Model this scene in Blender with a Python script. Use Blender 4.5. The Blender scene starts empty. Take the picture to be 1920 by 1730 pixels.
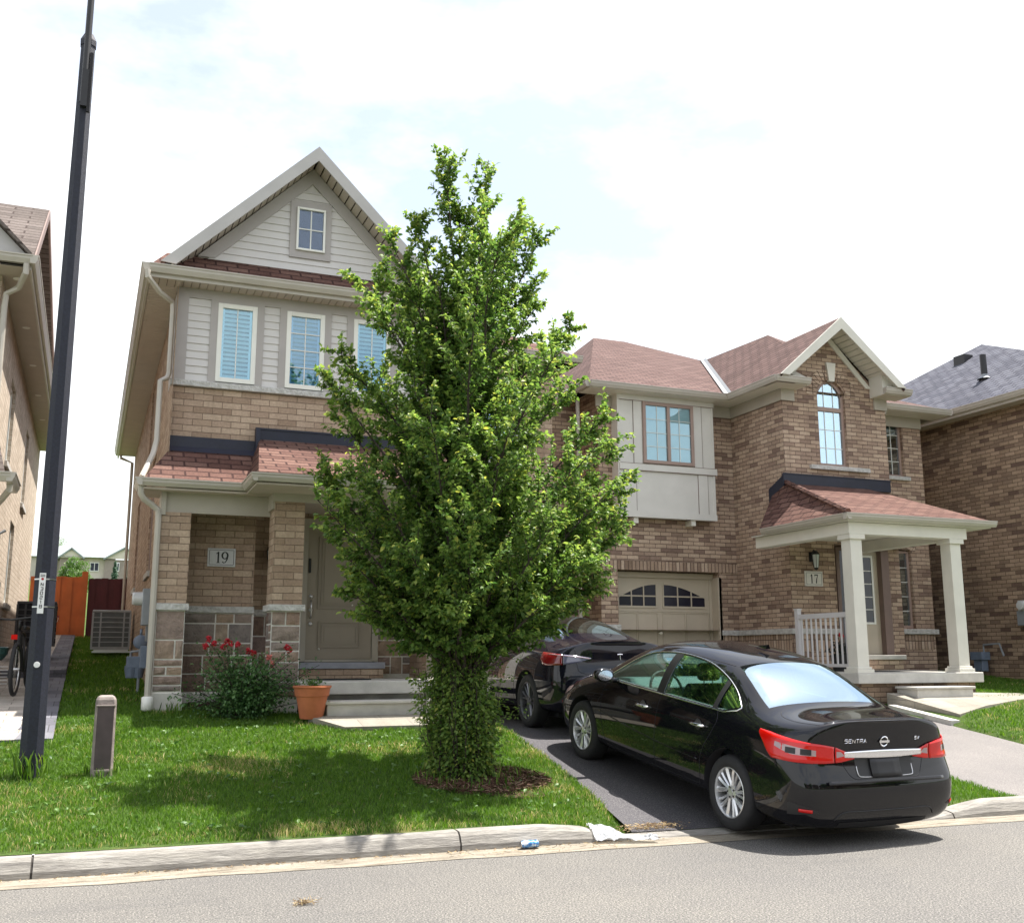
import bpy, bmesh, math, random
import numpy as np
from mathutils import Vector, Matrix
from mathutils.bvhtree import BVHTree
from mathutils.noise import noise as pnoise
random.seed(7); rng = np.random.default_rng(7)
R = math.radians
sc = bpy.context.scene
col = sc.collection
# ---------------------------------------------------------------- camera
FPX, YAW, PIT, ROLL, CZ = 1951.2, .3841, .18554, -.00211, 1.5
F = Vector((math.sin(YAW)*math.cos(PIT), math.cos(YAW)*math.cos(PIT), math.sin(PIT)))
r0 = Vector((math.cos(YAW), -math.sin(YAW), 0)); u0 = r0.cross(F)
cr, sr = math.cos(ROLL), math.sin(ROLL)
rr = cr*r0 + sr*u0; uu = -sr*r0 + cr*u0
cam = bpy.data.objects.new('camera', bpy.data.cameras.new('camera')); col.objects.link(cam)
m = Matrix.Identity(4)
for i in range(3):
    m[i][0] = rr[i]; m[i][1] = uu[i]; m[i][2] = -F[i]
m[0][3], m[1][3], m[2][3] = 0, 0, CZ
cam.matrix_world = m
cam.data.sensor_fit = 'HORIZONTAL'; cam.data.sensor_width = 36; cam.data.lens = FPX/1920*36
cam.data.clip_start = .1; cam.data.clip_end = 2000
sc.camera = cam
# ---------------------------------------------------------------- light
SUN = Vector((.40, .03, 1)).normalized()
EL = math.asin(SUN.z); AZ = math.atan2(SUN.x, SUN.y)
w = bpy.data.worlds.new('World'); sc.world = w; w.use_nodes = True
nt = w.node_tree; N = nt.nodes; L = nt.links
for n in list(N): N.remove(n)
out = N.new('ShaderNodeOutputWorld'); bg = N.new('ShaderNodeBackground'); bg.inputs['Strength'].default_value = .11
sky = N.new('ShaderNodeTexSky'); sky.sky_type = 'NISHITA'; sky.sun_disc = False; sky.sun_elevation = EL; sky.sun_rotation = AZ
sky.dust_density = 2.5; sky.ozone_density = 1.5
tc = N.new('ShaderNodeTexCoord'); mp = N.new('ShaderNodeMapping'); mp.inputs['Scale'].default_value = (1, 1, 2.2)
mp.inputs['Location'].default_value = (3.1, .4, .2)
ns = N.new('ShaderNodeTexNoise'); ns.inputs['Scale'].default_value = 2.1; ns.inputs['Detail'].default_value = 7; ns.inputs['Roughness'].default_value = .58
sx = N.new('ShaderNodeSeparateXYZ'); ad = N.new('ShaderNodeMath'); ad.operation = 'MULTIPLY_ADD'; ad.inputs[1].default_value = -.30; 
ad2 = N.new('ShaderNodeMath'); ad2.operation = 'ADD'; ad2.inputs[1].default_value = .135
cr_ = N.new('ShaderNodeValToRGB'); cr_.color_ramp.elements[0].position = .36; cr_.color_ramp.elements[1].position = .53
cr_.color_ramp.elements[0].color = (.34, .34, .34, 1); cr_.color_ramp.elements[1].color = (1, 1, 1, 1)
mx = N.new('ShaderNodeMix'); mx.data_type = 'RGBA'
mx.inputs[7].default_value = (5.7, 5.85, 6.0, 1)
L.new(tc.outputs['Generated'], mp.inputs['Vector']); L.new(mp.outputs[0], ns.inputs['Vector']); L.new(tc.outputs['Generated'], sx.inputs[0])
L.new(sx.outputs['Z'], ad.inputs[0]); L.new(ns.outputs['Fac'], ad.inputs[2]); L.new(ad.outputs[0], ad2.inputs[0])
L.new(ad2.outputs[0], cr_.inputs[0]); L.new(cr_.outputs[0], mx.inputs[0]); L.new(sky.outputs[0], mx.inputs[6])
L.new(mx.outputs[2], bg.inputs[0]); L.new(bg.outputs[0], out.inputs[0])
sl = bpy.data.lights.new('sun', 'SUN'); sl.energy = 5.0; sl.angle = R(.6); sl.color = (1, .955, .88)
so = bpy.data.objects.new('sun', sl); col.objects.link(so)
so.rotation_euler = SUN.to_track_quat('Z', 'Y').to_euler(); so.location = (0, 0, 30)
sc.view_settings.view_transform = 'Standard'; sc.view_settings.look = 'None'; sc.view_settings.exposure = 1.24; sc.view_settings.gamma = 1
try: sc.view_settings.use_curve_mapping = False
except Exception: pass

# ---------------------------------------------------------------- helpers
def tag(o, label=None, cat=None, group=None, kind=None):
    if label: o['label'] = label
    if cat: o['category'] = cat
    if group: o['group'] = group
    if kind: o['kind'] = kind
    return o
def thing(name, label, cat, loc=(0, 0, 0), group=None):
    o = bpy.data.objects.new(name, None); o.empty_display_size = .2; col.objects.link(o); o.location = loc
    return tag(o, label, cat, group)
LOCAL = [False]
def put(o, parent=None):
    col.objects.link(o)
    if parent is not None:
        o.parent = parent
        if parent.type == 'EMPTY' and not LOCAL[0]: o.matrix_parent_inverse = Matrix.Translation(parent.location).inverted()
    return o
def autouv(me, rot=False):
    uv = me.uv_layers.new(name='UVMap')
    n = len(me.loops)
    co = np.empty(len(me.vertices)*3); me.vertices.foreach_get('co', co); co = co.reshape(-1, 3)
    li = np.empty(n, dtype=np.int32); me.loops.foreach_get('vertex_index', li)
    pn = np.empty(len(me.polygons)*3); me.polygons.foreach_get('normal', pn); pn = pn.reshape(-1, 3)
    lt = np.empty(len(me.polygons), dtype=np.int32); me.polygons.foreach_get('loop_total', lt)
    nn = np.repeat(pn, lt, axis=0)
    hx = np.hypot(nn[:, 0], nn[:, 1]); flat = hx < .05
    t = np.stack([-nn[:, 1], nn[:, 0], np.zeros(n)], 1)/np.maximum(hx, 1e-6)[:, None]
    t[flat] = (1, 0, 0)
    s = np.cross(nn, t); s[flat] = (0, 1, 0)
    p = co[li]
    U = (p*t).sum(1); V = (p*s).sum(1)
    if rot: U, V = V, U
    a = np.stack([U, V], 1).ravel()
    uv.data.foreach_set('uv', a)
SPLIT = {'pipework', 'reflector', 'clapboard_siding', 'eave_soffit', 'mortar_bed', 'limestone_cap', 'soldier_course', 'foundation', 'frieze_board', 'gable_return', 'porch_beam', 'door_stop', 'trim_board', 'downspout', 'brick_wing', 'corner_post', 'gable_roof', 'gable', 'can_end', 'rail', 'door_frame', 'eave_gutter', 'rake_board', 'gable_soffit', 'gable_frieze', 'front_gable_roof', 'cover_lip', 'mounting_bracket', 'porch_gutter', 'garage_frame', 'door_panel', 'pane', 'roof_flashing', 'gable_trim', 'bay_trim', 'porch_soffit'}
class MB:
    def __init__(s): s.v = []; s.f = []; s.m = []; s.c = None
    def add(s, pts, faces, m=0):
        b = len(s.v); s.v += [tuple(p) for p in pts]
        for f in faces: s.f.append(tuple(b+i for i in f)); s.m.append(m)
        return s
    def poly(s, pts, m=0): return s.add(pts, [tuple(range(len(pts)))], m)
    def box(s, x0, x1, y0, y1, z0, z1, m=0):
        P = [(x, y, z) for z in (z0, z1) for y in (y0, y1) for x in (x0, x1)]
        return s.add(P, [(0, 2, 3, 1), (4, 5, 7, 6), (0, 1, 5, 4), (2, 6, 7, 3), (0, 4, 6, 2), (1, 3, 7, 5)], m)
    def obox(s, c, ax, ay, az, m=0):
        c = Vector(c); ax, ay, az = Vector(ax), Vector(ay), Vector(az)
        P = [c+i*ax+j*ay+k*az for k in (-1, 1) for j in (-1, 1) for i in (-1, 1)]
        return s.add(P, [(0, 2, 3, 1), (4, 5, 7, 6), (0, 1, 5, 4), (2, 6, 7, 3), (0, 4, 6, 2), (1, 3, 7, 5)], m)
    def prism(s, pts, d, m=0):
        """closed prism: polygon pts extruded by vector d"""
        n = len(pts); d = Vector(d); A = [Vector(p) for p in pts]; B = [p+d for p in A]
        nrm = Vector((0, 0, 0))
        for i in range(n): nrm += A[i].cross(A[(i+1) % n])
        fl = nrm.dot(d) > 0
        fs = [tuple(range(n))[::-1] if fl else tuple(range(n)), tuple(range(n, 2*n)) if fl else tuple(range(n, 2*n))[::-1]]
        for i in range(n):
            j = (i+1) % n
            fs.append((i, j, n+j, n+i) if fl else (j, i, n+i, n+j))
        return s.add(A+B, fs, m)
    def tube(s, path, r, n=8, m=0, cap=True):
        path = [Vector(p) for p in path]; k = len(path)
        rs = r if hasattr(r, '__len__') else [r]*k
        pts = []; prev = None
        for i, p in enumerate(path):
            d = (path[min(i+1, k-1)]-path[max(i-1, 0)])
            if d.length < 1e-9: d = Vector((0, 0, 1))
            d.normalize()
            if prev is None:
                a = d.cross(Vector((0, 0, 1)) if abs(d.z) < .9 else Vector((1, 0, 0))).normalized()
            else:
                a = prev - d*prev.dot(d)
                a = a.normalized() if a.length > 1e-6 else d.orthogonal().normalized()
            prev = a; b = d.cross(a)
            for j in range(n):
                t = 2*math.pi*j/n
                pts.append(p + (a*math.cos(t)+b*math.sin(t))*rs[i])
        fs = []
        for i in range(k-1):
            for j in range(n):
                q = (j+1) % n
                fs.append((i*n+j, i*n+q, (i+1)*n+q, (i+1)*n+j))
        if cap: fs.append(tuple(range(n))[::-1]); fs.append(tuple((k-1)*n+j for j in range(n)))
        return s.add(pts, fs, m)
    def lathe(s, prof, c, n=24, m=0, axis='z'):
        """prof: list of (radius, height)"""
        c = Vector(c); pts = []
        for r, h in prof:
            for j in range(n):
                t = 2*math.pi*j/n; a, b = r*math.cos(t), r*math.sin(t)
                pts.append(c + (Vector((a, b, h)) if axis == 'z' else Vector((h, a, b)) if axis == 'x' else Vector((b, h, a))))
        fs = [(i*n+j, i*n+(j+1) % n, (i+1)*n+(j+1) % n, (i+1)*n+j) for i in range(len(prof)-1) for j in range(n)]
        return s.add(pts, fs, m)
    def clusters(s, tol=.03):
        """face groups whose bounding boxes lie apart from one another"""
        par = list(range(len(s.f))); own = {}
        def find(a):
            while par[a] != a: par[a] = par[par[a]]; a = par[a]
            return a
        for i, f in enumerate(s.f):
            for v in f:
                if v in own: par[find(i)] = find(own[v])
                else: own[v] = i
        isl = {}
        for i in range(len(s.f)): isl.setdefault(find(i), []).append(i)
        bb = []
        for k, fs in isl.items():
            P_ = [s.v[v] for i in fs for v in s.f[i]]
            bb.append([fs, [min(p[c] for p in P_)-tol for c in range(3)], [max(p[c] for p in P_)+tol for c in range(3)]])
        done = []
        while bb:
            cur = bb.pop(); ch = True
            while ch:
                ch = False
                for o in list(bb):
                    if all(cur[1][c] <= o[2][c] and o[1][c] <= cur[2][c] for c in range(3)):
                        cur = [cur[0]+o[0], [min(a, b) for a, b in zip(cur[1], o[1])], [max(a, b) for a, b in zip(cur[2], o[2])]]; bb.remove(o); ch = True
            done.append(sorted(cur[0]))
        return sorted(done)
    def build(s, name, mats, parent=None, smooth=False, bevel=0, rot=False, uv=True, angle=None, solid=0, whole=False):
        if name in SPLIT and not whole:
            cl = s.clusters()
            if len(cl) > 1:
                r = None
                for fs in cl:
                    q = MB(); used = sorted({v for i in fs for v in s.f[i]}); mp_ = {v: k for k, v in enumerate(used)}
                    q.v = [s.v[v] for v in used]; q.f = [tuple(mp_[v] for v in s.f[i]) for i in fs]; q.m = [s.m[i] for i in fs]
                    o = q.build(name, mats, parent, smooth, bevel, rot, uv, angle, solid, True); r = r or o
                return r
        me = bpy.data.meshes.new(name); me.from_pydata(s.v, [], s.f); me.update()
        if not isinstance(mats, (list, tuple)): mats = [mats]
        for mm in mats: me.materials.append(mm)
        if len(mats) > 1: me.polygons.foreach_set('material_index', s.m)
        if uv: autouv(me, rot)
        if smooth or angle:
            me.polygons.foreach_set('use_smooth', [True]*len(me.polygons))
            if angle:
                me.set_sharp_from_angle(angle=R(angle))
        o = bpy.data.objects.new(name, me); put(o, parent)
        if bevel:
            b = o.modifiers.new('b', 'BEVEL'); b.width = bevel; b.segments = 2; b.limit_method = 'ANGLE'; b.angle_limit = R(50)
        if solid:
            b = o.modifiers.new('s', 'SOLIDIFY'); b.thickness = solid; b.offset = -1
        return o

# ---------------------------------------------------------------- materials
def mat(name, base=(.5, .5, .5), rough=.6, metal=0., spec=.5, **k):
    m = bpy.data.materials.new(name); m.use_nodes = True
    b = m.node_tree.nodes['Principled BSDF']
    b.inputs['Base Color'].default_value = (*base, 1); b.inputs['Roughness'].default_value = rough
    b.inputs['Metallic'].default_value = metal; b.inputs['Specular IOR Level'].default_value = spec
    for a, v in k.items(): b.inputs[a.replace('_', ' ')].default_value = v
    return m
def nd(m, t, **k):
    n = m.node_tree.nodes.new(t)
    for a, v in k.items():
        if a in n.inputs: n.inputs[a].default_value = v
        else: setattr(n, a, v)
    return n
def lk(m, a, b): m.node_tree.links.new(a, b)
def ramp(m, fac, stops, interp='LINEAR'):
    n = nd(m, 'ShaderNodeValToRGB'); e = n.color_ramp; e.interpolation = interp
    while len(e.elements) < len(stops): e.elements.new(.5)
    for el, (p, c) in zip(e.elements, stops): el.position = p; el.color = (*c, 1) if len(c) == 3 else c
    lk(m, fac, n.inputs[0]); return n.outputs[0]
def mixc(m, fac, a, b, mode='MIX'):
    n = nd(m, 'ShaderNodeMix', data_type='RGBA', blend_type=mode)
    for s, x in ((0, fac), (6, a), (7, b)):
        if isinstance(x, (int, float)): n.inputs[s].default_value = x
        elif isinstance(x, tuple): n.inputs[s].default_value = (*x, 1)
        else: lk(m, x, n.inputs[s])
    return n.outputs[2]
def noise(m, scale, detail=4, rough=.55, vec=None, coord='Object', sc3=None, dim='3D'):
    if vec is None:
        t = nd(m, 'ShaderNodeTexCoord'); vec = t.outputs[coord]
    if sc3:
        mp = nd(m, 'ShaderNodeMapping'); mp.inputs['Scale'].default_value = sc3; lk(m, vec, mp.inputs[0]); vec = mp.outputs[0]
    n = nd(m, 'ShaderNodeTexNoise', Scale=scale, Detail=detail, Roughness=rough); lk(m, vec, n.inputs['Vector'])
    return n.outputs['Fac']
def bump(m, h, dist=.01, strength=1., prev=None):
    b = nd(m, 'ShaderNodeBump', Distance=dist, Strength=strength); lk(m, h, b.inputs['Height'])
    if prev: lk(m, prev, b.inputs['Normal'])
    return b.outputs[0]
def P(m): return m.node_tree.nodes['Principled BSDF']
def setc(m, c): lk(m, c, P(m).inputs['Base Color'])
def setn(m, n): lk(m, n, P(m).inputs['Normal'])
def plain(name, base, rough=.6, var=.12, scale=6, bd=0, bs=60, **k):
    """painted / cast surface with slight mottling"""
    m = mat(name, base, rough, **k)
    f = noise(m, scale, 5)
    d = tuple(c*(1-var) for c in base); l = tuple(min(1, c*(1+var)) for c in base)
    setc(m, ramp(m, f, [(.3, d), (.7, l)]))
    if bd: setn(m, bump(m, noise(m, bs, 3), bd))
    return m
def brick(name, pal, mortar, bw=.257, bh=.089, ms=.006, bumpd=.006, rough=.85, offs=.5, patch=None, grit=.35):
    m = mat(name, rough=rough, spec=.2)
    uv = nd(m, 'ShaderNodeTexCoord').outputs['UV']
    b = nd(m, 'ShaderNodeTexBrick', Scale=1., Bias=0., offset=offs)
    b.inputs['Mortar Size'].default_value = ms; b.inputs['Mortar Smooth'].default_value = .25
    b.inputs['Brick Width'].default_value = bw; b.inputs['Row Height'].default_value = bh
    b.inputs['Color1'].default_value = (0, 0, 0, 1); b.inputs['Color2'].default_value = (1, 1, 1, 1); b.inputs['Mortar'].default_value = (.5, .5, .5, 1)
    lk(m, uv, b.inputs['Vector'])
    c = ramp(m, b.outputs['Color'], [((i+.5)/len(pal), p) for i, p in enumerate(pal)])
    f = noise(m, 30, 4, .7, uv); c = mixc(m, grit, c, ramp(m, f, [(.3, (.35, .35, .35)), (.7, (1.25, 1.25, 1.25))]), 'MULTIPLY')
    f2 = noise(m, .9, 4, .6, uv); c = mixc(m, .5, c, ramp(m, f2, [(.3, (.8, .78, .78)), (.7, (1.12, 1.12, 1.12))]), 'MULTIPLY')
    f3 = noise(m, 3.2, 5, .65, uv, sc3=(1, .14, 1)); c = mixc(m, .55, c, ramp(m, f3, [(.32, (.78, .77, .76)), (.6, (1.05, 1.05, 1.05))]), 'MULTIPLY')
    mc = mixc(m, .6, tuple(mortar), ramp(m, noise(m, 6, 4, .7, uv), [(.35, (.6, .6, .6)), (.65, (1.4, 1.4, 1.4))]), 'MULTIPLY')
    c = mixc(m, b.outputs['Fac'], c, mc); setc(m, c)
    inv = nd(m, 'ShaderNodeMath', operation='SUBTRACT'); inv.inputs[0].default_value = 1; lk(m, b.outputs['Fac'], inv.inputs[1])
    n = bump(m, inv.outputs[0], bumpd); n = bump(m, noise(m, 45, 4, .7, uv), .008, .6, n); setn(m, n)
    return m
def shingle(name, pal, gap, w=.30, h=.14, bd=.012):  # gap colour paints the dark shadow line under each course
    m = brick(name, pal, gap, w, h, .014, bd, .95, grit=.55); return m

M = {}
M['brick19'] = brick('tan brick', [(.355, .255, .185), (.44, .325, .24), (.52, .40, .30), (.48, .36, .27), (.41, .30, .225)], (.20, .145, .105), ms=.005)
M['brick19s'] = brick('tan brick soldier', [(.40, .28, .19), (.52, .39, .27)], (.36, .29, .22), .257, .089)
M['brick17'] = brick('brown brick', [(.25, .17, .135), (.44, .32, .24), (.50, .375, .28), (.55, .42, .32), (.48, .355, .265), (.38, .275, .21)], (.13, .09, .07), .245, .079)  # mortar colour darkened to paint the shadow lines along the courses
M['brick17s'] = brick('brown brick soldier', [(.30, .21, .155), (.50, .37, .28), (.42, .30, .22), (.56, .43, .33)], (.10, .07, .055), .30, .080, ms=.008, offs=0)
M['brickL'] = brick('beige brick', [(.54, .46, .375), (.62, .54, .45), (.50, .425, .345)], (.36, .28, .21))
M['brickR'] = brick('brown brick next door', [(.16, .105, .08), (.32, .225, .155), (.38, .275, .19), (.43, .31, .22), (.35, .25, .175), (.25, .175, .125)], (.12, .085, .06), .245, .079)
M['shingle'] = shingle('red brown shingles', [(.12, .062, .050), (.16, .088, .070), (.19, .110, .088), (.14, .074, .060)], (.05, .025, .022))
M['shingle17'] = shingle('dusty red shingles', [(.115, .070, .062), (.145, .088, .078), (.165, .105, .093), (.128, .077, .069)], (.030, .018, .018), h=.14)
M['shingleG'] = shingle('blue grey shingles', [(.080, .084, .108), (.105, .110, .138), (.125, .130, .158)], (.02, .02, .035), h=.15)
M['shingleT'] = shingle('taupe shingles', [(.125, .105, .095), (.15, .126, .114), (.17, .144, .132)], (.06, .045, .04), .5, .16)
M['shingleF'] = shingle('haze paled grey shingles', [(.30, .34, .345), (.35, .39, .395)], (.30, .33, .33), .6, .4, .002)  # far roof colour lightened to stand for distance haze
M['cap'] = plain('rock faced limestone', (.50, .49, .47), .9, .2, 14, .03, 22)
M['stoneg'] = plain('white mortar', (.78, .75, .70), .9, .1, 20, .004)
M['conc'] = plain('precast concrete', (.50, .48, .44), .85, .14, 5, .003, 120)
M['concd'] = plain('weathered concrete', (.34, .33, .30), .9, .25, 4, .006, 60)
M['siding'] = plain('light grey siding', (.60, .575, .56), .55, .04, 3)
M['trim'] = plain('grey trim', (.39, .36, .345), .55, .05, 3)
M['soffit'] = plain('taupe soffit', (.46, .40, .345), .6, .06, 3)
M['gutter'] = plain('taupe gutter', (.44, .405, .355), .38, .06, 3)
M['rake'] = plain('grey rake board', (.44, .42, .41), .5, .06, 3)
M['frieze'] = plain('taupe frieze board', (.40, .365, .31), .6, .05, 3)
M['cream'] = plain('cream stucco board', (.62, .60, .56), .7, .05, 3, .001, 90)
M['creamtrim'] = plain('cream trim board', (.66, .635, .57), .6, .05, 3)
M['door19'] = plain('taupe painted door', (.32, .275, .22), .4, .04, 3)
M['garage'] = plain('tan garage door', (.48, .415, .325), .5, .05, 3)
M['brownframe'] = plain('brown vinyl frame', (.33, .235, .20), .5, .06, 5)
M['dkbrown'] = plain('dark brown jamb', (.20, .14, .12), .6, .08, 5)
M['vinyl'] = plain('white vinyl', (.78, .77, .72), .4, .03, 5)
M['white'] = mat('white paint', (.8, .8, .8), .4)
M['flash'] = plain('dark blue flashing', (.010, .012, .028), .5, .2, 6)
M['blackm'] = plain('black metal', (.012, .012, .014), .45, .2, 10)
M['dark'] = mat('dark interior', (.012, .012, .016), .9)
M['navy'] = mat('dark window interior', (.02, .022, .05), .6)
M['blind'] = plain('pale shutter', (.74, .86, .92), .5, .03, 4)
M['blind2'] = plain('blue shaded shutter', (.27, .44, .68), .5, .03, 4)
M['blindb'] = mat('blind shadow gap', (.05, .17, .24), .8)
M['reflected_sky'] = plain('reflected sky tone', (.66, .80, .86), .8, .10, 3)  # pale blue sheet behind panes, coloured as the sky they reflect
M['gray'] = plain('grey metal box', (.24, .26, .28), .5, .08, 8)
M['steel'] = mat('steel', (.6, .6, .6), .3, 1.)
M['chrome'] = mat('chrome', (.85, .85, .87), .12, 1.)
M['silver'] = mat('satin silver', (.72, .72, .74), .28, .9)
def glass(name, tint=(1, 1, 1), gl=.55, rough=.01):
    m = bpy.data.materials.new(name); m.use_nodes = True; t = m.node_tree
    for n in list(t.nodes): t.nodes.remove(n)
    o = t.nodes.new('ShaderNodeOutputMaterial'); a = t.nodes.new('ShaderNodeBsdfTransparent'); g = t.nodes.new('ShaderNodeBsdfGlossy')
    a.inputs[0].default_value = (*tint, 1); g.inputs['Roughness'].default_value = rough; g.inputs[0].default_value = (.72, .90, 1, 1)
    f = t.nodes.new('ShaderNodeFresnel'); f.inputs[0].default_value = 1.5
    mp = t.nodes.new('ShaderNodeMapRange'); mp.inputs[3].default_value = gl*.12; mp.inputs[4].default_value = min(1., .55+gl*.15)
    x = t.nodes.new('ShaderNodeMixShader')
    t.links.new(f.outputs[0], mp.inputs[0]); t.links.new(mp.outputs[0], x.inputs[0]); t.links.new(a.outputs[0], x.inputs[1]); t.links.new(g.outputs[0], x.inputs[2])
    t.links.new(x.outputs[0], o.inputs[0]); return m
M['glass'] = glass('window glass', (.84, .96, 1), 1.0)
M['glassr'] = glass('reflective window glass', (.75, .88, .95), 4.6)
M['glassk'] = glass('dark window glass', (.9, .9, 1), .4)

def siding(mb, x0, x1, z0, z1, y, h=.115, clip=None, m=0):
    """horizontal clapboards on a wall facing -y; clip(z)->(xa,xb)"""
    z = z0
    while z < z1-1e-4:
        zt = min(z+h, z1)
        if clip:
            a0, b0 = clip(z); a1, b1 = clip(zt)
            if b1-a1 < .03: a1 = b1 = (a1+b1)/2
        else: a0 = a1 = x0; b0 = b1 = x1
        mb.poly([(a0, y-.016, z), (b0, y-.016, z), (b1, y-.002, zt), (a1, y-.002, zt)], m)
        mb.poly([(a0, y-.002, z), (b0, y-.002, z), (b0, y-.016, z), (a0, y-.016, z)], m)
        z = zt
def wall(mb, x0, x1, z0, z1, y, holes=(), depth=.12, m=0, axis='y', sgn=-1):
    """wall plane facing -y (or facing sgn*x when axis='x', coordinates x->y) with rectangular holes and reveals"""
    xs = sorted({x0, x1, *[h[0] for h in holes], *[h[1] for h in holes]}); zs = sorted({z0, z1, *[h[2] for h in holes], *[h[3] for h in holes]})
    xs = [x for x in xs if x0 <= x <= x1]; zs = [z for z in zs if z0 <= z <= z1]
    def T(a, d, z): return (a, y+d, z) if axis == 'y' else (y-sgn*d, a, z)
    for i in range(len(xs)-1):
        for j in range(len(zs)-1):
            cx, cz = (xs[i]+xs[i+1])/2, (zs[j]+zs[j+1])/2
            if any(h[0] < cx < h[1] and h[2] < cz < h[3] for h in holes): continue
            q = [T(xs[i], 0, zs[j]), T(xs[i+1], 0, zs[j]), T(xs[i+1], 0, zs[j+1]), T(xs[i], 0, zs[j+1])]
            if axis == 'x' and sgn < 0: q = q[::-1]
            mb.poly(q, m)
    for a, b, c, d in [h[:4] for h in holes]:
        for q in ([T(a, 0, c), T(a, depth, c), T(a, depth, d), T(a, 0, d)][::-1], [T(b, 0, c), T(b, depth, c), T(b, depth, d), T(b, 0, d)],
                  [T(a, 0, c), T(b, 0, c), T(b, depth, c), T(a, depth, c)], [T(a, 0, d), T(b, 0, d), T(b, depth, d), T(a, depth, d)][::-1]):
            mb.poly(q if axis == 'y' or sgn > 0 else q[::-1], m)
def window(parent, x0, x1, z0, z1, y, fr=.06, cols=2, rows=4, fmat='vinyl', back='blind', gm='glass', name='window', axis='y', sgn=-1, bars=.012, split=None, arch=0, label=None):
    """window unit, outer frame face at y; facing -y, or sideways when axis='x'"""
    def B(mb, a, b, d0, d1, c, d, m=0):
        if axis == 'y': mb.box(a, b, y+d0, y+d1, c, d, m)
        else:
            p, q = y-sgn*d0, y-sgn*d1
            mb.box(min(p, q), max(p, q), a, b, c, d, m)
    f = MB()
    B(f, x0, x0+fr, 0, .07, z0, z1); B(f, x1-fr, x1, 0, .07, z0, z1)
    B(f, x0+fr, x1-fr, 0, .07, z0, z0+fr); B(f, x0+fr, x1-fr, 0, .07, z1-fr, z1)
    if split:
        for s in split: B(f, s-fr*.5, s+fr*.5, -.004, .066, z0+fr, z1-fr)
    w_ = f.build(name, M[fmat], parent, bevel=.004)
    if label: w_['label'] = label
    a, b, c, d = x0+fr, x1-fr, z0+fr, z1-fr
    g = MB(); B(g, a, b, .03, .036, c, d); g.build('pane', M[gm], w_)
    g = MB()
    for i in range(1, cols):
        x = a+(b-a)*i/cols
        B(g, x-bars/2, x+bars/2, .022, .029, c, d)
    for j in range(1, rows):
        z = c+(d-c)*j/rows
        B(g, a, b, .020, .0275, z-bars/2, z+bars/2)
    if g.v: g.build('muntin', M['vinyl'], w_)
    if back in ('blind', 'blind2'):
        g = MB(); z = c+.02; n = max(2, round((d-c)/.064)); st = (d-c)/n
        for i in range(n):
            z = c+st*(i+.5)
            if axis == 'y':
                g.prism([(a, y+.05, z+st*.20), (a, y+.056, z+st*.26), (a, y+.080, z-st*.22), (a, y+.074, z-st*.28)], (b-a, 0, 0))
        for x in (a, b-.03): B(g, x, x+.03, .045, .075, c, d)
        g.build('shutter', M[back], w_)
        g = MB(); B(g, a, b, .11, .12, c, d); g.build('shutter_backing', M['blindb'], w_)
    else:
        g = MB(); B(g, a, b, .10, .11, c, d); g.build('reflected_sky' if back == 'reflected_sky' else 'dark_room', M[back], w_)
    return w_
def gutter(mb, p0, p1, outn, m=0, h=.115, d=.11):
    """K-style gutter run from p0 to p1 (top back edge), outn = outward horizontal normal"""
    p0, p1, o = Vector(p0), Vector(p1), Vector(outn)
    prof = [(0, 0), (d, 0), (d, -.018), (d-.012, -.022), (d-.014, -.055), (d-.045, -h), (0, -h)]
    A = [p0+o*a+Vector((0, 0, b)) for a, b in prof]
    mb.prism(A, p1-p0, m)
def block(mb, cx, cy, cz, hx, hy, hz, m=0): mb.box(cx-hx, cx+hx, cy-hy, cy+hy, cz-hz, cz+hz, m)
def ashlar(x0, x1, z0, z1, y, name, parent, axis='y', sgn=-1, seed=1):
    """random squared rubble veneer: separate rough blocks in white mortar, one mesh"""
    rd = random.Random(seed); mb = MB(); cols = []
    z = z0
    rows = []
    while z < z1-.02:
        h = rd.choice([.16, .20, .24, .26]);
        if z1-(z+h) < .12: h = z1-z
        rows.append((z, z+h)); z += h
    for (za, zb) in rows:
        x = x0
        while x < x1-.01:
            wd = rd.uniform(.16, .44)
            if x1-(x+wd) < .10: wd = x1-x
            cells = [(x, x+wd, za, zb)]
            if zb-za > .18 and rd.random() < .35:
                zm = za+(zb-za)*rd.uniform(.4, .6); cells = [(x, x+wd, za, zm), (x, x+wd, zm, zb)]
                if wd > .25 and rd.random() < .6:
                    xm = x+wd*rd.uniform(.35, .65); cells = [(x, x+wd, zm, zb), (x, xm, za, zm), (xm, x+wd, za, zm)]
            for (a, b, c, d) in cells:
                g = .009; a += g; b -= g; c += g; d -= g
                n0 = len(mb.f); k = rd.uniform(.008, .020); e = .012
                n = 3; G = []
                for j in range(n+1):
                    for i in range(n+1):
                        u = a+(b-a)*i/n; v = c+(d-c)*j/n
                        edge = i in (0, n) or j in (0, n)
                        dd = -.004 if edge else -k-rd.uniform(0, .008)
                        G.append((u, y+dd, v) if axis == 'y' else (y-sgn*dd, u, v))
                fs = [(j*(n+1)+i, j*(n+1)+i+1, (j+1)*(n+1)+i+1, (j+1)*(n+1)+i) for j in range(n) for i in range(n)]
                if axis == 'x' and sgn < 0: fs = [f[::-1] for f in fs]
                mb.add(G, fs)
                cols += [rd.random()]*(n*n)
            x += wd
    # mortar bed
    o = mb.build(name, M['ashlar'], parent)
    at = o.data.attributes.new('tone', 'FLOAT', 'FACE'); at.data.foreach_set('value', cols)
    return o
m = mat('squared rubble stone', rough=.9, spec=.2); a = nd(m, 'ShaderNodeAttribute', attribute_name='tone')
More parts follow.
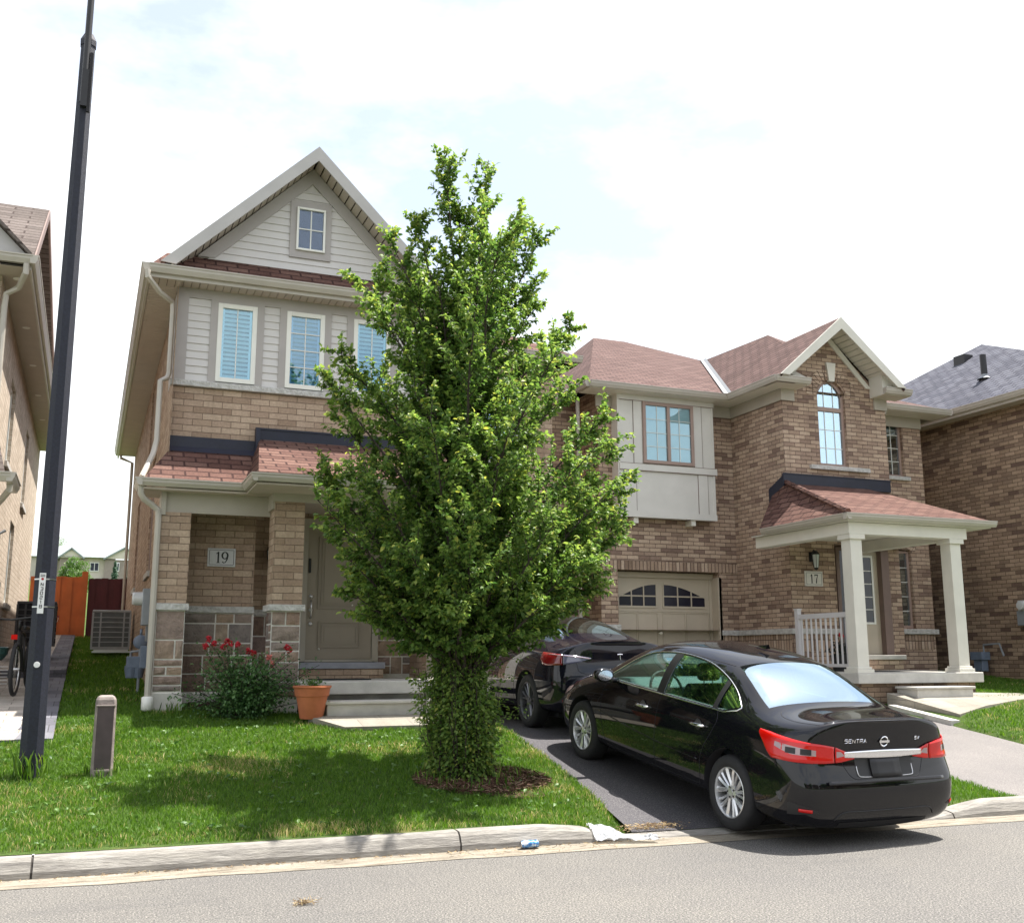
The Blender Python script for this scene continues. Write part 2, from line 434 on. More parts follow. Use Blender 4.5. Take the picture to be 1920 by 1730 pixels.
c = ramp(m, a.outputs['Fac'], [(0, (.21, .15, .125)), (.25, (.37, .27, .205)), (.45, (.26, .23, .215)), (.62, (.42, .32, .235)), (.8, (.28, .215, .20)), (1, (.47, .38, .29))])
c = mixc(m, .75, c, ramp(m, noise(m, 9, 5, .7), [(.3, (.55, .53, .55)), (.7, (1.25, 1.2, 1.15))]), 'MULTIPLY'); setc(m, c)
setn(m, bump(m, noise(m, 18, 5, .7), .03)); M['ashlar'] = m
# ================================================================ ground
def interp(t, pts):
    if t <= pts[0][0]: return pts[0][1]
    for (a, b), (c, d) in zip(pts, pts[1:]):
        if t <= c: return b+(d-b)*(t-a)/(c-a)
    return pts[-1][1]
def Yb(x): return 8.2-.045*x if x < 14 else 7.57
def curb_h(x): return interp(x, [(3.55, .15), (3.9, .12), (4.25, .03), (7.42, .03), (7.8, .11), (8.1, .15), (8.75, .15), (9.35, .03), (11.6, .03), (12.2, .15)])
def lawn_z(y): return interp(y, [(8.2, .15), (8.35, .155), (14.5, .91), (28, 1.99), (200, 15), (600, 15)])
def d19_z(y): return interp(y, [(8.1, .028), (8.6, .10), (10.6, .41), (12.4, .62), (17.2, .75)])
def d17_z(y): return interp(y, [(7.9, .02), (8.4, .08), (12.5, .63), (14, .78), (18, .95)])
def eL19(y): return interp(y, [(7.9, 4.36), (8.6, 4.48), (10.1, 4.66), (13, 4.97), (17, 5.0)])
def eR19(y): return interp(y, [(7.9, 7.44), (16.4, 7.46)])
def eL17(y): return interp(y, [(7.9, 8.92), (9.2, 8.84), (17.5, 9.15)])
def eR17(y): return interp(y, [(7.9, 11.2), (10.5, 11.44), (12.3, 11.48), (17.5, 11.8)])
def right_z(y): return interp(y, [(8.2, .15), (9.5, .30), (10.5, .44), (11.2, .56), (11.9, .70), (12.5, .82), (13.5, .90), (20, 1.35)])
def ground_z(x, y):
    z = lawn_z(y)
    if y < 20: z += (right_z(y)-z)*min(1, max(0, (x-eR17(y))/.5))
    for l, r, d in ((eL19, eR19, d19_z), (eL17, eR17, d17_z)):
        if y < 17.6:
            a, b, dz = l(y), r(y), d(y)
            if a < x < b: return dz-.06
            dist = a-x if x <= a else x-b
            k = max(0, 1-dist/.55)
            z = z*(1-k)+(min(z, dz+.02))*k
    ch = curb_h(x)
    k = max(0, 1-(y-Yb(x)-.15)/.9); z -= (.15-ch)*k*.97
    z += .012*pnoise(Vector((x*1.3, y*1.3, 0)))*min(1, max(0, (y-8.6)))
    return z
ys = [0, .06, .14] + [.14+.18*i for i in range(1, 36)] + [6.9+.6*i for i in range(1, 26)] + [25, 32, 45, 70, 110, 160, 200, 300, 500]
xl = [-500, -200, -80, -40, -20, -10, -6, -4, -2.5, -1.5, -.8, -.2, .4, 1, 1.6, 2.2, 2.8, 3.3, 3.8, 4.1]
def rowx(y):
    a, b, c, d = eL19(y), eR19(y), eL17(y), eR17(y)
    return xl + [a-.03, a+.02, a+.5, (a+b)/2, b-.5, b-.02, b+.03, (b+c)/2-.15, (b+c)/2+.15, c-.03, c+.02, c+.6, (c+d)/2, d-.6, d-.02, d+.03, d+.4, d+.9, d+1.6, 14, 15, 16, 18, 22, 30, 50, 80, 200, 600]
V = []; nx = len(rowx(10))
for q in ys:
    for x in rowx(Yb(0)+q):
        y = Yb(x)+.14+q
        if y > 30: y = 8.3+q
        V.append((x, y, ground_z(x, y)))
fs = [(j*nx+i, j*nx+i+1, (j+1)*nx+i+1, (j+1)*nx+i) for j in range(len(ys)-1) for i in range(nx-1)]
m = mat('lawn soil', rough=.95, spec=.1)
c = ramp(m, noise(m, 2.2, 6, .6), [(.3, (.05, .085, .02)), (.55, (.075, .12, .03)), (.72, (.17, .15, .06))])
c = mixc(m, .5, c, ramp(m, noise(m, 60, 3), [(.3, (.5, .5, .5)), (.7, (1.3, 1.3, 1.3))]), 'MULTIPLY'); setc(m, c)
setn(m, bump(m, noise(m, 90, 3), .02)); M['soil'] = m
g = MB().add(V, fs); tag(g.build('lawn', M['soil'], smooth=True), kind='structure')
# road
m = mat('road asphalt', rough=.9, spec=.25)
f = noise(m, 85, 3, .8); c = ramp(m, f, [(.34, (.03, .029, .03)), (.44, (.11, .106, .10)), (.55, (.168, .162, .152)), (.64, (.37, .35, .32))])
v = nd(m, 'ShaderNodeTexVoronoi', Scale=60.); lk(m, nd(m, 'ShaderNodeTexCoord').outputs['Object'], v.inputs['Vector'])
c = mixc(m, .55, c, ramp(m, v.outputs['Distance'], [(.1, (1.25, 1.23, 1.18)), (.55, (.72, .72, .74))]), 'MULTIPLY')
c = mixc(m, .6, c, ramp(m, noise(m, .5, 4), [(.3, (.82, .82, .84)), (.7, (1.12, 1.1, 1.05))]), 'MULTIPLY')
v2 = nd(m, 'ShaderNodeTexVoronoi', Scale=.55, feature='DISTANCE_TO_EDGE'); wv = nd(m, 'ShaderNodeTexCoord').outputs['Object']
ad = nd(m, 'ShaderNodeVectorMath', operation='ADD'); lk(m, wv, ad.inputs[0]); nz = nd(m, 'ShaderNodeTexNoise', Scale=3., Detail=5.); lk(m, wv, nz.inputs['Vector']); lk(m, nz.outputs['Color'], ad.inputs[1]); lk(m, ad.outputs[0], v2.inputs['Vector'])
c = mixc(m, ramp(m, v2.outputs['Distance'], [(0, (.22, .22, .22)), (.005, (0, 0, 0))]), c, (.03, .03, .032))
c = mixc(m, ramp(m, noise(m, 1.3, 5, .65, sc3=(.25, 1, 1)), [(.56, (0, 0, 0)), (.66, (.35, .35, .35))]), c, (.09, .088, .088))
setc(m, c); setn(m, bump(m, v.outputs['Distance'], .006, .9)); M['road'] = m
X = [-400, -60, -20, -8, -4, -2, 0, 2, 4, 6, 8, 10, 12, 14, 20, 60, 400]
g = MB()
for a, b in zip(X, X[1:]): g.poly([(a, -1.5, 0), (b, -1.5, 0), (b, Yb(b)-.22, 0), (a, Yb(a)-.22, 0)])
tag(g.build('road', M['road']), kind='structure')
# gutter pan with sand, dropped at driveways
m = mat('sandy gutter concrete', rough=.95, spec=.1)
c = ramp(m, noise(m, 5, 6, .65, sc3=(.5, 3, 1)), [(.32, (.14, .12, .095)), (.5, (.25, .225, .185)), (.68, (.30, .28, .24))])
c = mixc(m, .5, c, ramp(m, noise(m, 70, 3, .7), [(.35, (.6, .58, .55)), (.6, (1.15, 1.12, 1.08))]), 'MULTIPLY'); setc(m, c)
setn(m, bump(m, noise(m, 80, 3), .004)); M['sand'] = m
g = MB(); X = [-60, -20, -8] + [-4+.25*i for i in range(80)] + [20, 60]
for a, b in zip(X, X[1:]):
    wa = .27+.05*pnoise(Vector((a*1.7, 0, 0))); wb = .27+.05*pnoise(Vector((b*1.7, 0, 0)))
    g.poly([(a, Yb(a)-wa, .004), (b, Yb(b)-wb, .004), (b, Yb(b)+.03, .012), (a, Yb(a)+.03, .012)])
tag(g.build('gutter_pan', M['sand'], smooth=True), kind='structure')
# curb, with joints
m = mat('curb concrete', rough=.92, spec=.15)
c = ramp(m, noise(m, 7, 6, .65, sc3=(.35, 1, 4)), [(.3, (.20, .19, .18)), (.6, (.33, .315, .29)), (.75, (.40, .38, .345))])
c = mixc(m, .45, c, ramp(m, noise(m, 60, 4, .7, sc3=(.15, 1, 1.5)), [(.35, (.45, .44, .43)), (.6, (1.1, 1.1, 1.1))]), 'MULTIPLY')
c = mixc(m, .35, c, ramp(m, noise(m, 1.2, 4, .6), [(.4, (.75, .72, .66)), (.65, (1.1, 1.1, 1.1))]), 'MULTIPLY')
setc(m, c); setn(m, bump(m, noise(m, 50, 4, .7, sc3=(.2, 1, 1.5)), .008)); M['curb'] = m
g = MB(); joints = [-3.2, -.24, 2.83, 5.9, 7.62, 10.6, 13.6, 16.6]
X = sorted([-60, -20, -8, -5] + [-4+.12*i for i in range(1, 190)] + [j+s for j in joints for s in (-.008, .008)] + [25, 60])
def cprof(x):
    h = curb_h(x); y = Yb(x); k = h/.15
    q = -.05 if any(abs(x-j) < .01 for j in joints) and False else 0
    return [(x, y, -.03), (x, y+.008, h*.35), (x, y+.045*k+.01*(1-k), h-.03*k), (x, y+.075, h-.004), (x, y+.105, h), (x, y+.19, h+.002), (x, y+.20, h-.06)]
pr = [cprof(x) for x in X]
for i in range(len(X)-1):
    if any(abs((X[i]+X[i+1])/2-j) < .007 for j in joints): continue
    for k in range(6): g.poly([pr[i][k], pr[i+1][k], pr[i+1][k+1], pr[i][k+1]])
    if any(abs(X[i]-j-.008) < 1e-4 for j in joints): g.poly(pr[i])
    if any(abs(X[i+1]-j+.008) < 1e-4 for j in joints): g.poly(pr[i+1][::-1])
tag(g.build('curb', M['curb'], angle=50), kind='structure')
g = MB()
for j in joints: g.add([(j+s, Yb(j)+a, b) for s in (-.012, .012) for a, b in ((.012, -.03), (.016, curb_h(j)*.35), (.055, curb_h(j)-.035), (.085, curb_h(j)-.012), (.19, curb_h(j)-.010), (.19, -.03))], [(k, k+1, k+7, k+6) for k in range(5)])
tag(g.build('curb_joint', mat('dark joint', (.05, .045, .04), .95)), kind='structure')  # dark faces set inside each curb joint
# driveways
def asphalt(name, lo, mid, hi):
    m = mat(name, rough=.9, spec=.2)
    c = ramp(m, noise(m, 95, 3, .7), [(.34, lo), (.55, mid), (.70, hi)])
    c = mixc(m, .6, c, ramp(m, noise(m, .8, 5, .6), [(.3, (.8, .8, .82)), (.7, (1.2, 1.18, 1.15))]), 'MULTIPLY'); setc(m, c)
    setn(m, bump(m, noise(m, 80, 3, .7), .006)); return m
M['drive19'] = asphalt('dark driveway asphalt', (.055, .053, .060), (.088, .085, .093), (.24, .23, .22))
M['drive17'] = asphalt('aged driveway asphalt', (.12, .11, .108), (.18, .17, .165), (.32, .30, .28))
for nm, l, r, dz, mk, yend in (('driveway', eL19, eR19, d19_z, 'drive19', 17.29), ('driveway', eL17, eR17, d17_z, 'drive17', 17.8)):
    g = MB(); yy = [0, .1, .3]+[.3+.3*i for i in range(1, 34)]; n = 8; V = []
    for q in yy:
        for i in range(n+1):
            a, b = l(8.1+q), r(8.1+q); x = a+(b-a)*i/n; y = min(Yb(x)+.19+q, yend)
            e = .02*pnoise(Vector((y*3, 5.3+i, 0))) if i in (0, n) else 0
            V.append((x+e, y, dz(y)))
    g.add(V, [(j*(n+1)+i, j*(n+1)+i+1, (j+1)*(n+1)+i+1, (j+1)*(n+1)+i) for j in range(len(yy)-1) for i in range(n)])
    tag(g.build(nm, M[mk], smooth=True), kind='structure')
# neighbour's paver path and raised paver landing
M['paver'] = brick('light pavers', [(.36, .33, .29), (.44, .40, .35), (.50, .46, .41)], (.2, .18, .16), .40, .21, .005)
M['paverd'] = brick('dark border pavers', [(.12, .12, .14), (.16, .16, .19), (.19, .19, .21)], (.07, .07, .07), .21, .42, .005)
g = MB()
for y0, y1 in [(12.25+i*.55, 12.25+(i+1)*.55) for i in range(10)]:
    a, b = lawn_z(y0)+.035, lawn_z(y1)+.035
    g.poly([(-7, y0, a), (-.62, y0, a), (-.56, y1, b), (-7, y1, b)], 0)
    g.poly([(-.62, y0, a+.003), (-.25, y0, a+.003), (-.25, y1, b+.003), (-.56, y1, b+.003)], 1)
g.poly([(-7, 12.25, .55), (-.25, 12.25, .55), (-.25, 12.25, lawn_z(12.25)+.035), (-7, 12.25, lawn_z(12.25)+.035)], 1)
g.poly([(-.25, 12.25, .5), (-.25, 17.75, .9), (-.25, 17.75, lawn_z(17.75)+.038), (-.25, 12.25, lawn_z(12.25)+.038)], 1)
tag(g.build('paver_path', [M['paver'], M['paverd']]), kind='structure')
g = MB(); z = lambda y: lawn_z(y)+.15-.008*(y-17.75)
g.poly([(-1.34, 17.75, z(17.75)), (-.56, 17.75, z(17.75)), (-.56, 27.9, z(27.9)), (-1.34, 27.9, z(27.9))], 0)
g.poly([(-.56, 17.75, z(17.75)), (-.25, 17.75, z(17.75)), (-.25, 27.9, z(27.9)), (-.56, 27.9, z(27.9))], 1)
g.poly([(-1.34, 17.75, 1.1), (-.25, 17.75, 1.1), (-.25, 17.75, z(17.75)), (-1.34, 17.75, z(17.75))], 1)
g.poly([(-.25, 17.75, 1.1), (-.25, 27.9, 1.8), (-.25, 27.9, z(27.9)), (-.25, 17.75, z(17.75))], 1)
tag(g.build('paver_landing', [M['paver'], M['paverd']]), kind='structure')

# ================================================================ house 19
def digits(txt, cx, cz, y, h, mb, x_step=.58, flip=1):
    """engraved serif numerals drawn as flat strokes, facing -y"""
    def stroke(pts, wd):
        for i in range(len(pts)-1):
            a, b = Vector(pts[i]), Vector(pts[i+1]); d = (b-a); d = d.normalized() if d.length else Vector((1, 0)); n = Vector((-d.y, d.x))
            wa = wd[i] if hasattr(wd, '__len__') else wd; wb = wd[i+1] if hasattr(wd, '__len__') else wd
            q = [a-n*wa/2-d*.01, b-n*wb/2+d*.01, b+n*wb/2+d*.01, a+n*wa/2-d*.01]
            mb.poly([(cx+(o+p.x)*h, y-.0006*(k_+1)-.0002*(i % 2), cz+(p.y-.5)*h) for p in q])
    n = len(txt)
    for k_, ch in enumerate(txt):
        o = (k_-(n-1)/2)*x_step
        if ch == '1': stroke([(0, 0), (0, 1)], .15); stroke([(-.15, .02), (.15, .02)], .05); stroke([(-.18, .82), (0, .97)], .07)
        if ch == '7':
            stroke([(-.24, .93), (.24, .93)], .12); stroke([(-.22, .78), (-.22, .98)], .05); stroke([(.22, .92), (.06, .5), (-.02, 0)], [.06, .12, .16])
        if ch == '9':
            P_ = [(.24*math.cos(t), .68+.30*math.sin(t)) for t in [i*math.pi/10 for i in range(21)]]
            stroke(P_, [.07+.09*abs(math.cos(i*math.pi/10)) for i in range(21)])
            stroke([(.24, .66), (.2, .35), (.05, .06), (-.12, .02), (-.2, .12)], [.15, .12, .07, .07, .11])
        if ch == '4': pass
H19 = thing('brick_house', 'tan brick two-storey house number 19 with steep siding gable, behind the leafy tree', 'house', (2.8, 14.6, .9))
X0, X1, X2 = .86, 4.55, 7.35           # left edge, end of gabled part, right edge
# upper brick band, lower walls
g = MB(); wall(g, X0, X1, 4.2, 5.16, 14.55)
wall(g, X0+.28, 2.08, 2.18, 3.62, 14.60)                           # sign wall
wall(g, 2.08, 4.75, 2.18, 3.62, 15.40, [(2.86, 4.04, 1.3, 3.52)])     # door wall
g.poly([(2.08, 14.60, .8), (2.08, 15.4, .8), (2.08, 15.4, 3.6), (2.08, 14.6, 3.6)])
wall(g, X1, X2, 2.18, 4.2, 16.5, [(4.95, 7.08, .7, 2.95)], .8)
wall(g, X1, X2, 4.2, 6.55, 16.3, [(5.3, 6.7, 4.75, 6.1)], .12)
g.poly([(X1, 14.55, .8), (X1, 16.5, .8), (X1, 16.5, 6.6), (X1, 14.55, 6.6)])
g.poly([(X2, 16.3, .6), (X2, 28, 1), (X2, 28, 6.6), (X2, 16.3, 6.6)])
g.poly([(X0, 28, 1), (X2, 28, 1), (X2, 28, 6.6), (X0, 28, 6.6)][::-1])
g.box(X1, X2, 16.3, 16.5, 4.15, 4.2)
# pillars
g.box(.79, 1.16, 13.95, 14.35, 2.18, 3.34); g.box(2.17, 2.56, 13.6, 14.0, 2.17, 3.52); g.box(4.62, 5.0, 13.6, 14.0, 2.17, 3.52)
g.box(7.08, 7.42, 16.12, 16.5, 2.18, 4.2)
g.build('front_wall', M['brick19'], H19)
g = MB(); wins = [(18.0, 18.7, 2.9, 4.5), (23.6, 24.3, 2.95, 4.65), (19.6, 20.4, 4.9, 6.3), (16.6, 17.3, 3.0, 4.4)]
wall(g, 14.3, 28, .8, 6.55, X0-.0, [(17.4, 18.5, 2.85, 4.75), (22.6, 23.7, 2.9, 4.7), (19.3, 20.2, 5.0, 6.4)], .10, axis='x', sgn=-1)
g.poly([(X0, 14.3, .8), (1.16, 14.3, .8), (1.16, 14.3, 3.4), (X0, 14.3, 3.4)])
g.build('side_wall', M['brick19'], H19)
for (a, b, c, d) in [(17.4, 18.5, 2.85, 4.75), (22.6, 23.7, 2.9, 4.7), (19.3, 20.2, 5.0, 6.4)]:
    window(H19, a+.0, b-.0, c, d, X0+.03, .06, 1, 1, 'brownframe', 'dark', axis='x', sgn=-1)
    g = MB(); g.box(X0-.04, X0+.1, a-.08, b+.08, c-.09, c-.002); g.build('window_sill', M['cap'], H19)
# soldier-course heads hint, stone sills
g = MB(); g.box(X0-.03, X1+.02, 14.49, 14.60, 5.165, 5.25); g.build('stone_band', M['cap'], H19, bevel=.008)
g = MB(); g.box(.76, 1.19, 13.92, 14.38, 2.09, 2.177); g.box(1.19, 2.10, 14.57, 14.62, 2.09, 2.177); g.box(2.13, 2.60, 13.56, 14.04, 2.085, 2.168)
g.box(2.1, 2.84, 15.36, 15.42, 2.09, 2.177); g.box(4.06, 4.75, 15.36, 15.42, 2.09, 2.177); g.box(4.58, 5.04, 13.56, 14.04, 2.085, 2.168)
g.box(7.05, 7.45, 16.08, 16.52, 2.09, 2.177)
g.build('limestone_cap', M['cap'], H19, bevel=.008)
# stone veneer
g = MB(); g.box(.80, 1.15, 13.965, 14.34, .86, 2.09); g.box(2.18, 2.55, 13.615, 13.99, .8, 2.085); g.box(1.15, 2.1, 14.615, 14.7, .8, 2.09); g.box(2.08, 2.86, 15.405, 15.5, .8, 2.09)
g.box(4.04, 4.75, 15.405, 15.5, .8, 2.09); g.box(4.63, 4.99, 13.615, 13.99, .7, 2.085); g.box(7.09, 7.41, 16.135, 16.49, .6, 2.09)
g.build('mortar_bed', M['stoneg'], H19)
ashlar(.80, 1.15, 1.08, 2.085, 13.96, 'stone_veneer', H19, seed=3)
ashlar(1.16, 2.08, 1.05, 2.085, 14.61, 'stone_veneer', H19, seed=5)
ashlar(2.18, 2.55, 1.0, 2.08, 13.61, 'stone_veneer', H19, seed=8)
ashlar(2.10, 2.86, 1.3, 2.085, 15.40, 'stone_veneer', H19, seed=9)
ashlar(4.05, 4.72, 1.25, 2.085, 15.40, 'stone_veneer', H19, seed=12)
ashlar(4.63, 4.99, 1.0, 2.08, 13.61, 'stone_veneer', H19, seed=13)
ashlar(13.61, 13.98, 1.0, 2.08, 2.18, 'stone_veneer', H19, axis='x', sgn=-1, seed=15)
ashlar(7.09, 7.41, .75, 2.085, 16.13, 'stone_veneer', H19, seed=14)
ashlar(13.97, 14.33, 1.08, 2.085, .80, 'stone_veneer', H19, axis='x', sgn=-1, seed=16)
g = MB(); g.box(.78, 1.17, 13.95, 14.4, .6, 1.06); g.box(1.17, 2.12, 14.58, 14.8, .6, 1.03); g.build('foundation', M['conc'], H19)
g = MB(); g.box(1.30, 1.98, 14.30, 14.58, .78, .93); g.build('window_well', plain('rusty well cover', (.05, .022, .02), .9, .4, 30, .02, 40), H19)
# siding bay with three windows
Y = 14.55
W3 = [(1.42, 1.96), (2.38, 2.93), (3.36, 3.92)]
g = MB()
edges = [X0+.16, *[e for a, b in W3 for e in (a-.10, b+.10)], X1-.16]
for i in range(0, len(edges), 2): siding(g, edges[i], edges[i+1], 5.25, 6.44, Y-.002, .108)
g.build('clapboard_siding', M['siding'], H19)
g = MB(); g.box(X0-.005, X0+.16, Y-.03, Y+.02, 5.25, 6.58); g.box(X1-.16, X1, Y-.03, Y+.02, 5.25, 6.58)
g.box(X0+.16, X1-.16, Y-.027, Y+.02, 6.44, 6.58)
for a, b in W3: g.box(a-.10, a, Y-.027, Y+.02, 5.25, 6.44); g.box(b, b+.10, Y-.027, Y+.02, 5.25, 6.44); g.box(a, b, Y-.027, Y+.02, 6.41, 6.44)
g.build('trim_board', M['trim'], H19)
g = MB(); g.box(X0-.004, X0+.1, Y-.026, 15.3, 5.25, 6.5); g.build('side_trim', M['trim'], H19)
g = MB(); g.box(X0, X1, Y+.15, Y+.2, 5.2, 6.55); g.build('wall_backing', M['dark'], H19)
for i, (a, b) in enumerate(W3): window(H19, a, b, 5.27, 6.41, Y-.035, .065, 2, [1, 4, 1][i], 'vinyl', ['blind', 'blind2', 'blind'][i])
# gable
YG = 14.62; ZA, ZB, XA = 8.69, 7.09, 2.70; xl_, xr_ = 1.105, 4.295
def gl_(z):
    t = (ZA-z)/(ZA-ZB); return (XA-(XA-xl_)*t, XA+(xr_-XA)*t)
g = MB(); siding(g, 0, 0, ZB-.02, ZA-.35, YG, .112, clip=lambda z: (gl_(z)[0]+.16, gl_(z)[1]-.16)); g.build('gable_siding', M['siding'], H19)
g = MB()
for s in (0, 1):
    e0 = gl_(ZB)[s]; e1 = gl_(ZA-.02)[s]; sg = 1 if s == 0 else -1
    g.prism([(e0, YG-.03, ZB), (e0+sg*.24, YG-.03, ZB), (XA+sg*.0, YG-.03, ZA-.24), (XA, YG-.03, ZA)], (0, .05, 0))
a, b, c, d = 2.385, 2.99, 7.27, 8.16
g.box(a, a+.09, YG-.035, YG+.02, c, d); g.box(b-.09, b, YG-.035, YG+.02, c, d); g.box(a+.09, b-.09, YG-.035, YG+.02, c, c+.11); g.box(a+.09, b-.09, YG-.035, YG+.02, d-.11, d)
g.build('gable_trim', M['trim'], H19)
g = MB(); g.poly([(.80, YG+.01, ZB-.33), (4.60, YG+.01, ZB-.33), (XA, YG+.01, ZA+.03)]); g.build('gable_backing', M['siding'], H19)
g = MB(); g.box(a+.09, b-.09, YG-.030, YG-.024, c+.11, d-.11); g.build('dark_room', M['navy'], H19)
window(H19, a+.09, b-.09, c+.11, d-.11, YG-.068, .032, 2, 2, 'vinyl', 'navy', 'glassk', bars=.016)
# roofs
g = MB()
def roofslab(g, pts, th=.05, m=0):
    n = (Vector(pts[1])-Vector(pts[0])).cross(Vector(pts[2])-Vector(pts[0])).normalized()
    if n.z < 0: n = -n
    g.prism(pts, -n*th, m)
sl_ = (8.97-6.80)/(2.79-.40)
YR0 = 14.22
roofslab(g, [(.60, YR0, 6.80), (2.70, YR0, 8.87), (2.70, 22, 8.87), (.60, 22, 6.80)])
roofslab(g, [(4.80, YR0, 6.80), (2.70, YR0, 8.87), (2.70, 22, 8.87), (4.80, 22, 6.80)])
# skirt roof under the gable
roofslab(g, [(.46, 14.25, 6.74), (5.0, 14.25, 6.74), (4.7, YG+.02, 7.09), (.70, YG+.02, 7.09)])
# main hip behind
roofslab(g, [(.62, 15.5, 6.86), (.42, 15.6, 6.74), (.42, 28.3, 6.74), (3.9, 24.6, 8.6), (3.9, 18.8, 8.6)])
roofslab(g, [(7.72, 16.0, 6.72), (7.72, 28.3, 6.72), (3.95, 24.6, 8.6), (3.95, 19, 8.6)])
roofslab(g, [(4.6, 16.0, 6.72), (7.72, 16.0, 6.72), (3.95, 19, 8.6), (3.4, 19, 8.6)])
roofslab(g, [(.42, 28.3, 6.74), (7.72, 28.3, 6.72), (3.95, 24.6, 8.6)])
g.build('roof', M['shingle'], H19)
# rake boards + gable soffit
g = MB()
for s in (-1, 1):
    ex = .60 if s < 0 else 4.80
    g.prism([(ex, YR0-.025, 6.80), (2.70, YR0-.025, 8.87), (2.70, YR0-.025, 8.65), (ex-s*.20, YR0-.025, 6.78)], (0, .03, 0))
g.build('rake_board', M['rake'], H19)
g = MB()
for s in (-1, 1):
    ex = .60 if s < 0 else 4.80; n = 22
    for i in range(n):
        t0, t1 = i/n, (i+1)/n-.008
        x0_, x1_ = ex+(2.70-ex)*t0, ex+(2.70-ex)*t1; z0_, z1_ = 6.62+(8.70-6.62)*t0, 6.62+(8.70-6.62)*t1
        g.prism([(x0_, YR0+.01, z0_), (x1_, YR0+.01, z1_), (x1_, YG+.05, z1_), (x0_, YG+.05, z0_)], (0, 0, .02))
g.build('gable_soffit', M['soffit'], H19)
g = MB()
for i in range(42):
    a = .50+i*.107
    g.box(a, a+.098, 14.24, 14.56, 6.575, 6.59)
for i in range(120): g.box(.46, .88, 14.56+i*.112, 14.56+i*.112+.103, 6.575, 6.59)
for i in range(28): g.box(4.6+i*.112, 4.6+i*.112+.108, 15.98, 16.32, 6.555, 6.57)
g.box(7.35, 7.72, 16.0, 28, 6.555, 6.57)
g.build('eave_soffit', M['soffit'], H19)
g = MB(); g.box(.47, 4.95, 14.25, 14.56, 6.592, 6.60); g.box(.47, .87, 14.56, 28, 6.592, 6.60); g.build('soffit_backing', M['dkbrown'], H19)
g = MB()
gutter(g, (.46, 14.25, 6.74), (5.0, 14.25, 6.74), (0, -1, 0)); gutter(g, (.47, 14.16, 6.739), (.47, 28.3, 6.739), (-1, 0, 0))
gutter(g, (4.9, 16.0, 6.70), (7.78, 16.0, 6.70), (0, -1, 0)); gutter(g, (7.70, 16.0, 6.699), (7.70, 28.3, 6.699), (1, 0, 0))
g.box(.44, .475, 14.26, 28.3, 6.56, 6.63); g.box(.46, 5.0, 14.235, 14.255, 6.57, 6.64)
g.build('eave_gutter', M['gutter'], H19)
# porch roof
g = MB()
roofslab(g, [(.55, 13.76, 3.74), (1.86, 13.76, 3.74), (2.06, 14.53, 4.30), (.90, 14.53, 4.30)])
roofslab(g, [(.55, 13.76, 3.74), (.90, 14.53, 4.30), (.55, 14.53, 3.74)])
roofslab(g, [(1.84, 12.90, 3.76), (5.15, 12.90, 3.76), (4.95, 14.53, 4.50), (2.06, 14.53, 4.50)], .05)
roofslab(g, [(1.84, 12.90, 3.76), (2.06, 14.53, 4.50), (1.84, 14.53, 3.76)], .03)
roofslab(g, [(5.15, 12.90, 3.76), (4.95, 14.53, 4.50), (5.15, 14.53, 3.76)], .03)
g.prism([(1.85, 12.95, 3.70), (2.05, 14.53, 4.47), (2.05, 14.53, 3.7)], (.03, 0, 0))
g.build('porch_roof', M['shingle'], H19)
g = MB(); g.box(.86, 2.05, 14.505, 14.56, 4.26, 4.46); g.box(2.04, 4.95, 14.50, 14.56, 4.46, 4.64); g.box(2.0, 2.06, 14.42, 14.56, 4.24, 4.64)
g.prism([(.86, 14.51, 4.26), (.86, 14.43, 4.235), (.86, 14.51, 4.32)], (1.16, 0, 0))
g.box(2.0, 4.98, 14.49, 14.51, 4.63, 4.655)
g.build('roof_flashing', M['flash'], H19)
g = MB()
gutter(g, (.52, 13.78, 3.735), (1.84, 13.78, 3.735), (0, -1, 0), h=.10, d=.09); gutter(g, (1.83, 13.70, 3.736), (1.83, 12.85, 3.736), (-1, 0, 0), h=.10, d=.09)
gutter(g, (1.75, 12.92, 3.74), (5.2, 12.92, 3.74), (0, -1, 0), h=.10, d=.09); gutter(g, (.53, 13.70, 3.736), (.53, 14.3, 3.736), (-1, 0, 0), h=.10, d=.09)
g.build('porch_gutter', M['gutter'], H19)
g = MB(); g.box(.53, 2.0, 13.77, 14.56, 3.60, 3.625); g.box(1.83, 5.2, 12.92, 15.42, 3.605, 3.63); g.build('porch_soffit', M['soffit'], H19)
g = MB(); g.box(.84, 2.17, 13.97, 14.02, 3.34, 3.60); g.box(2.14, 2.19, 13.62, 14.0, 3.40, 3.605); g.box(2.15, 5.0, 13.58, 13.62, 3.50, 3.605); g.box(.78, .84, 13.93, 14.4, 3.3, 3.6)
g.build('porch_beam', M['frieze'], H19)
g = MB(); g.box(X0, X1, 14.56, 15.4, 4.1, 4.2); g.build('porch_ceiling_deck', M['soffit'], H19)
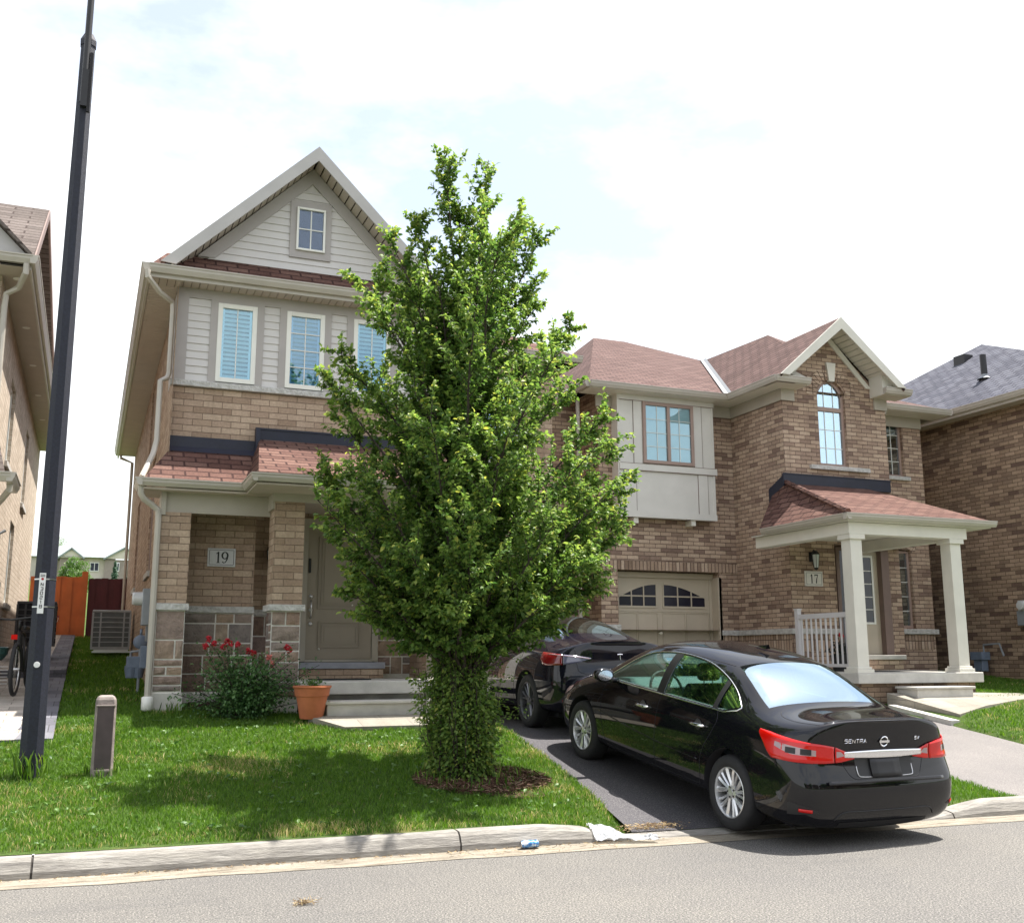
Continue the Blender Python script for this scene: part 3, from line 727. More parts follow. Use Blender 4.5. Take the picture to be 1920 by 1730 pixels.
# downspouts
g = MB(); g.tube([(.44, 14.12, 6.62), (.44, 14.12, 6.53), (.62, 14.35, 6.40), (.80, 14.50, 6.33), (.81, 14.51, 6.2), (.81, 14.51, 5.32), (.79, 14.47, 5.24), (.70, 14.42, 5.18), (.70, 14.42, 4.36), (.66, 14.3, 4.15), (.52, 13.86, 3.76)], .037, 8, cap=True)
g.tube([(.52, 13.80, 3.64), (.52, 13.80, 3.54), (.56, 13.84, 3.48), (.66, 13.90, 3.42), (.74, 13.93, 3.36), (.755, 13.93, 3.28), (.755, 13.93, .9)], .040, 8)
g.build('downspout', M['gutter'], H19, angle=40)
g = MB(); g.lathe([(.045, 0), (.07, .02), (.07, .17), (.045, .18), (0, .18)], (.755, 13.93, .85), 12); g.build('drain_cap', M['vinyl'], H19, smooth=True)
g = MB(); g.tube([(.52, 27.9, 6.6), (.52, 27.9, 6.5), (.8, 27.95, 6.4), (.80, 27.95, 1.9)], .04, 6); g.build('downspout', M['gutter'], H19)
# front door, frame, sill
D = MB(); yD = 15.36
D.box(2.96, 3.94, yD, yD+.05, 1.475, 3.42)
D_ = D.build('front_door', M['door19'], H19)
g = MB()
for (a, b, c, d) in ((3.12, 3.79, 2.20, 3.26), (3.14, 3.77, 1.64, 2.02)):
    for k, (o, t) in enumerate(((0, .022), (.05, .012))):
        g.box(a+o, b-o, yD-t, yD-.0005, d-o-.022, d-o); g.box(a+o, b-o, yD-t, yD-.0005, c+o, c+o+.018)
        g.box(a+o, a+o+.018, yD-t, yD-.0005, c+o+.018, d-o-.018); g.box(b-o-.018, b-o, yD-t, yD-.0005, c+o+.018, d-o-.018)
    g.box(a+.09, b-.09, yD-.008, yD-.0005, c+.09, d-.09)
g.build('door_panel', M['door19'], D_)
g = MB(); g.tube([(3.02, yD-.01, 2.32), (3.02, yD-.05, 2.30), (3.02, yD-.055, 2.22), (3.02, yD-.05, 2.10), (3.02, yD-.01, 2.07)], .012, 8)
for z in (2.38, 2.18, 1.98): g.lathe([(0, 0), (.03, 0), (.032, -.012), (.02, -.03), (0, -.032)][::-1], (3.02, yD, z), 12, axis='y')
g.build('door_handle', M['silver'], D_, smooth=True)
g = MB(); g.box(2.975, 3.005, yD-.04, yD, 2.72, 2.93); g.build('door_camera', M['blackm'], D_, bevel=.006)
g = MB(); g.lathe([(0, -.03), (.012, -.02), (.014, 0)], (3.16, yD, 1.62), 10, axis='y'); g.lathe([(0, -.03), (.012, -.02), (.014, 0)], (3.64, yD, 2.26), 10, axis='y'); g.build('door_stop', M['vinyl'], D_)
g = MB(); g.box(2.87, 2.955, yD-.03, yD+.05, 1.44, 3.52); g.box(3.945, 4.03, yD-.03, yD+.05, 1.44, 3.52); g.box(2.955, 3.945, yD-.03, yD+.05, 3.425, 3.52); g.box(2.955, 3.945, yD-.05, yD+.02, 1.435, 1.472)
g.build('door_frame', M['frieze'], H19)
g = MB(); g.box(2.83, 4.08, 15.05, 15.4, 1.34, 1.43); g.build('door_sill', plain('blue grey stone sill', (.30, .31, .36), .8, .1, 8), H19, bevel=.006)
g = MB(); g.box(2.85, 4.06, 15.08, 15.4, 1.18, 1.338); g.build('sill_riser', M['brick19'], H19)
g = MB(); g.box(2.52, 5.05, 13.30, 15.38, 1.04, 1.20); g.build('porch_slab', M['conc'], H19, bevel=.012)
g = MB(); g.box(2.60, 5.0, 13.42, 15.3, .6, 1.035); g.build('porch_base', M['concd'], H19)
g = MB(); g.box(2.78, 4.75, 12.90, 13.30, .78, .935); g.box(2.75, 4.78, 12.87, 13.31, .935, .97); g.build('entrance_step', M['conc'], H19, bevel=.008)
# number plate
g = MB(); g.box(1.45, 1.82, 14.575, 14.60, 2.71, 2.96); pl = g.build('house_number_plate', plain('grey number plate', (.60, .60, .61), .7, .06, 20), H19, bevel=.006)
g = MB(); digits('19', 1.635, 2.835, 14.5745, .15, g)
fr_ = [(1.475, 2.735), (1.795, 2.735), (1.795, 2.935), (1.475, 2.935)]
for (a, b, c, d) in ((1.475, 1.795, 2.732, 2.738), (1.475, 1.795, 2.932, 2.938), (1.472, 1.478, 2.74, 2.93), (1.792, 1.798, 2.74, 2.93)): g.box(a, b, 14.5735, 14.5755, c, d)
g.build('numerals', M['blackm'], pl, uv=False)
def wall_lamp(parent, x, y, z, s=1.):
    g = MB(); g.box(x-.05*s, x+.05*s, y-.02, y, z-.08*s, z+.1*s); g.tube([(x, y-.02, z+.06*s), (x, y-.08*s, z+.13*s), (x, y-.13*s, z+.09*s)], .012*s, 6)
    g.lathe([(.0, .12), (.03, .11), (.075, .05), (.08, .04)], (x, y-.13*s, z), 6); g.lathe([(.045, -.20), (.03, -.23), (0, -.25)], (x, y-.13*s, z), 6)
    for k in range(6):
        t = k*math.pi/3; a = (x+.072*s*math.cos(t), y-.13*s+.072*s*math.sin(t), z+.04); b = (x+.045*s*math.cos(t), y-.13*s+.045*s*math.sin(t), z-.20)
        g.tube([a, b], .005, 4)
    l = g.build('wall_lantern', M['blackm'], parent)
    g = MB(); g.lathe([(.068, .04), (.042, -.20)], (x, y-.13*s, z), 6); g.build('lantern_glass', mat('frosted lantern glass', (.55, .6, .6), .35), l)
wall_lamp(H19, 2.42, 15.4, 2.98)
# garage door of 19
g = MB(); g.box(4.95, 7.08, 17.30, 17.34, .7, 2.95)
for i in range(4):
    for j in range(4): g.box(5.03+i*.5, 5.44+i*.5, 17.288, 17.299, .80+j*.53, 1.24+j*.53)
g.build('garage_door', M['garage'], H19)
window(H19, 5.3, 6.7, 4.75, 6.1, 16.26, .06, 4, 3, 'vinyl', 'reflected_sky', 'glassr', split=(6.0,))
g = MB(); g.box(5.2, 6.8, 16.22, 16.32, 4.66, 4.745); g.build('window_sill', M['cap'], H19)
# ================================================================ house 17
H17 = thing('brick_house', 'brown brick house number 17 with arched gable window and white-columned porch', 'house', (12, 17, .9))
FX, FY, GY, RY, RX = 11.88, 15.8, 17.5, 16.55, 15.9
BX, GX = 14.33, 8.86
# front gable section (brick) with arched opening
ac = (13.01, 6.50, .33)                  # arch centre x, spring z, radius-ish
g = MB(); a, b, c = 12.70, 13.36, 5.06
wall(g, FX, BX, 3.6, 6.50, FY, [(a, b, c, 6.50)], .12)
arc = [(a+(b-a)*i/12, 6.50+.26*math.sin(math.pi*i/12)**.75) for i in range(13)]
# masonry above the spring line, fanned around the arch, up to the gable slope
ZT = 7.72; xm = (FX+BX)/2-.15
def topz(x): return ZT-abs(x-12.95)*.99 if True else 0
for (x0, z0), (x1, z1) in zip(arc, arc[1:]):
    g.poly([(x0, FY, z0), (x1, FY, z1), (x1, FY, topz(x1)), (x0, FY, topz(x0))] if not (x0 < 12.95 < x1) else [(x0, FY, z0), (x1, FY, z1), (x1, FY, topz(x1)), (12.95, FY, ZT), (x0, FY, topz(x0))])
    g.poly([(x0, FY, z0), (x0, FY+.12, z0), (x1, FY+.12, z1), (x1, FY, z1)])
g.poly([(FX, FY, 6.5), (a, FY, 6.5), (a, FY, topz(a)), (FX, FY, topz(FX))])
g.poly([(b, FY, 6.5), (BX, FY, 6.5), (BX, FY, max(6.5, topz(BX))), (b, FY, topz(b))])
wall(g, FX, 12.9, .8, 3.6, FY)
wall(g, 12.9, 14.70, 1.2, 3.6, FY+.30, [(13.1, 14.42, 1.2, 3.58)], .1)
g.poly([(12.9, FY, .8), (12.9, FY+.3, .8), (12.9, FY+.3, 3.6), (12.9, FY, 3.6)])
wall(g, 14.70, RX, .8, 6.4, RY, [(14.98, 15.42, 2.05, 3.62), (14.96, 15.42, 5.12, 6.35)], .14)
g.poly([(BX, FY, 3.6), (BX, RY, 3.6), (BX, RY, 7.0), (BX, FY, 7.0)])
g.poly([(14.70, FY+.3, .8), (14.70, RY, .8), (14.70, RY, 3.6), (14.70, FY+.3, 3.6)])
wall(g, BX, 14.72, 3.55, 6.4, RY)
g.box(12.9, 14.7, FY, RY, 3.58, 3.6)
g.build('front_wall', M['brick17'], H17)
# side of the projecting wing, facing the driveway
g = MB(); g.poly([(FX, GY+.1, .7), (FX, FY, .7), (FX, FY, 6.6), (FX, GY+.1, 6.6)]); g.build('wing_side_wall', M['brick17'], H17)
# garage wall
g = MB(); wall(g, 9.22, FX, 2.09, 3.12, GY, [(9.22, 11.45, 2.0, 3.12)], .25); wall(g, GX, FX, 3.30, 6.5, GY)
wall(g, 11.45, FX, .7, 2.09, GY); g.box(GX+.004, 9.216, GY+.002, GY+.4, .7, 3.118)
g.poly([(GX, 29, .8), (GX, GY, .8), (GX, GY, 6.6), (GX, 29, 6.6)])
g.poly([(RX, RY, .8), (RX, 29, .8), (RX, 29, 6.4), (RX, RY, 6.4)])
g.poly([(GX, 29, .8), (RX, 29, .8), (RX, 29, 6.4), (GX, 29, 6.4)][::-1])
g.box(7.95, GX-.003, 18.3, 18.5, .7, 6.4)
g.build('garage_wall', M['brick17'], H17)
g = MB(); g.box(GX, FX-.005, GY-.02, GY+.04, 3.12, 3.30); g.build('soldier_course', M['brick17s'], H17, rot=True)
g = MB(); g.box(GX-.03, 9.25, GY-.05, GY+.3, 1.98, 2.09); g.build('limestone_cap', M['cap'], H17, bevel=.01)
g = MB(); g.box(11.47, FX+.01, GY-.06, GY, 1.90, 2.0); g.box(FX-.06, FX+.0, FY-.06, GY-.06, 1.90, 2.0); g.box(FX, 12.9, FY-.06, FY-.001, 1.90, 2.0)
g.build('limestone_cap', M['cap'], H17, bevel=.01)
g = MB(); g.box(14.66, RX+.05, RY-.07, RY, 1.93, 2.03); g.build('limestone_cap', M['cap'], H17, bevel=.01)
g = MB(); g.box(15.0, RX-.05, RY-.012, RY, 1.63, 1.92); g.box(11.50, FX, GY-.012, GY, 1.6, 1.9); g.box(FX-.012, FX, FY+.05, GY-.02, 1.58, 1.9); g.box(FX+.03, 12.9, FY-.012, FY, 1.6, 1.9)
g.build('soldier_course', M['brick17s'], H17, rot=True)
# arch voussoirs and keystone
g = MB(); n = 15
for i in range(n):
    t0, t1 = math.pi*(i+.06)/n, math.pi*(i+.94)/n
    if abs(i-(n-1)/2) < 1: continue
    def pt(t, r): return (13.03-r*math.cos(t), FY-.014, 6.42+(r*.92)*math.sin(t)**.85)
    g.prism([pt(t0, .36), pt(t1, .36), pt(t1, .58), pt(t0, .58)], (0, .02, 0))
g.build('arch_voussoirs', M['brick17s'], H17)
g = MB(); g.prism([(12.98, FY-.05, 6.72), (13.10, FY-.05, 6.72), (13.15, FY-.05, 7.09), (12.93, FY-.05, 7.09)], (0, .06, 0)); g.build('keystone', M['creamtrim'], H17)
# arched window
wy = FY+.06
g = MB(); fr = .055
g.box(a, a+fr, wy, wy+.06, c, 6.50); g.box(b-fr, b, wy, wy+.06, c, 6.50); g.box(a+fr, b-fr, wy, wy+.06, c, c+fr); g.box(a+fr, b-fr, wy-.004, wy+.06, 6.14, 6.22)
for (p, q) in zip(arc, arc[1:]):
    f_ = lambda u: (a+fr+(u[0]-a)*(b-a-2*fr)/(b-a), u[1]-fr)
    p2, q2 = f_(p), f_(q)
    g.prism([(p[0], wy, p[1]), (q[0], wy, q[1]), (q2[0], wy, q2[1]), (p2[0], wy, p2[1])], (0, .06, 0))
wn = g.build('arched_window', M['brownframe'], H17)
g = MB(); g.prism([(a+.03, wy+.03, c+.03), (b-.03, wy+.03, c+.03)]+[(min(max(x, a+.03), b-.03), wy+.03, z-.02) for x, z in arc[::-1]], (0, .005, 0)); g.build('pane', M['glassr'], wn)
g = MB()
for i in (1, 2): x = a+(b-a)*i/3; g.box(x-.006, x+.006, wy+.02, wy+.027, c+.05, 6.5+.18)
for z in (5.42, 5.78): g.box(a+fr, b-fr, wy+.019, wy+.026, z-.006, z+.006)
g.build('muntin', M['vinyl'], wn)
g = MB(); g.poly([(a, wy+.11, c), (b, wy+.11, c), (b, wy+.11, 6.75), (a, wy+.11, 6.75)]); g.build('reflected_sky', M['reflected_sky'], wn)
g = MB(); g.box(12.44, 13.82, FY-.07, FY+.05, 4.97, 5.05); g.build('window_sill', M['cap'], H17, bevel=.008)
window(H17, 14.98, 15.42, 2.05, 3.60, RY+.07, .05, 1, 5, 'brownframe', 'dark', 'glassr')
window(H17, 14.96, 15.42, 5.12, 6.33, RY+.07, .05, 2, 4, 'brownframe', 'reflected_sky', 'glassr')
g = MB(); g.box(14.92, 15.52, RY-.06, RY+.05, 5.04, 5.118); g.build('window_sill', M['cap'], H17, bevel=.008)
g = MB(); n = 9
for i in range(n):
    t0, t1 = math.pi*(i+.05)/n, math.pi*(i+.95)/n
    g.prism([(15.2-.24*math.cos(t), RY-.014, 3.56+(.10)*math.sin(t)) for t in (t0, t1)]+[(15.2-.34*math.cos(t), RY-.014, 3.60+(.26)*math.sin(t)) for t in (t1, t0)], (0, .02, 0))
g.build('arch_voussoirs', M['brick17s'], H17)
# stucco bay
by = 17.26
g = MB(); g.box(9.20, 11.28, by, GY, 4.12, 6.53); g.build('stucco_bay', M['cream'], H17)
g = MB()
g.box(9.17, 11.31, by-.02, by, 6.37, 6.53); g.box(9.17, 11.33, by-.035, by, 5.0, 5.13); g.box(9.17, 11.30, by-.02, by, 4.10, 4.22)
for x0, x1 in ((9.17, 9.20), (9.49, 9.69), (10.83, 11.02), (11.25, 11.29)): g.box(x0, x1, by-.012, by, 5.13, 6.37)
for x0, x1 in ((9.17, 9.53), (10.9, 11.12), (11.24, 11.29)): g.box(x0, x1, by-.012, by, 4.22, 5.0)
g.box(9.145, 9.197, by-.01, GY, 4.12, 6.5)
g.build('bay_trim', M['cream'], H17)
g = MB()
for x in (9.49, 9.69-.012, 10.83, 11.02): g.box(x-.004, x+.004, by-.0145, by-.002, 5.13, 6.37)
for x in (9.53, 10.9, 11.12): g.box(x-.004, x+.004, by-.0145, by-.002, 4.22, 5.0)
for z in (6.37, 5.0, 5.13): g.box(9.18, 11.30, by-.0375 if z < 6 else by-.0225, by-.002, z-.005, z+.003)
g.build('caulk_line', M['dkbrown'], H17)
for x in (9.52, 10.78): g = MB(); g.box(x-.05, x+.05, by+.02, GY, 3.99, 4.098); g.build('corbel', M['creamtrim'], H17)
window(H17, 9.69, 10.82, 5.15, 6.36, by-.045, .065, 4, 4, 'brownframe', 'reflected_sky', 'glass', split=(10.255,), bars=.01)
# garage door with arched lights
gy = 17.75
g = MB(); g.box(9.22, 11.42, gy, gy+.05, .85, 3.0)
gd = g.build('garage_door', M['garage'], H17)
g = MB()
for (x0, x1) in ((9.30, 10.21), (10.29, 11.36)):
    n = 2; wv = (x1-x0)/n
    for i in range(n):
        for (z0, z1) in ((1.72, 2.32), (1.12, 1.64)):
            p, q = x0+i*wv+.04, x0+(i+1)*wv-.04
            g.box(p-.03, q+.03, gy-.012, gy, z1, z1+.02); g.box(p-.03, p-.012, gy-.012, gy, z0, z1); g.box(q+.012, q+.03, gy-.012, gy, z0, z1); g.box(p-.03, q+.03, gy-.012, gy, z0-.02, z0)
g.box(9.22, 11.42, gy-.010, gy, 2.35, 2.38); g.box(9.22, 11.42, gy-.006, gy-.001, 1.665, 1.675)
g.build('door_moulding', M['garage'], gd)
for side, (x0, x1) in enumerate(((9.36, 10.16), (10.34, 11.26))):
    n = 10; pts = []
    for i in range(n+1):
        t = i/n; x = x0+(x1-x0)*t; u = t if side == 0 else 1-t
        pts.append((x, 2.62+.25*math.sin(u*math.pi/2)))
    g = MB(); g.prism([(x0, gy-.006, 2.46), (x1, gy-.006, 2.46)]+[(x, gy-.006, z) for x, z in pts[::-1]], (0, .005, 0)); gw = g.build('garage_window', M['glassd'] if 'glassd' in M else mat('dark garage glass', (.015, .016, .03), .15), gd)
    g = MB()
    for i in (1, 2): x = x0+(x1-x0)*i/3; g.box(x-.012, x+.012, gy-.018, gy-.006, 2.46, interp(x, pts))
    g.box(x0, x1, gy-.0175, gy-.006, 2.635, 2.66)
    g.box(x0-.03, x1+.03, gy-.016, gy, 2.42, 2.46); g.box(x0-.03, x0, gy-.016, gy, 2.46, pts[0][1]); g.box(x1, x1+.03, gy-.016, gy, 2.46, pts[-1][1])
    for (p, q) in zip(pts, pts[1:]): g.prism([(p[0], gy-.016, p[1]), (q[0], gy-.016, q[1]), (q[0], gy-.016, q[1]+.03), (p[0], gy-.016, p[1]+.03)], (0, .015, 0))
    g.build('window_grille', M['garage'], gw)
g = MB(); g.box(10.20, 10.28, gy-.03, gy-.01, 1.93, 1.96); g.tube([(10.24, gy-.01, 1.945), (10.24, gy-.04, 1.945)], .025, 8); g.build('latch_handle', M['chrome'], gd)
g = MB(); g.box(9.22, 11.45, GY+.2, gy+.05, 3.0, 3.1); g.box(11.42, 11.50, GY+.0, gy+.04, .8, 3.02); g.box(9.19, 9.25, GY+.24, gy+.05, .8, 3.02); g.box(11.36, 11.42, gy-.02, gy, .85, 3.0)
g.build('garage_frame', M['garage'], H17)
# front door of 17
dy = 16.16
g = MB(); g.box(13.18, 13.26, dy-.05, dy+.06, 1.53, 3.56); g.box(13.56, 13.66, dy-.06, dy+.06, 1.53, 3.50); g.box(14.20, 14.38, dy-.12, dy+.06, 1.5, 3.56); g.box(13.26, 14.2, dy-.05, dy+.06, 3.50, 3.56)
g.build('door_frame', M['dkbrown'], H17)
g = MB(); g.box(13.26, 13.56, dy, dy+.03, 1.55, 3.5); g.build('sidelight', mat('sidelight glass', (.02, .02, .025), .1), H17)
g = MB(); g.box(13.66, 14.20, dy+.01, dy+.05, 1.53, 3.5); fd = g.build('front_door', M['garage'], H17)
g = MB(); g.box(13.78, 13.82, dy-.01, dy+.01, 2.1, 3.42); g.box(14.04, 14.08, dy-.01, dy+.01, 2.1, 3.42); g.box(13.82, 14.04, dy-.01, dy+.01, 2.1, 2.14); g.box(13.82, 14.04, dy-.01, dy+.01, 3.38, 3.42)
lf = g.build('door_light_frame', M['vinyl'], fd)
g = MB(); g.box(13.82, 14.04, dy+.0, dy+.008, 2.14, 3.38); g.build('door_glass', mat('door glass', (.02, .025, .03), .08), fd)
g = MB()
for z in (2.38, 2.62, 2.87, 3.12): g.box(13.82, 14.04, dy-.006, dy-.001, z-.008, z+.008)
g.build('muntin', M['vinyl'], fd)
g = MB(); g.box(12.85, 14.35, dy-.46, dy-.0, 1.44, 1.52); g.build('door_sill', M['conc'], H17, bevel=.006)
g = MB(); g.box(12.9, 14.3, dy-.42, dy, 1.24, 1.438); g.build('sill_riser', M['brick17'], H17)
# number plate and lantern
g = MB(); g.box(12.18, 12.58, FY-.025, FY, 2.77, 3.045); pl = g.build('house_number_plate', plain('stone number plate', (.64, .62, .58), .7, .06, 20), H17, bevel=.006)
g = MB(); digits('17', 12.38, 2.905, FY-.0255, .16, g, .62)
for (p, q, c_, d_) in ((12.21, 12.55, 2.797, 2.803), (12.21, 12.55, 3.012, 3.018), (12.207, 12.213, 2.80, 3.015), (12.547, 12.553, 2.80, 3.015)): g.box(p, q, FY-.0265, FY-.0245, c_, d_)
g.build('numerals', M['blackm'], pl, uv=False)
wall_lamp(H17, 12.36, FY, 3.30)
# roofs of 17
g = MB(); E = 6.6; s1 = .62
P1 = (9.80, 19.6, 8.16); 
FR = lambda y: E+.466*(y-17)
V1 = (14.17, 22.0, 8.93)
roofslab(g, [(8.44, 17.0, E), (11.49, 17.0, E), V1, (13.1, 24.2, FR(24.2)), (12.16, 24.2, FR(24.2))])
roofslab(g, [(8.44, 17.0, E), (12.16, 24.2, 9.95), (8.44, 29.3, E)])
roofslab(g, [(12.16, 24.2, 9.95), (13.1, 24.2, 9.95), (14.9, 29.3, E), (8.44, 29.3, E)])
roofslab(g, [(13.1, 24.2, 9.95), V1, (15.6, 29.3, E), (14.9, 29.3, E)])
ZR = 7.86
roofslab(g, [(11.50, 15.30, E), (12.95, 15.30, ZR), (12.95, 17.1, ZR), (13.85, 18.8, 8.642), V1, (11.50, 17.0, E)])
roofslab(g, [(14.42, 15.30, E-.02), (12.95, 15.30, ZR), (12.95, 17.4, ZR), (14.42, 18, E)])
roofslab(g, [(13.85, 18.8, 8.642), (12.93, 17.08, 7.85), (15.4, 17.08, 7.4)])
roofslab(g, [(13.85, 18.8, 8.642), V1, (16.2, 24, 6.9), (15.4, 17.08, 7.4)])
roofslab(g, [(14.35, 16.10, E-.10), (16.25, 16.10, E-.10), (14.6, 18.6, 7.6), (14.0, 18.6, 7.6)])
roofslab(g, [(16.25, 16.10, E-.10), (16.25, 29.2, E-.10), (14.6, 26, 7.6), (14.6, 18.6, 7.6)])
g.build('roof', M['shingle17'], H17)
g = MB(); vz = .035
g.poly([(11.40, 17.0, E+vz), (11.50, 17.0, E+vz), (14.17, 22.0, 8.93+vz), (14.08, 22.0, 8.93+vz)]); g.poly([(11.50, 17.0, E+vz), (11.50, 16.88, E+vz), (14.17, 21.86, 8.93+vz), (14.17, 22.0, 8.93+vz)])
g.build('valley_flashing', mat('galvanised valley', (.22, .23, .24), .6, .2), H17)
g = MB()
gutter(g, (8.44, 17.02, E), (11.50, 17.02, E), (0, -1, 0)); gutter(g, (11.52, 15.36, E-.001), (11.52, 17.02, E-.001), (-1, 0, 0)); gutter(g, (11.46, 15.42, E), (12.22, 15.42, E), (0, -1, 0))
gutter(g, (13.98, 15.42, E), (14.62, 15.42, E), (0, -1, 0)); gutter(g, (14.35, 16.12, E-.10), (16.28, 16.12, E-.10), (0, -1, 0)); gutter(g, (16.24, 16.05, E-.101), (16.24, 29, E-.101), (1, 0, 0)); gutter(g, (8.45, 17.0, E-.001), (8.45, 29, E-.001), (-1, 0, 0))
g.build('eave_gutter', M['gutter'], H17)
g = MB()
g.box(8.46, 11.88, 17.0, 17.5, 6.475, 6.49); g.box(11.5, 11.9, 15.4, 17.0, 6.475, 6.49); g.box(11.5, 12.22, 15.4, 15.8, 6.474, 6.489); g.box(13.98, 14.62, 15.4, 15.8, 6.474, 6.489); g.box(14.35, 16.25, 16.1, 16.55, 6.38, 6.395)
g.build('eave_soffit', M['creamtrim'], H17)
g = MB(); g.box(8.8, 9.16, GY-.035, GY, 6.25, 6.475); g.box(11.30, FX-.035, GY-.035, GY, 6.25, 6.475); g.box(FX-.035, FX+.0, FY-.035, GY-.0, 6.25, 6.474); g.box(FX, 12.15, FY-.035, FY, 6.25, 6.474)
g.box(14.05, BX+.03, FY-.035, FY, 6.25, 6.474); g.box(BX+.035, RX, RY-.035, RY, 6.16, 6.38); g.box(BX, BX+.03, FY, RY, 6.2, 6.47)
g.build('frieze_board', M['frieze'], H17)
# gable return boxes, rake boards and soffit
g = MB(); g.prism([(11.93, 15.42, E-.004), (12.22, 15.42, E-.004), (12.16, 15.8, E+.26), (12.0, 15.8, E+.26)], (0, .0, .02)); g.box(13.98, 14.55, 15.43, 15.8, E-.11, E+.02); g.prism([(13.98, 15.44, E+.02), (14.5, 15.44, E+.02), (13.98, 15.44, E+.28)], (0, .36, 0))
g.build('gable_return', M['creamtrim'], H17)
g = MB()
for s in (-1, 1):
    ex = 11.50 if s < 0 else 14.42
    g.prism([(ex, 15.27, 6.60), (12.95, 15.27, 7.86), (12.95, 15.27, 7.63), (ex-s*.20, 15.27, 6.60)], (0, .03, 0))
g.build('rake_board', M['creamtrim'], H17)
g = MB()
for s in (-1, 1):
    ex = 11.62 if s < 0 else 14.30; n = 14
    for i in range(n):
        t0, t1 = i/n, (i+1)/n-.012; x0, x1 = ex+(12.95-ex)*t0, ex+(12.95-ex)*t1; z0, z1 = 6.60+(7.74-6.60)*t0, 6.60+(7.74-6.60)*t1
        g.prism([(x0, 15.3, z0), (x1, 15.3, z1), (x1, FY+.02, z1), (x0, FY+.02, z0)], (0, 0, .02))
g.build('gable_soffit', M['creamtrim'], H17)
g = MB()
for s in (-1, 1): g.prism([(12.95+s*1.05, FY-.03, 6.66), (12.95, FY-.03, 7.74), (12.95, FY-.03, 7.58), (12.95+s*.92, FY-.03, 6.66)], (0, .03, 0))
g.build('gable_frieze', M['creamtrim'], H17)
# chimney-free hip vent
# porch of 17
g = MB(); EZ = 3.74
roofslab(g, [(11.06, 13.16, EZ), (14.02, 13.16, EZ), (13.75, 15.78, 4.66), (11.86, 15.78, 4.66)])
roofslab(g, [(11.06, 13.16, EZ), (11.86, 15.78, 4.66), (11.86, 16.2, 4.5), (11.06, 15.55, EZ)])
roofslab(g, [(14.02, 13.16, EZ), (13.75, 15.78, 4.66), (14.02, 16.5, EZ+.1)])
g.build('porch_roof', M['shingle'], H17)
g = MB(); g.tube([(11.06, 13.16, EZ+.02), (11.86, 15.78, 4.68)], .05, 6); g.build('hip_ridge', M['shingle'], H17)
g = MB(); g.box(11.80, 14.30, FY-.05, FY, 4.62, 4.84); g.box(11.79, 14.32, FY-.06, FY-.04, 4.83, 4.85); g.prism([(FX-.03, FY-.04, 4.64), (FX-.03, 16.3, 4.35), (FX-.03, 16.3, 4.62), (FX-.03, FY-.04, 4.86)], (.025, 0, 0))
g.build('roof_flashing', M['flash'], H17)
g = MB(); gutter(g, (10.97, 13.18, EZ-.01), (14.11, 13.18, EZ-.01), (0, -1, 0), h=.10, d=.10); gutter(g, (11.07, 13.10, EZ-.011), (11.07, 15.42, EZ-.011), (-1, 0, 0), h=.10, d=.10)
g.build('porch_gutter', M['vinyl'] if False else M['gutter'], H17)
g = MB(); g.box(11.06, 14.05, 13.18, 15.8, EZ-.125, EZ-.11); g.build('porch_soffit', M['creamtrim'], H17)
g = MB(); g.box(11.15, 13.60, 13.28, 13.50, 3.42, 3.61); g.box(11.15, 11.37, 13.50, 15.8, 3.42, 3.61); g.box(13.38, 13.60, 13.50, 15.8, 3.42, 3.61); g.build('porch_beam', M['creamtrim'], H17, bevel=.004)
for x, lb in ((11.31, 0), (13.37, 1)):
    g = MB(); y_ = 13.43; hw = .112
    V = [(x+sx*hw, y_+sy*hw, z) for z in (1.33, 3.36) for sx, sy in ((-1, -1), (1, -1), (1, 1), (-1, 1))]
    g.add(V, [(0, 1, 5, 4), (1, 2, 6, 5), (2, 3, 7, 6), (3, 0, 4, 7)])
    g.box(x-hw-.04, x+hw+.04, y_-hw-.04, y_+hw+.04, 3.34, 3.42)
    cl = g.build('porch_column', M['creamtrim'], H17, bevel=.006)
    g = MB()
    g.box(x-hw-.05, x+hw+.05, y_-hw-.05, y_+hw+.05, 1.24, 1.30); g.box(x-hw-.025, x+hw+.025, y_-hw-.025, y_+hw+.025, 1.30, 1.335)
    g.build('column_base', M['creamtrim'], cl, bevel=.006)
g = MB(); g.box(11.13, 13.68, 13.24, 16.55, 1.08, 1.24); g.box(13.68, 14.7, 15.9, 16.5, 1.08, 1.239); g.build('porch_slab', M['conc'], H17, bevel=.012)
g = MB(); g.box(11.22, 13.6, 13.36, 16.5, .5, 1.075); g.build('porch_base', M['brickR'], H17)
g = MB(); g.box(11.86, 12.98, 12.80, 13.24, .72, 1.00); g.box(11.83, 13.01, 12.77, 13.25, 1.00, 1.035); g.build('porch_step', M['conc'], H17, bevel=.008)
# railing
g = MB(); g.box(11.24, 11.32, 14.82, 14.90, 1.24, 2.28); g.box(11.23, 11.33, 14.81, 14.91, 2.28, 2.30); rl = g.build('porch_railing', M['vinylg'] if 'vinylg' in M else plain('pale grey vinyl', (.55, .53, .54), .45, .03, 5), H17)
g = MB(); g.box(11.255, 11.305, 13.55, 14.82, 2.12, 2.20); g.build('top_rail', rl.data.materials[0], rl)
g = MB(); g.box(11.26, 11.30, 13.55, 14.82, 1.33, 1.38); g.build('bottom_rail', rl.data.materials[0], rl)
for i in range(10):
    y_ = 13.64+i*.125; g = MB(); g.box(11.268, 11.292, y_-.012, y_+.012, 1.38, 2.12); g.build('baluster', rl.data.materials[0], rl)
g = MB(); g.tube([(8.55, 17.75, 6.4), (8.55, 17.75, 1.0)], .04, 8); g.build('downspout', M['gutter'], H17)

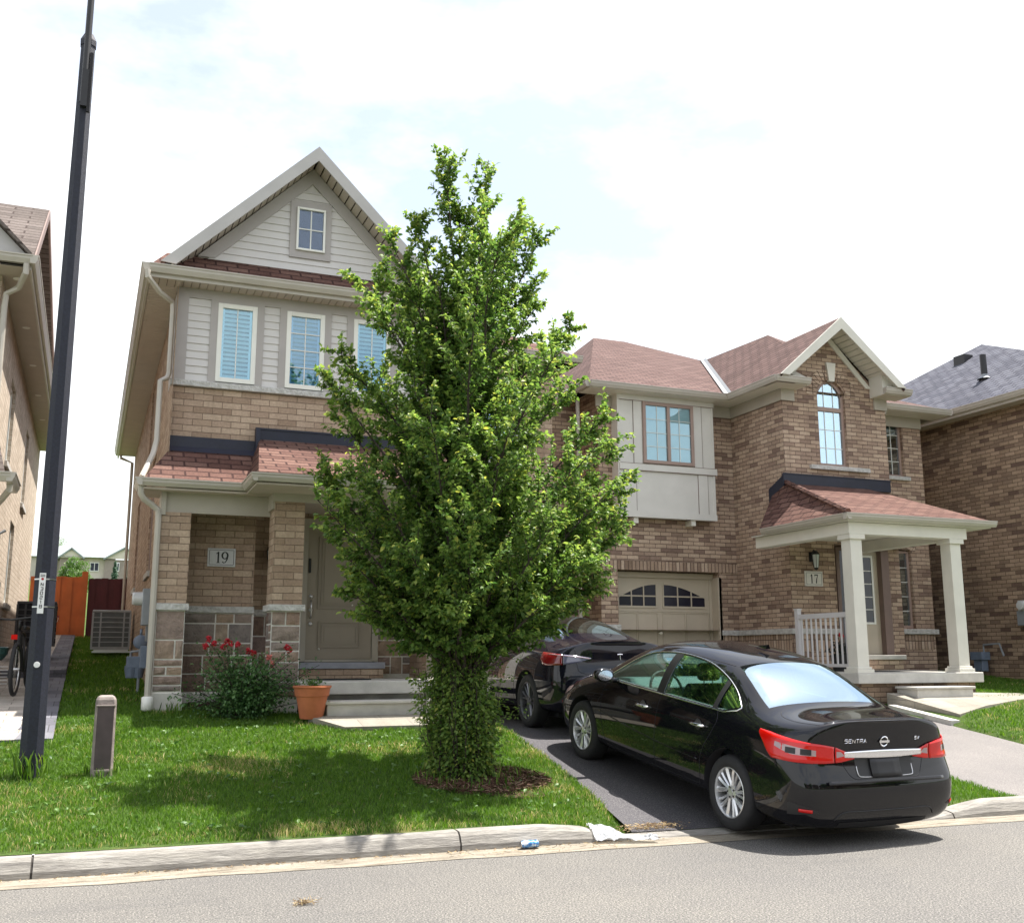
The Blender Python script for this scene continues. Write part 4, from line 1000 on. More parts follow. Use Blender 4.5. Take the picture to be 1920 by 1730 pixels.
# ================================================================ left neighbour
HL = thing('brick_house', 'beige brick neighbour house at the left edge behind the black pole', 'house', (-3, 15, .9))
g = MB(); LX = -1.37
wall(g, 14.9, 28, .9, 6.6, LX, [(16.2, 17.0, 2.2, 3.4), (20.2, 21.3, 2.45, 3.9), (17.9, 18.9, 4.55, 5.9), (22.4, 23.4, 4.5, 6.0)], .12, axis='x', sgn=1)
wall(g, -7, LX, .8, 6.6, 14.95, [(-2.6, -1.7, 4.6, 6.0)], .1)
g.poly([(-7, 28, .8), (LX, 28, .8), (LX, 28, 6.6), (-7, 28, 6.6)][::-1]); g.poly([(-7, 15, .8), (-7, 28, .8), (-7, 28, 6.6), (-7, 15, 6.6)][::-1])
g.build('wall', M['brickL'], HL)
for (a, b, c, d) in [(16.2, 17.0, 2.2, 3.4), (20.2, 21.3, 2.45, 3.9), (17.9, 18.9, 4.55, 5.9), (22.4, 23.4, 4.5, 6.0)]:
    window(HL, a, b, c, d, LX-.05, .06, 1, 1, 'vinyl', 'dark', axis='x', sgn=1)
    g = MB(); g.box(LX-.1, LX+.05, a-.08, b+.08, c-.1, c-.002); g.build('window_sill', M['cap'], HL, bevel=.01)
window(HL, -2.6, -1.7, 4.6, 6.0, 14.97, .06, 2, 3, 'vinyl', 'blind')
# front pilaster trim at the corner, upper bay
g = MB()
roofslab(g, [(-8, 14.75, 6.70), (-1.02, 14.75, 6.70), (-1.02, 17.55, 8.66), (-8, 17.55, 8.66)])
roofslab(g, [(-8, 28, 6.70), (-1.02, 28, 6.70), (-1.02, 17.55, 8.66), (-8, 17.55, 8.66)])
g.build('roof', M['shingleT'], HL)
g = MB(); g.poly([(LX+.003, 15.0, 6.55), (LX+.003, 28, 6.55), (LX+.003, 17.6, 8.6)]); g.build('gable_end', M['trim'], HL)
g = MB(); g.prism([(-1.0, 14.75, 6.70), (-1.0, 17.55, 8.66), (-1.0, 17.55, 8.50), (-1.0, 14.95, 6.66)], (-.03, 0, 0)); g.prism([(-1.0, 28, 6.70), (-1.0, 17.55, 8.66), (-1.0, 17.55, 8.50), (-1.0, 27.8, 6.66)], (-.03, 0, 0)); g.build('rake_board', M['dkbrown'], HL)
# small grey cross gable near the front
g = MB(); g.prism([(-3.6, 14.55, 6.74), (-1.05, 14.55, 6.74), (-2.32, 14.55, 8.0)], (0, .9, 0)); g.build('front_gable', M['rake'], HL)
g = MB(); roofslab(g, [(-1.0, 14.45, 6.76), (-2.32, 14.45, 8.08), (-2.32, 15.8, 8.08), (-1.0, 15.8, 6.76)], .04); roofslab(g, [(-3.65, 14.45, 6.76), (-2.32, 14.45, 8.08), (-2.32, 15.8, 8.08), (-3.65, 15.8, 6.76)], .04); g.build('front_gable_roof', M['shingleT'], HL)
g = MB(); gutter(g, (-6, 14.55, 6.74), (-.99, 14.55, 6.74), (0, -1, 0)); gutter(g, (-1.02, 14.45, 6.739), (-1.02, 28, 6.739), (1, 0, 0)); g.box(-1.03, -1.0, 14.55, 28, 6.56, 6.63)
g.build('eave_gutter', M['gutter'], HL)
g = MB(); g.box(LX, -1.02, 14.5, 28, 6.57, 6.585); g.box(-6, -1.02, 14.5, 14.95, 6.571, 6.586); g.build('eave_soffit', M['soffit'], HL)
for i in range(5):
    g = MB(); g.lathe([(0, 0), (.045, 0), (.055, -.006), (.06, 0)], (-1.19, 15.0+i*2.3, 6.567), 14); g.build('pot_light', M['vinyl'], HL)
g = MB(); g.tube([(-1.06, 14.50, 6.62), (-1.06, 14.50, 6.5), (-1.15, 14.8, 6.38), (-1.30, 14.88, 6.3), (-1.31, 14.88, 6.1), (-1.30, 14.88, 4.3)], .04, 8)
g.tube([(-1.0, 14.1, 3.64), (-1.0, 14.1, 3.54), (-1.1, 14.4, 3.46), (-1.28, 14.86, 3.3), (-1.30, 14.88, .95)], .04, 8)
g.build('downspout', M['gutter'], HL, angle=40)
g = MB(); roofslab(g, [(-5, 13.9, 3.72), (-1.05, 13.9, 3.72), (-1.3, 14.9, 4.6), (-5, 14.9, 4.6)]); g.build('porch_roof', M['shingleT'], HL)
g = MB(); gutter(g, (-5, 13.95, 3.73), (-.98, 13.95, 3.73), (0, -1, 0)); gutter(g, (-1.03, 13.86, 3.729), (-1.03, 14.9, 3.729), (1, 0, 0)); g.build('porch_gutter', M['gutter'], HL)
g = MB(); g.box(LX, LX+.14, 16.9, 17.25, 2.0, 2.6); g.tube([(LX+.07, 17.05, 2.6), (LX+.07, 17.05, 3.3), (LX+.16, 17.05, 3.36)], .025, 6); g.build('utility_box', M['gray'], HL)

# ================================================================ right neighbour
HR = thing('brick_house', 'brown brick house with blue-grey shingles at the right edge behind the white columns', 'house', (19, 17, 1))
g = MB(); QX = 17.0
wall(g, 12.9, 24, .6, 6.45, QX, (), axis='x', sgn=-1); wall(g, QX, 28, .6, 6.45, 12.9); 
g.poly([(QX, 24, .9), (28, 24, .9), (28, 24, 6.45), (QX, 24, 6.45)][::-1]); g.poly([(28, 12.9, .9), (28, 24, .9), (28, 24, 6.45), (28, 12.9, 6.45)])
g.build('wall', M['brickR'], HR)
g = MB()
roofslab(g, [(16.62, 12.5, 6.6), (16.62, 24.4, 6.6), (20.9, 19.4, 9.39)])
roofslab(g, [(16.62, 12.5, 6.6), (28.4, 12.5, 6.6), (24.4, 19.4, 9.39), (20.9, 19.4, 9.39)])
roofslab(g, [(16.62, 24.4, 6.6), (28.4, 24.4, 6.6), (24.4, 19.4, 9.39), (20.9, 19.4, 9.39)]); roofslab(g, [(28.4, 12.5, 6.6), (28.4, 24.4, 6.6), (24.4, 19.4, 9.39)])
g.build('roof', M['shingleG'], HR)
g = MB(); gutter(g, (16.64, 12.5, 6.6), (16.64, 24.4, 6.6), (-1, 0, 0)); g.box(16.63, 16.66, 12.5, 24.4, 6.42, 6.5); g.build('eave_gutter', M['gutter'], HR)
g = MB(); g.box(16.64, QX, 12.5, 24.4, 6.44, 6.455); g.build('eave_soffit', M['soffit'], HR)
g = MB(); g.lathe([(.07, -.1), (.07, .55), (.06, .55), (0, .5)], (18.0, 16.7, 7.5), 12); g.build('vent_pipe', M['blackm'], HR)
g = MB(); g.lathe([(.16, 0), (.08, .05), (.075, .1)], (18.0, 16.7, 7.50), 12); g.build('vent_collar', M['gray'], HR)

g = MB(); g.box(19.75, 20.05, 18.9, 19.25, 8.55, 8.88); g.build('roof_vent', M['blackm'], HR, bevel=.01)
# ================================================================ fences, far houses
def board_fence(name, label, x0, x1, y, z0, z1, m, bw=.14, post=None):
    f = thing(name, label, 'fence', ((x0+x1)/2, y, z0), )
    n = max(1, round((x1-x0)/bw)); st = (x1-x0)/n; g = MB()
    for i in range(n): g.box(x0+i*st-.004, x0+(i+1)*st+.004, y-.012+.026*(i % 2), y+.012+.026*(i % 2), z0, z1+.008*(i % 3))
    g.build('board_panel', m, f)
    g = MB(); g.box(x0, x1, y+.045, y+.08, z0+.2, z0+.29); g.box(x0, x1, y+.045, y+.08, z1-.3, z1-.21); g.build('rail', m, f)
    if post: g = MB(); g.box(post-.09, post+.05, y-.07, y+.05, z0, z1+.14); g.build('post', m, f)
    return f
M['orange'] = plain('orange stained wood', (.52, .13, .030), .6, .15, 3); M['maroon'] = plain('maroon stained wood', (.085, .012, .018), .6, .2, 3)
board_fence('wood_fence', 'orange stained board fence between the two houses', -1.34, -.13, 28, 1.97, 3.46, M['orange'], post=-.10)
board_fence('wood_fence', 'dark maroon board fence beside the air conditioner', -.02, .86, 28.05, 1.95, 3.44, M['maroon'])
M['farwall'] = plain('far pale stucco', (.62, .56, .50), .9, .05, 1); M['farbrick'] = plain('far grey brown brick', (.30, .25, .23), .9, .1, 1)
g = thing('far_house', 'distant pale house with grey hip roof beyond the fences', 'house', (3, 200, 15)); FH = g
def fh(name, mt, *a): q = MB(); [q.box(*b) for b in a]; return q.build(name, mt, FH)
fh('wall', M['farwall'], (-4.2, 4.0, 200, 212, 14, 19.2))
fh('brick_wing', M['farbrick'], (-5.2, -1.5, 199.2, 205, 14, 18.9), (2.2, 8.6, 199, 206, 14, 18.7))
q = MB(); roofslab(q, [(-8.5, 198.6, 19.0), (9, 198.6, 19.0), (3.2, 206, 24.2), (-.5, 206, 24.2)]); roofslab(q, [(-8.5, 198.6, 19.0), (-.5, 206, 24.2), (-8.5, 213, 19.0)]); roofslab(q, [(9, 198.6, 19.0), (3.2, 206, 24.2), (9, 213, 19.0)]); q.build('roof', M['shingleF'], FH)
q = MB()
for a, b, z, y in ((-5.6, -1.1, 20.6, 198.4), (1.9, 9.0, 21.0, 198.2)):
    c_ = (a+b)/2; roofslab(q, [(a, y, 18.8), (c_, y, z), (c_, y+6, z), (a, y+6, 18.8)], .25); roofslab(q, [(b, y, 18.8), (c_, y, z), (c_, y+6, z), (b, y+6, 18.8)], .25)
q.build('gable_roof', M['shingleF'], FH)
q = MB()
for a, b, z, y in ((-5.4, -1.3, 20.2, 198.7), (2.1, 8.8, 20.6, 198.6)): q.poly([(a, y, 18.8), (b, y, 18.8), ((a+b)/2, y, z)])
q.build('gable', M['farwall'], FH)
for a, b, y in ((-.2, 1.3, 199.9), (-3.8, -2.6, 199.1), (3.9, 4.7, 198.9), (6.1, 6.9, 198.9)):
    q = MB(); q.box(a, b, y-.1, y, 16.6, 18.2); w_ = q.build('window', M['white'], FH); q = MB(); q.box(a+.12, (a+b)/2-.06, y-.14, y-.1, 16.75, 18.05); q.box((a+b)/2+.06, b-.12, y-.14, y-.1, 16.75, 18.05); q.build('pane', M['navy'], w_)
g = thing('far_house', 'distant white house with grey roof at the left behind the pole', 'house', (-10, 210, 15)); FH = g
fh('wall', M['farwall'], (-18, -5.5, 212, 222, 14, 20)); q = MB(); roofslab(q, [(-18.5, 211, 20), (-5, 211, 20), (-7, 217, 23.0), (-16, 217, 23.0)]); roofslab(q, [(-18.5, 223, 20), (-5, 223, 20), (-7, 217, 23.0), (-16, 217, 23.0)]); roofslab(q, [(-5, 211, 20), (-7, 217, 23), (-5, 223, 20)]); q.build('roof', M['shingleF'], FH)
# ================================================================ cars
def paint(name, base, flake=.0):
    m = mat(name, base, .3, 0, .0); P(m).inputs['Coat Weight'].default_value = 1; P(m).inputs['Coat Roughness'].default_value = .015; P(m).inputs['Coat IOR'].default_value = 1.5
    f = noise(m, 2.5, 6, .7); mr = nd(m, 'ShaderNodeMapRange'); lk(m, f, mr.inputs[0]); mr.inputs[1].default_value = .4; mr.inputs[2].default_value = .75; mr.inputs[3].default_value = .012; mr.inputs[4].default_value = .09; lk(m, mr.outputs[0], P(m).inputs['Coat Roughness'])
    return m
M['tyre'] = plain('tyre rubber', (.018, .018, .020), .8, .2, 20); M['plast'] = mat('black plastic', (.015, .015, .016), .5)
M['red'] = mat('red lamp lens', (.56, .003, .002), .16); P(M['red']).inputs['Coat Weight'].default_value = .35
M['dred'] = mat('dark red lamp lens', (.20, .004, .006), .10); P(M['dred']).inputs['Coat Weight'].default_value = 1
M['clear'] = mat('clear lamp lens', (.34, .24, .24), .08); P(M['clear']).inputs['Coat Weight'].default_value = 1
M['carglass'] = glass('green tinted car glass', (.66, .90, .84), .5)
M['backglass'] = glass('rear window glass', (.30, .40, .42), 5.0)
M['tglass'] = glass('dark tinted car glass', (.20, .24, .26), 1.6)
M['cabin'] = plain('grey cabin trim', (.13, .14, .14), .7, .1, 10); M['seat'] = plain('charcoal seat fabric', (.022, .022, .025), .9, .2, 30)
M['lining'] = plain('grey headliner', (.30, .30, .29), .9, .05, 5)
def loft(rings, sub):
    """rings of half-section points (x,y,z), mirrored, closed ends, subdivided and evaluated"""
    K = len(rings[0]); v = []; f = []
    def idx(s, k, side):      # ring s, point k, side 0 right 1 left
        base = s*(2*K-2)
        if k == 0: return base
        if k == K-1: return base+K-1
        return base+k if side == 0 else base+2*K-2-k
    for r in rings:
        v += [(x, y, z) for x, y, z in r] + [(-x, y, z) for x, y, z in r[1:-1][::-1]]
    n = 2*K-2
    for s in range(len(rings)-1):
        for i in range(n):
            j = (i+1) % n; f.append((s*n+i, s*n+j, (s+1)*n+j, (s+1)*n+i))
    for s, fl in ((0, False), (len(rings)-1, True)):
        fs = [(idx(s, 0, 0), idx(s, 1, 1), idx(s, 1, 0))]
        for k in range(1, K-2): fs.append((idx(s, k, 0), idx(s, k, 1), idx(s, k+1, 1), idx(s, k+1, 0)))
        fs.append((idx(s, K-2, 0), idx(s, K-2, 1), idx(s, K-1, 0)))
        f += [t[::-1] for t in fs] if fl else fs
    me = bpy.data.meshes.new('t'); me.from_pydata(v, [], f); me.update()
    bm = bmesh.new(); bm.from_mesh(me); bmesh.ops.recalc_face_normals(bm, faces=bm.faces); bm.to_mesh(me); bm.free()
    o = bpy.data.objects.new('t', me); col.objects.link(o)
    if sub: q = o.modifiers.new('s', 'SUBSURF'); q.levels = q.render_levels = sub
    return o
def evaluated(o):
    dg = bpy.context.evaluated_depsgraph_get(); dg.update()
    me = bpy.data.meshes.new_from_object(o.evaluated_get(dg)); return me
def boolean(o, cutters):
    for c in cutters:
        b = o.modifiers.new('b', 'BOOLEAN'); b.operation = 'DIFFERENCE'; b.solver = 'EXACT'; b.object = c
    me = evaluated(o)
    for c in cutters: bpy.data.objects.remove(c)
    return me
def closed(mb):
    me = bpy.data.meshes.new('c'); me.from_pydata(mb.v, [], mb.f); me.update()
    bm = bmesh.new(); bm.from_mesh(me); bmesh.ops.recalc_face_normals(bm, faces=bm.faces); bm.to_mesh(me); bm.free()
    o = bpy.data.objects.new('c', me); col.objects.link(o); return o
def curve(pts, n):
    """Catmull-Rom through 2D points -> function value(u) by first coordinate"""
    return lambda u: interp(u, pts)
def patch(bvh, u0, u1, lo, hi, cast, nu=24, nv=6, off=.004):
    P_ = []
    for i in range(nu+1):
        u = u0+(u1-u0)*i/nu; a, b = lo(u), hi(u)
        for j in range(nv+1):
            o, d = cast(u, a+(b-a)*j/nv); h = bvh.ray_cast(Vector(o), Vector(d).normalized())
            P_.append(h[0]-Vector(d).normalized()*off if h[0] else Vector(o))
    F_ = [(i*(nv+1)+j, (i+1)*(nv+1)+j, (i+1)*(nv+1)+j+1, i*(nv+1)+j+1) for i in range(nu) for j in range(nv)]
    return P_, F_
def part_patch(name, mt, parent, bvh, u0, u1, lo, hi, cast, nu=24, nv=6, off=.004, flip=False, th=0):
    p, f = patch(bvh, u0, u1, lo, hi, cast, nu, nv, off)
    if flip: f = [t[::-1] for t in f]
    g = MB().add(p, f); return g.build(name, mt, parent, smooth=True, solid=th)
def side(sx):  # ray straight in from the side
    return lambda y, z: ((sx*2.2, y, z), (-sx, 0, 0))
def rear(): return lambda x, z: ((x, -1, z), (0, 1, 0))
def corner(sx, cx, cy):  # u = angle in degrees, 0 = from behind, 90 = from the side
    return lambda a, z: ((sx*cx+sx*2.2*math.sin(R(a)), cy-2.2*math.cos(R(a)), z), (-sx*math.sin(R(a)), math.cos(R(a)), 0))
def strip_on(bvh, pts, cast, r, name, mt, parent, off=.004, n=5):
    path = []
    for (a, b) in pts:
        o, d = cast(a, b); h = bvh.ray_cast(Vector(o), Vector(d).normalized())
        if h[0]: path.append(h[0]-Vector(d).normalized()*off)
    g = MB(); g.tube(path, r, n); return g.build(name, mt, parent, smooth=True)
def dens(pts, n=4):
    """densify polyline with Catmull-Rom"""
    o = []
    for i in range(len(pts)-1):
        p0, p1, p2, p3 = [Vector(pts[max(0, min(len(pts)-1, i+k))]) for k in (-1, 0, 1, 2)]
        for j in range(n):
            t = j/n; o.append(tuple(.5*((2*p1)+(-p0+p2)*t+(2*p0-5*p1+4*p2-p3)*t*t+(-p0+3*p1-3*p2+p3)*t**3)))
    o.append(tuple(pts[-1])); return o
def wheel(parent, x, y, z, sx, r, rr_, wd, style):
    w_ = None
    g = MB()
    prof = [(rr_-.006, -.0), (rr_+.012, .012), (rr_+.03, .016), (r-.035, .012), (r-.012, -.004), (r-.002, -.03), (r, -.06), (r, -wd+.06), (r-.004, -wd+.03), (r-.03, -wd), (rr_, -wd)]
    g.lathe([(a, sx*b) for a, b in prof], (x, y, z), 48, axis='x'); wh = g.build('wheel', M['tyre'], parent, smooth=True)
    wh.name = 'wheel'
    g = MB()
    g.lathe([(rr_, sx*0), (rr_-.012, sx*.004), (rr_-.02, sx*-.02), (rr_-.025, sx*-.16)], (x, y, z), 40, axis='x')
    def spoke(t0, t1, w0, w1, dep0, dep1, twist, n=8):
        ring = []
        for i in range(n+1):
            q = i/n; rad = .045+(rr_-.055)*q; a = t0+(t1-t0)*(q**1.1)+twist*math.sin(q*math.pi); w2 = (w0+(w1-w0)*q)/2
            cx = sx*(-dep0+(dep0-dep1)*q)
            d = (math.cos(a), math.sin(a)); nn = (-d[1], d[0])
            ring.append([(x+cx+(-.012*sx if s != 0 else 0), y+d[0]*rad+nn[0]*w2*s, z+d[1]*rad+nn[1]*w2*s) for s in (-1, 0, 1)])
        for a, b in zip(ring, ring[1:]):
            g.poly([a[0], b[0], b[1], a[1]]); g.poly([a[1], b[1], b[2], a[2]])
            g.poly([a[0], (a[0][0]-sx*.03, *a[0][1:]), (b[0][0]-sx*.03, *b[0][1:]), b[0]]); g.poly([b[2], (b[2][0]-sx*.03, *b[2][1:]), (a[2][0]-sx*.03, *a[2][1:]), a[2]])
    if style == 'swirl':
        for k in range(5):
            b_ = 2*math.pi*k/5+.3
            spoke(b_-.12, b_+.28*sx-.10, .026, .050, .018, .006, .10*sx)
            spoke(b_+.16, b_+.28*sx+.42, .022, .034, .018, .006, .06*sx)
            spoke(b_+.45, b_+.28*sx+.72, .018, .024, .022, .012, .04*sx)
    else:
        for k in range(5):
            b_ = 2*math.pi*k/5+.3
            for s in (-.20, .20): spoke(b_+s*.4, b_+s, .020, .026, .02, .008, 0)
            spoke(b_+.63, b_+.63, .014, .012, .025, .012, 0)
    g.lathe([(0, sx*-.008), (.028, sx*-.010), (.03, sx*-.016), (.062, sx*-.022), (.065, sx*-.05)], (x, y, z), 20, axis='x')
    rm = g.build('rim', M['alloy' if style == 'swirl' else 'dalloy'], wh, smooth=False, angle=30)
    g = MB()
    for k in range(5): t = 2*math.pi*k/5; g.lathe([(0, sx*-.012), (.009, sx*-.014), (.010, sx*-.03)], (x, y+.043*math.cos(t), z+.043*math.sin(t)), 8, axis='x')
    g.build('wheel_nuts', M['plast'], wh)
    g = MB(); g.lathe([(0, sx*-.075), (.13, sx*-.075), (.135, sx*-.09)], (x, y, z), 30, axis='x'); g.build('brake_disc', mat('brake disc', (.10, .10, .10), .45, .8), wh, smooth=False)
    return wh
M['alloy'] = mat('silver alloy', (.66, .67, .69), .30, .75); M['dalloy'] = mat('dark grey alloy', (.16, .16, .18), .35, .7)
def ring(y, pts): return [(p[0], y+(p[2] if len(p) > 2 else 0), p[1]) for p in pts]
def build_car(name, label, loc, rot, S):
    car = thing(name, label, 'car', loc); car.rotation_euler = rot; LOCAL[0] = True
    pm = S['paint']
    full = loft(S['rings'], 3); me_full = evaluated(full)
    bm = bmesh.new(); bm.from_mesh(me_full); bvh = BVHTree.FromBMesh(bm); bm.free()
    full.modifiers.clear(); full.data = me_full
    cut = []
    for y, sx in ((S['ay'][0], -1), (S['ay'][0], 1), (S['ay'][1], -1), (S['ay'][1], 1)):
        g = MB(); n = 40; r = S['wr']+.045
        g.lathe([(0, sx*.60), (r*.98, sx*.60), (r, sx*.70), (r, sx*1.2), (0, sx*1.2)], (0, y, S['wr']+.01), n, axis='x'); cut.append(closed(g))
    cut.append(loft(S['cavity'], 0))
    for w_ in S['windows']:
        pl = [(y, z) for y, z in w_]
        g = MB(); g.prism([(-1.2, y, z) for y, z in pl], (2.4, 0, 0)); cut.append(closed(g))
    for gl3 in S['endglass']:
        g = MB(); pts = [Vector(p) for p in gl3['cut']]; g.prism([p-Vector(gl3['dir'])*.5 for p in pts], Vector(gl3['dir'])*gl3['dep']); cut.append(closed(g))
    me = boolean(full, cut); bpy.data.objects.remove(full)
    me.materials.clear(); me.materials.append(pm); me.materials.append(M['cabin']); me.materials.append(M['dark'])
    me.polygons.foreach_set('use_smooth', [True]*len(me.polygons)); me.set_sharp_from_angle(angle=R(32))
    # inner faces of the cabin: assign trim material
    cx = S['cabin_test']
    for p in me.polygons:
        c = p.center
        h = bvh.find_nearest(c)
        if h[3] is not None and h[3] > .012:
            p.material_index = 2 if abs(c.x) > .585 and min(abs(c.y-a_) for a_ in S['ay']) < S['wr']+.06 and c.z < S['wr']*2+.12 else 1
    body = bpy.data.objects.new('body', me); put(body, car)
    for i, w_ in enumerate(S['windows']):
        ys_ = sorted(p[0] for p in w_); y0, y1 = ys_[0]+.002, ys_[-1]-.002
        def span(y, w_=w_):
            zs = []
            for (a, b), (c, d) in zip(w_, w_[1:]+w_[:1]):
                if (a-y)*(c-y) <= 0 and a != c: zs.append(b+(d-b)*(y-a)/(c-a))
            return (min(zs), max(zs)) if zs else (0, 0)
        for sx in (-1, 1):
            part_patch('side_window', M[S['sg']], car, bvh, y0, y1, lambda y: span(y)[0]-.004, lambda y: span(y)[1]+.004, side(sx), 26, 8, -.006, flip=(sx > 0))
    for gl3 in S['endglass']:
        part_patch(gl3['name'], M[gl3['mat']], car, bvh, *gl3['patch'], 26, 14, -.002 if gl3.get('flush', True) else .002, flip=gl3.get('flip', False))
    for x_, y, z, sx in [(sx*S['tx'], y, S['wr'], sx) for y in S['ay'] for sx in (-1, 1)]:
        wheel(car, x_, y, z, sx, S['wr'], S['rr'], .2, S['style'])
    S['extras'](car, body, bvh)
    LOCAL[0] = False
    return car
# ---- black sedan (compact three-box)
def K(*a): return a
rs = [
 ring(0, [(0, .22, .10), (.48, .22, .09), (.60, .30, .03), (.64, .43, .0), (.64, .58, .0), (.62, .665, .055), (.60, .80, .10), (.60, 1.00, .075), (.53, 1.075, .085), (.28, 1.085, .06), (0, 1.09, .05)]),
 ring(0, [(0, .20, .25), (.66, .21, .18), (.765, .29, .11), (.80, .43, .09), (.795, .58, .09), (.775, .67, .13), (.745, .80, .18), (.72, .99, .16), (.57, 1.07, .15), (.29, 1.09, .13), (0, 1.095, .12)]),
 ring(.30, [(0, .18), (.73, .20, .02), (.835, .27, -.03), (.868, .43, -.04), (.868, .60, -.04), (.862, .74, -.02), (.835, .90, .02), (.76, 1.005, .02), (.58, 1.058, 0), (.3, 1.085, 0), (0, 1.092, 0)]),
 ring(.62, [(0, .17), (.75, .19), (.855, .26), (.88, .45), (.882, .64), (.878, .80), (.845, .925), (.765, 1.005), (.60, 1.055), (.3, 1.08), (0, 1.088)]),
 ring(.86, [(0, .17), (.76, .19), (.86, .26), (.88, .45), (.882, .65), (.877, .83), (.835, .945), (.745, 1.045), (.59, 1.14), (.31, 1.185), (0, 1.195)]),
 ring(1.20, [(0, .17), (.76, .19), (.86, .26), (.88, .45), (.882, .65), (.874, .84), (.826, .955), (.735, 1.11), (.57, 1.315), (.31, 1.362), (0, 1.375)]),
 ring(1.55, [(0, .17), (.76, .19), (.86, .26), (.88, .45), (.882, .65), (.87, .84), (.825, .955), (.742, 1.15), (.575, 1.405), (.31, 1.45), (0, 1.462)]),
 ring(2.1, [(0, .17), (.76, .19), (.86, .26), (.88, .45), (.882, .65), (.868, .83), (.824, .945), (.745, 1.16), (.585, 1.432), (.31, 1.482), (0, 1.495)]),
 ring(2.6, [(0, .17), (.76, .19), (.86, .26), (.88, .45), (.88, .64), (.866, .82), (.82, .93), (.742, 1.14), (.585, 1.415), (.31, 1.465), (0, 1.478)]),
 ring(2.98, [(0, .17), (.76, .19), (.86, .26), (.878, .45), (.878, .63), (.864, .81), (.816, .915), (.742, 1.08), (.59, 1.30), (.31, 1.36), (0, 1.375)]),
 ring(3.36, [(0, .17), (.75, .19), (.85, .26), (.875, .45), (.875, .62), (.858, .79), (.808, .895), (.735, .985), (.62, 1.10), (.33, 1.155), (0, 1.165)]),
 ring(3.60, [(0, .17), (.75, .19), (.85, .26), (.875, .44), (.872, .60), (.852, .77), (.795, .865), (.715, .925), (.60, .975), (.31, 1.01), (0, 1.02)]),
 ring(3.95, [(0, .17), (.74, .19), (.84, .26), (.868, .43), (.864, .58), (.838, .72), (.765, .815), (.68, .865), (.56, .90), (.3, .935), (0, .945)]),
 ring(4.28, [(0, .18), (.70, .20), (.79, .27), (.82, .42), (.81, .54), (.77, .66), (.68, .755), (.60, .795), (.48, .825), (.26, .85), (0, .858)]),
 ring(4.50, [(0, .20, -.05), (.58, .22, -.04), (.66, .28), (.69, .42), (.68, .52), (.64, .61), (.56, .69), (.50, .725), (.40, .75), (.22, .77), (0, .775)]),
 ring(4.60, [(0, .24, -.04), (.40, .25, -.02), (.46, .30), (.48, .41), (.47, .50), (.44, .57), (.38, .62), (.33, .65), (.26, .665), (.14, .675), (0, .68)]),
]
cav = [
 ring(.74, [(0, .50), (.60, .50), (.66, .70), (.68, .90), (.60, 1.0), (.5, 1.06), (.2, 1.075), (0, 1.08)]),
 ring(.95, [(0, .45), (.70, .45), (.78, .70), (.785, .92), (.68, 1.06), (.52, 1.15), (.25, 1.18), (0, 1.19)]),
 ring(1.25, [(0, .42), (.72, .42), (.80, .70), (.785, .93), (.69, 1.12), (.52, 1.28), (.28, 1.325), (0, 1.335)]),
 ring(1.6, [(0, .40), (.74, .40), (.81, .70), (.785, .93), (.70, 1.15), (.53, 1.36), (.29, 1.405), (0, 1.415)]),
 ring(2.1, [(0, .38), (.74, .38), (.81, .70), (.78, .92), (.70, 1.15), (.54, 1.385), (.29, 1.435), (0, 1.445)]),
 ring(2.6, [(0, .38), (.74, .38), (.81, .68), (.775, .90), (.70, 1.13), (.54, 1.365), (.29, 1.415), (0, 1.425)]),
 ring(2.95, [(0, .38), (.73, .38), (.80, .66), (.77, .88), (.69, 1.07), (.54, 1.26), (.29, 1.31), (0, 1.32)]),
 ring(3.34, [(0, .42), (.70, .42), (.76, .64), (.76, .85), (.68, .95), (.57, 1.05), (.3, 1.10), (0, 1.105)]),
 ring(3.50, [(0, .5), (.66, .5), (.7, .64), (.7, .82), (.62, .90), (.52, .95), (.28, .98), (0, .985)]),
]
topl = dens([(3.30, .965), (3.02, 1.145), (2.74, 1.285), (2.42, 1.352), (2.05, 1.372), (1.68, 1.345), (1.38, 1.265), (1.15, 1.160), (.98, 1.045)], 4)
topl = [(y, .90+(z-.90)*.945) for y, z in topl]
def tz(y): return interp(y, sorted(topl))
def bz(y): return interp(y, [(.98, 1.035), (1.16, .975), (2.2, .962), (3.3, .945)])
def win(y0, y1, n=14, ang=0):
    ys_ = [y0+(y1-y0)*i/n for i in range(n+1)]
    top = [(y, tz(y)-.010) for y in ys_]; bot = [(y, bz(y)+.008) for y in ys_[::-1]]
    top = [(y, max(z, bz(y)+.012)) for y, z in top]
    return top+bot
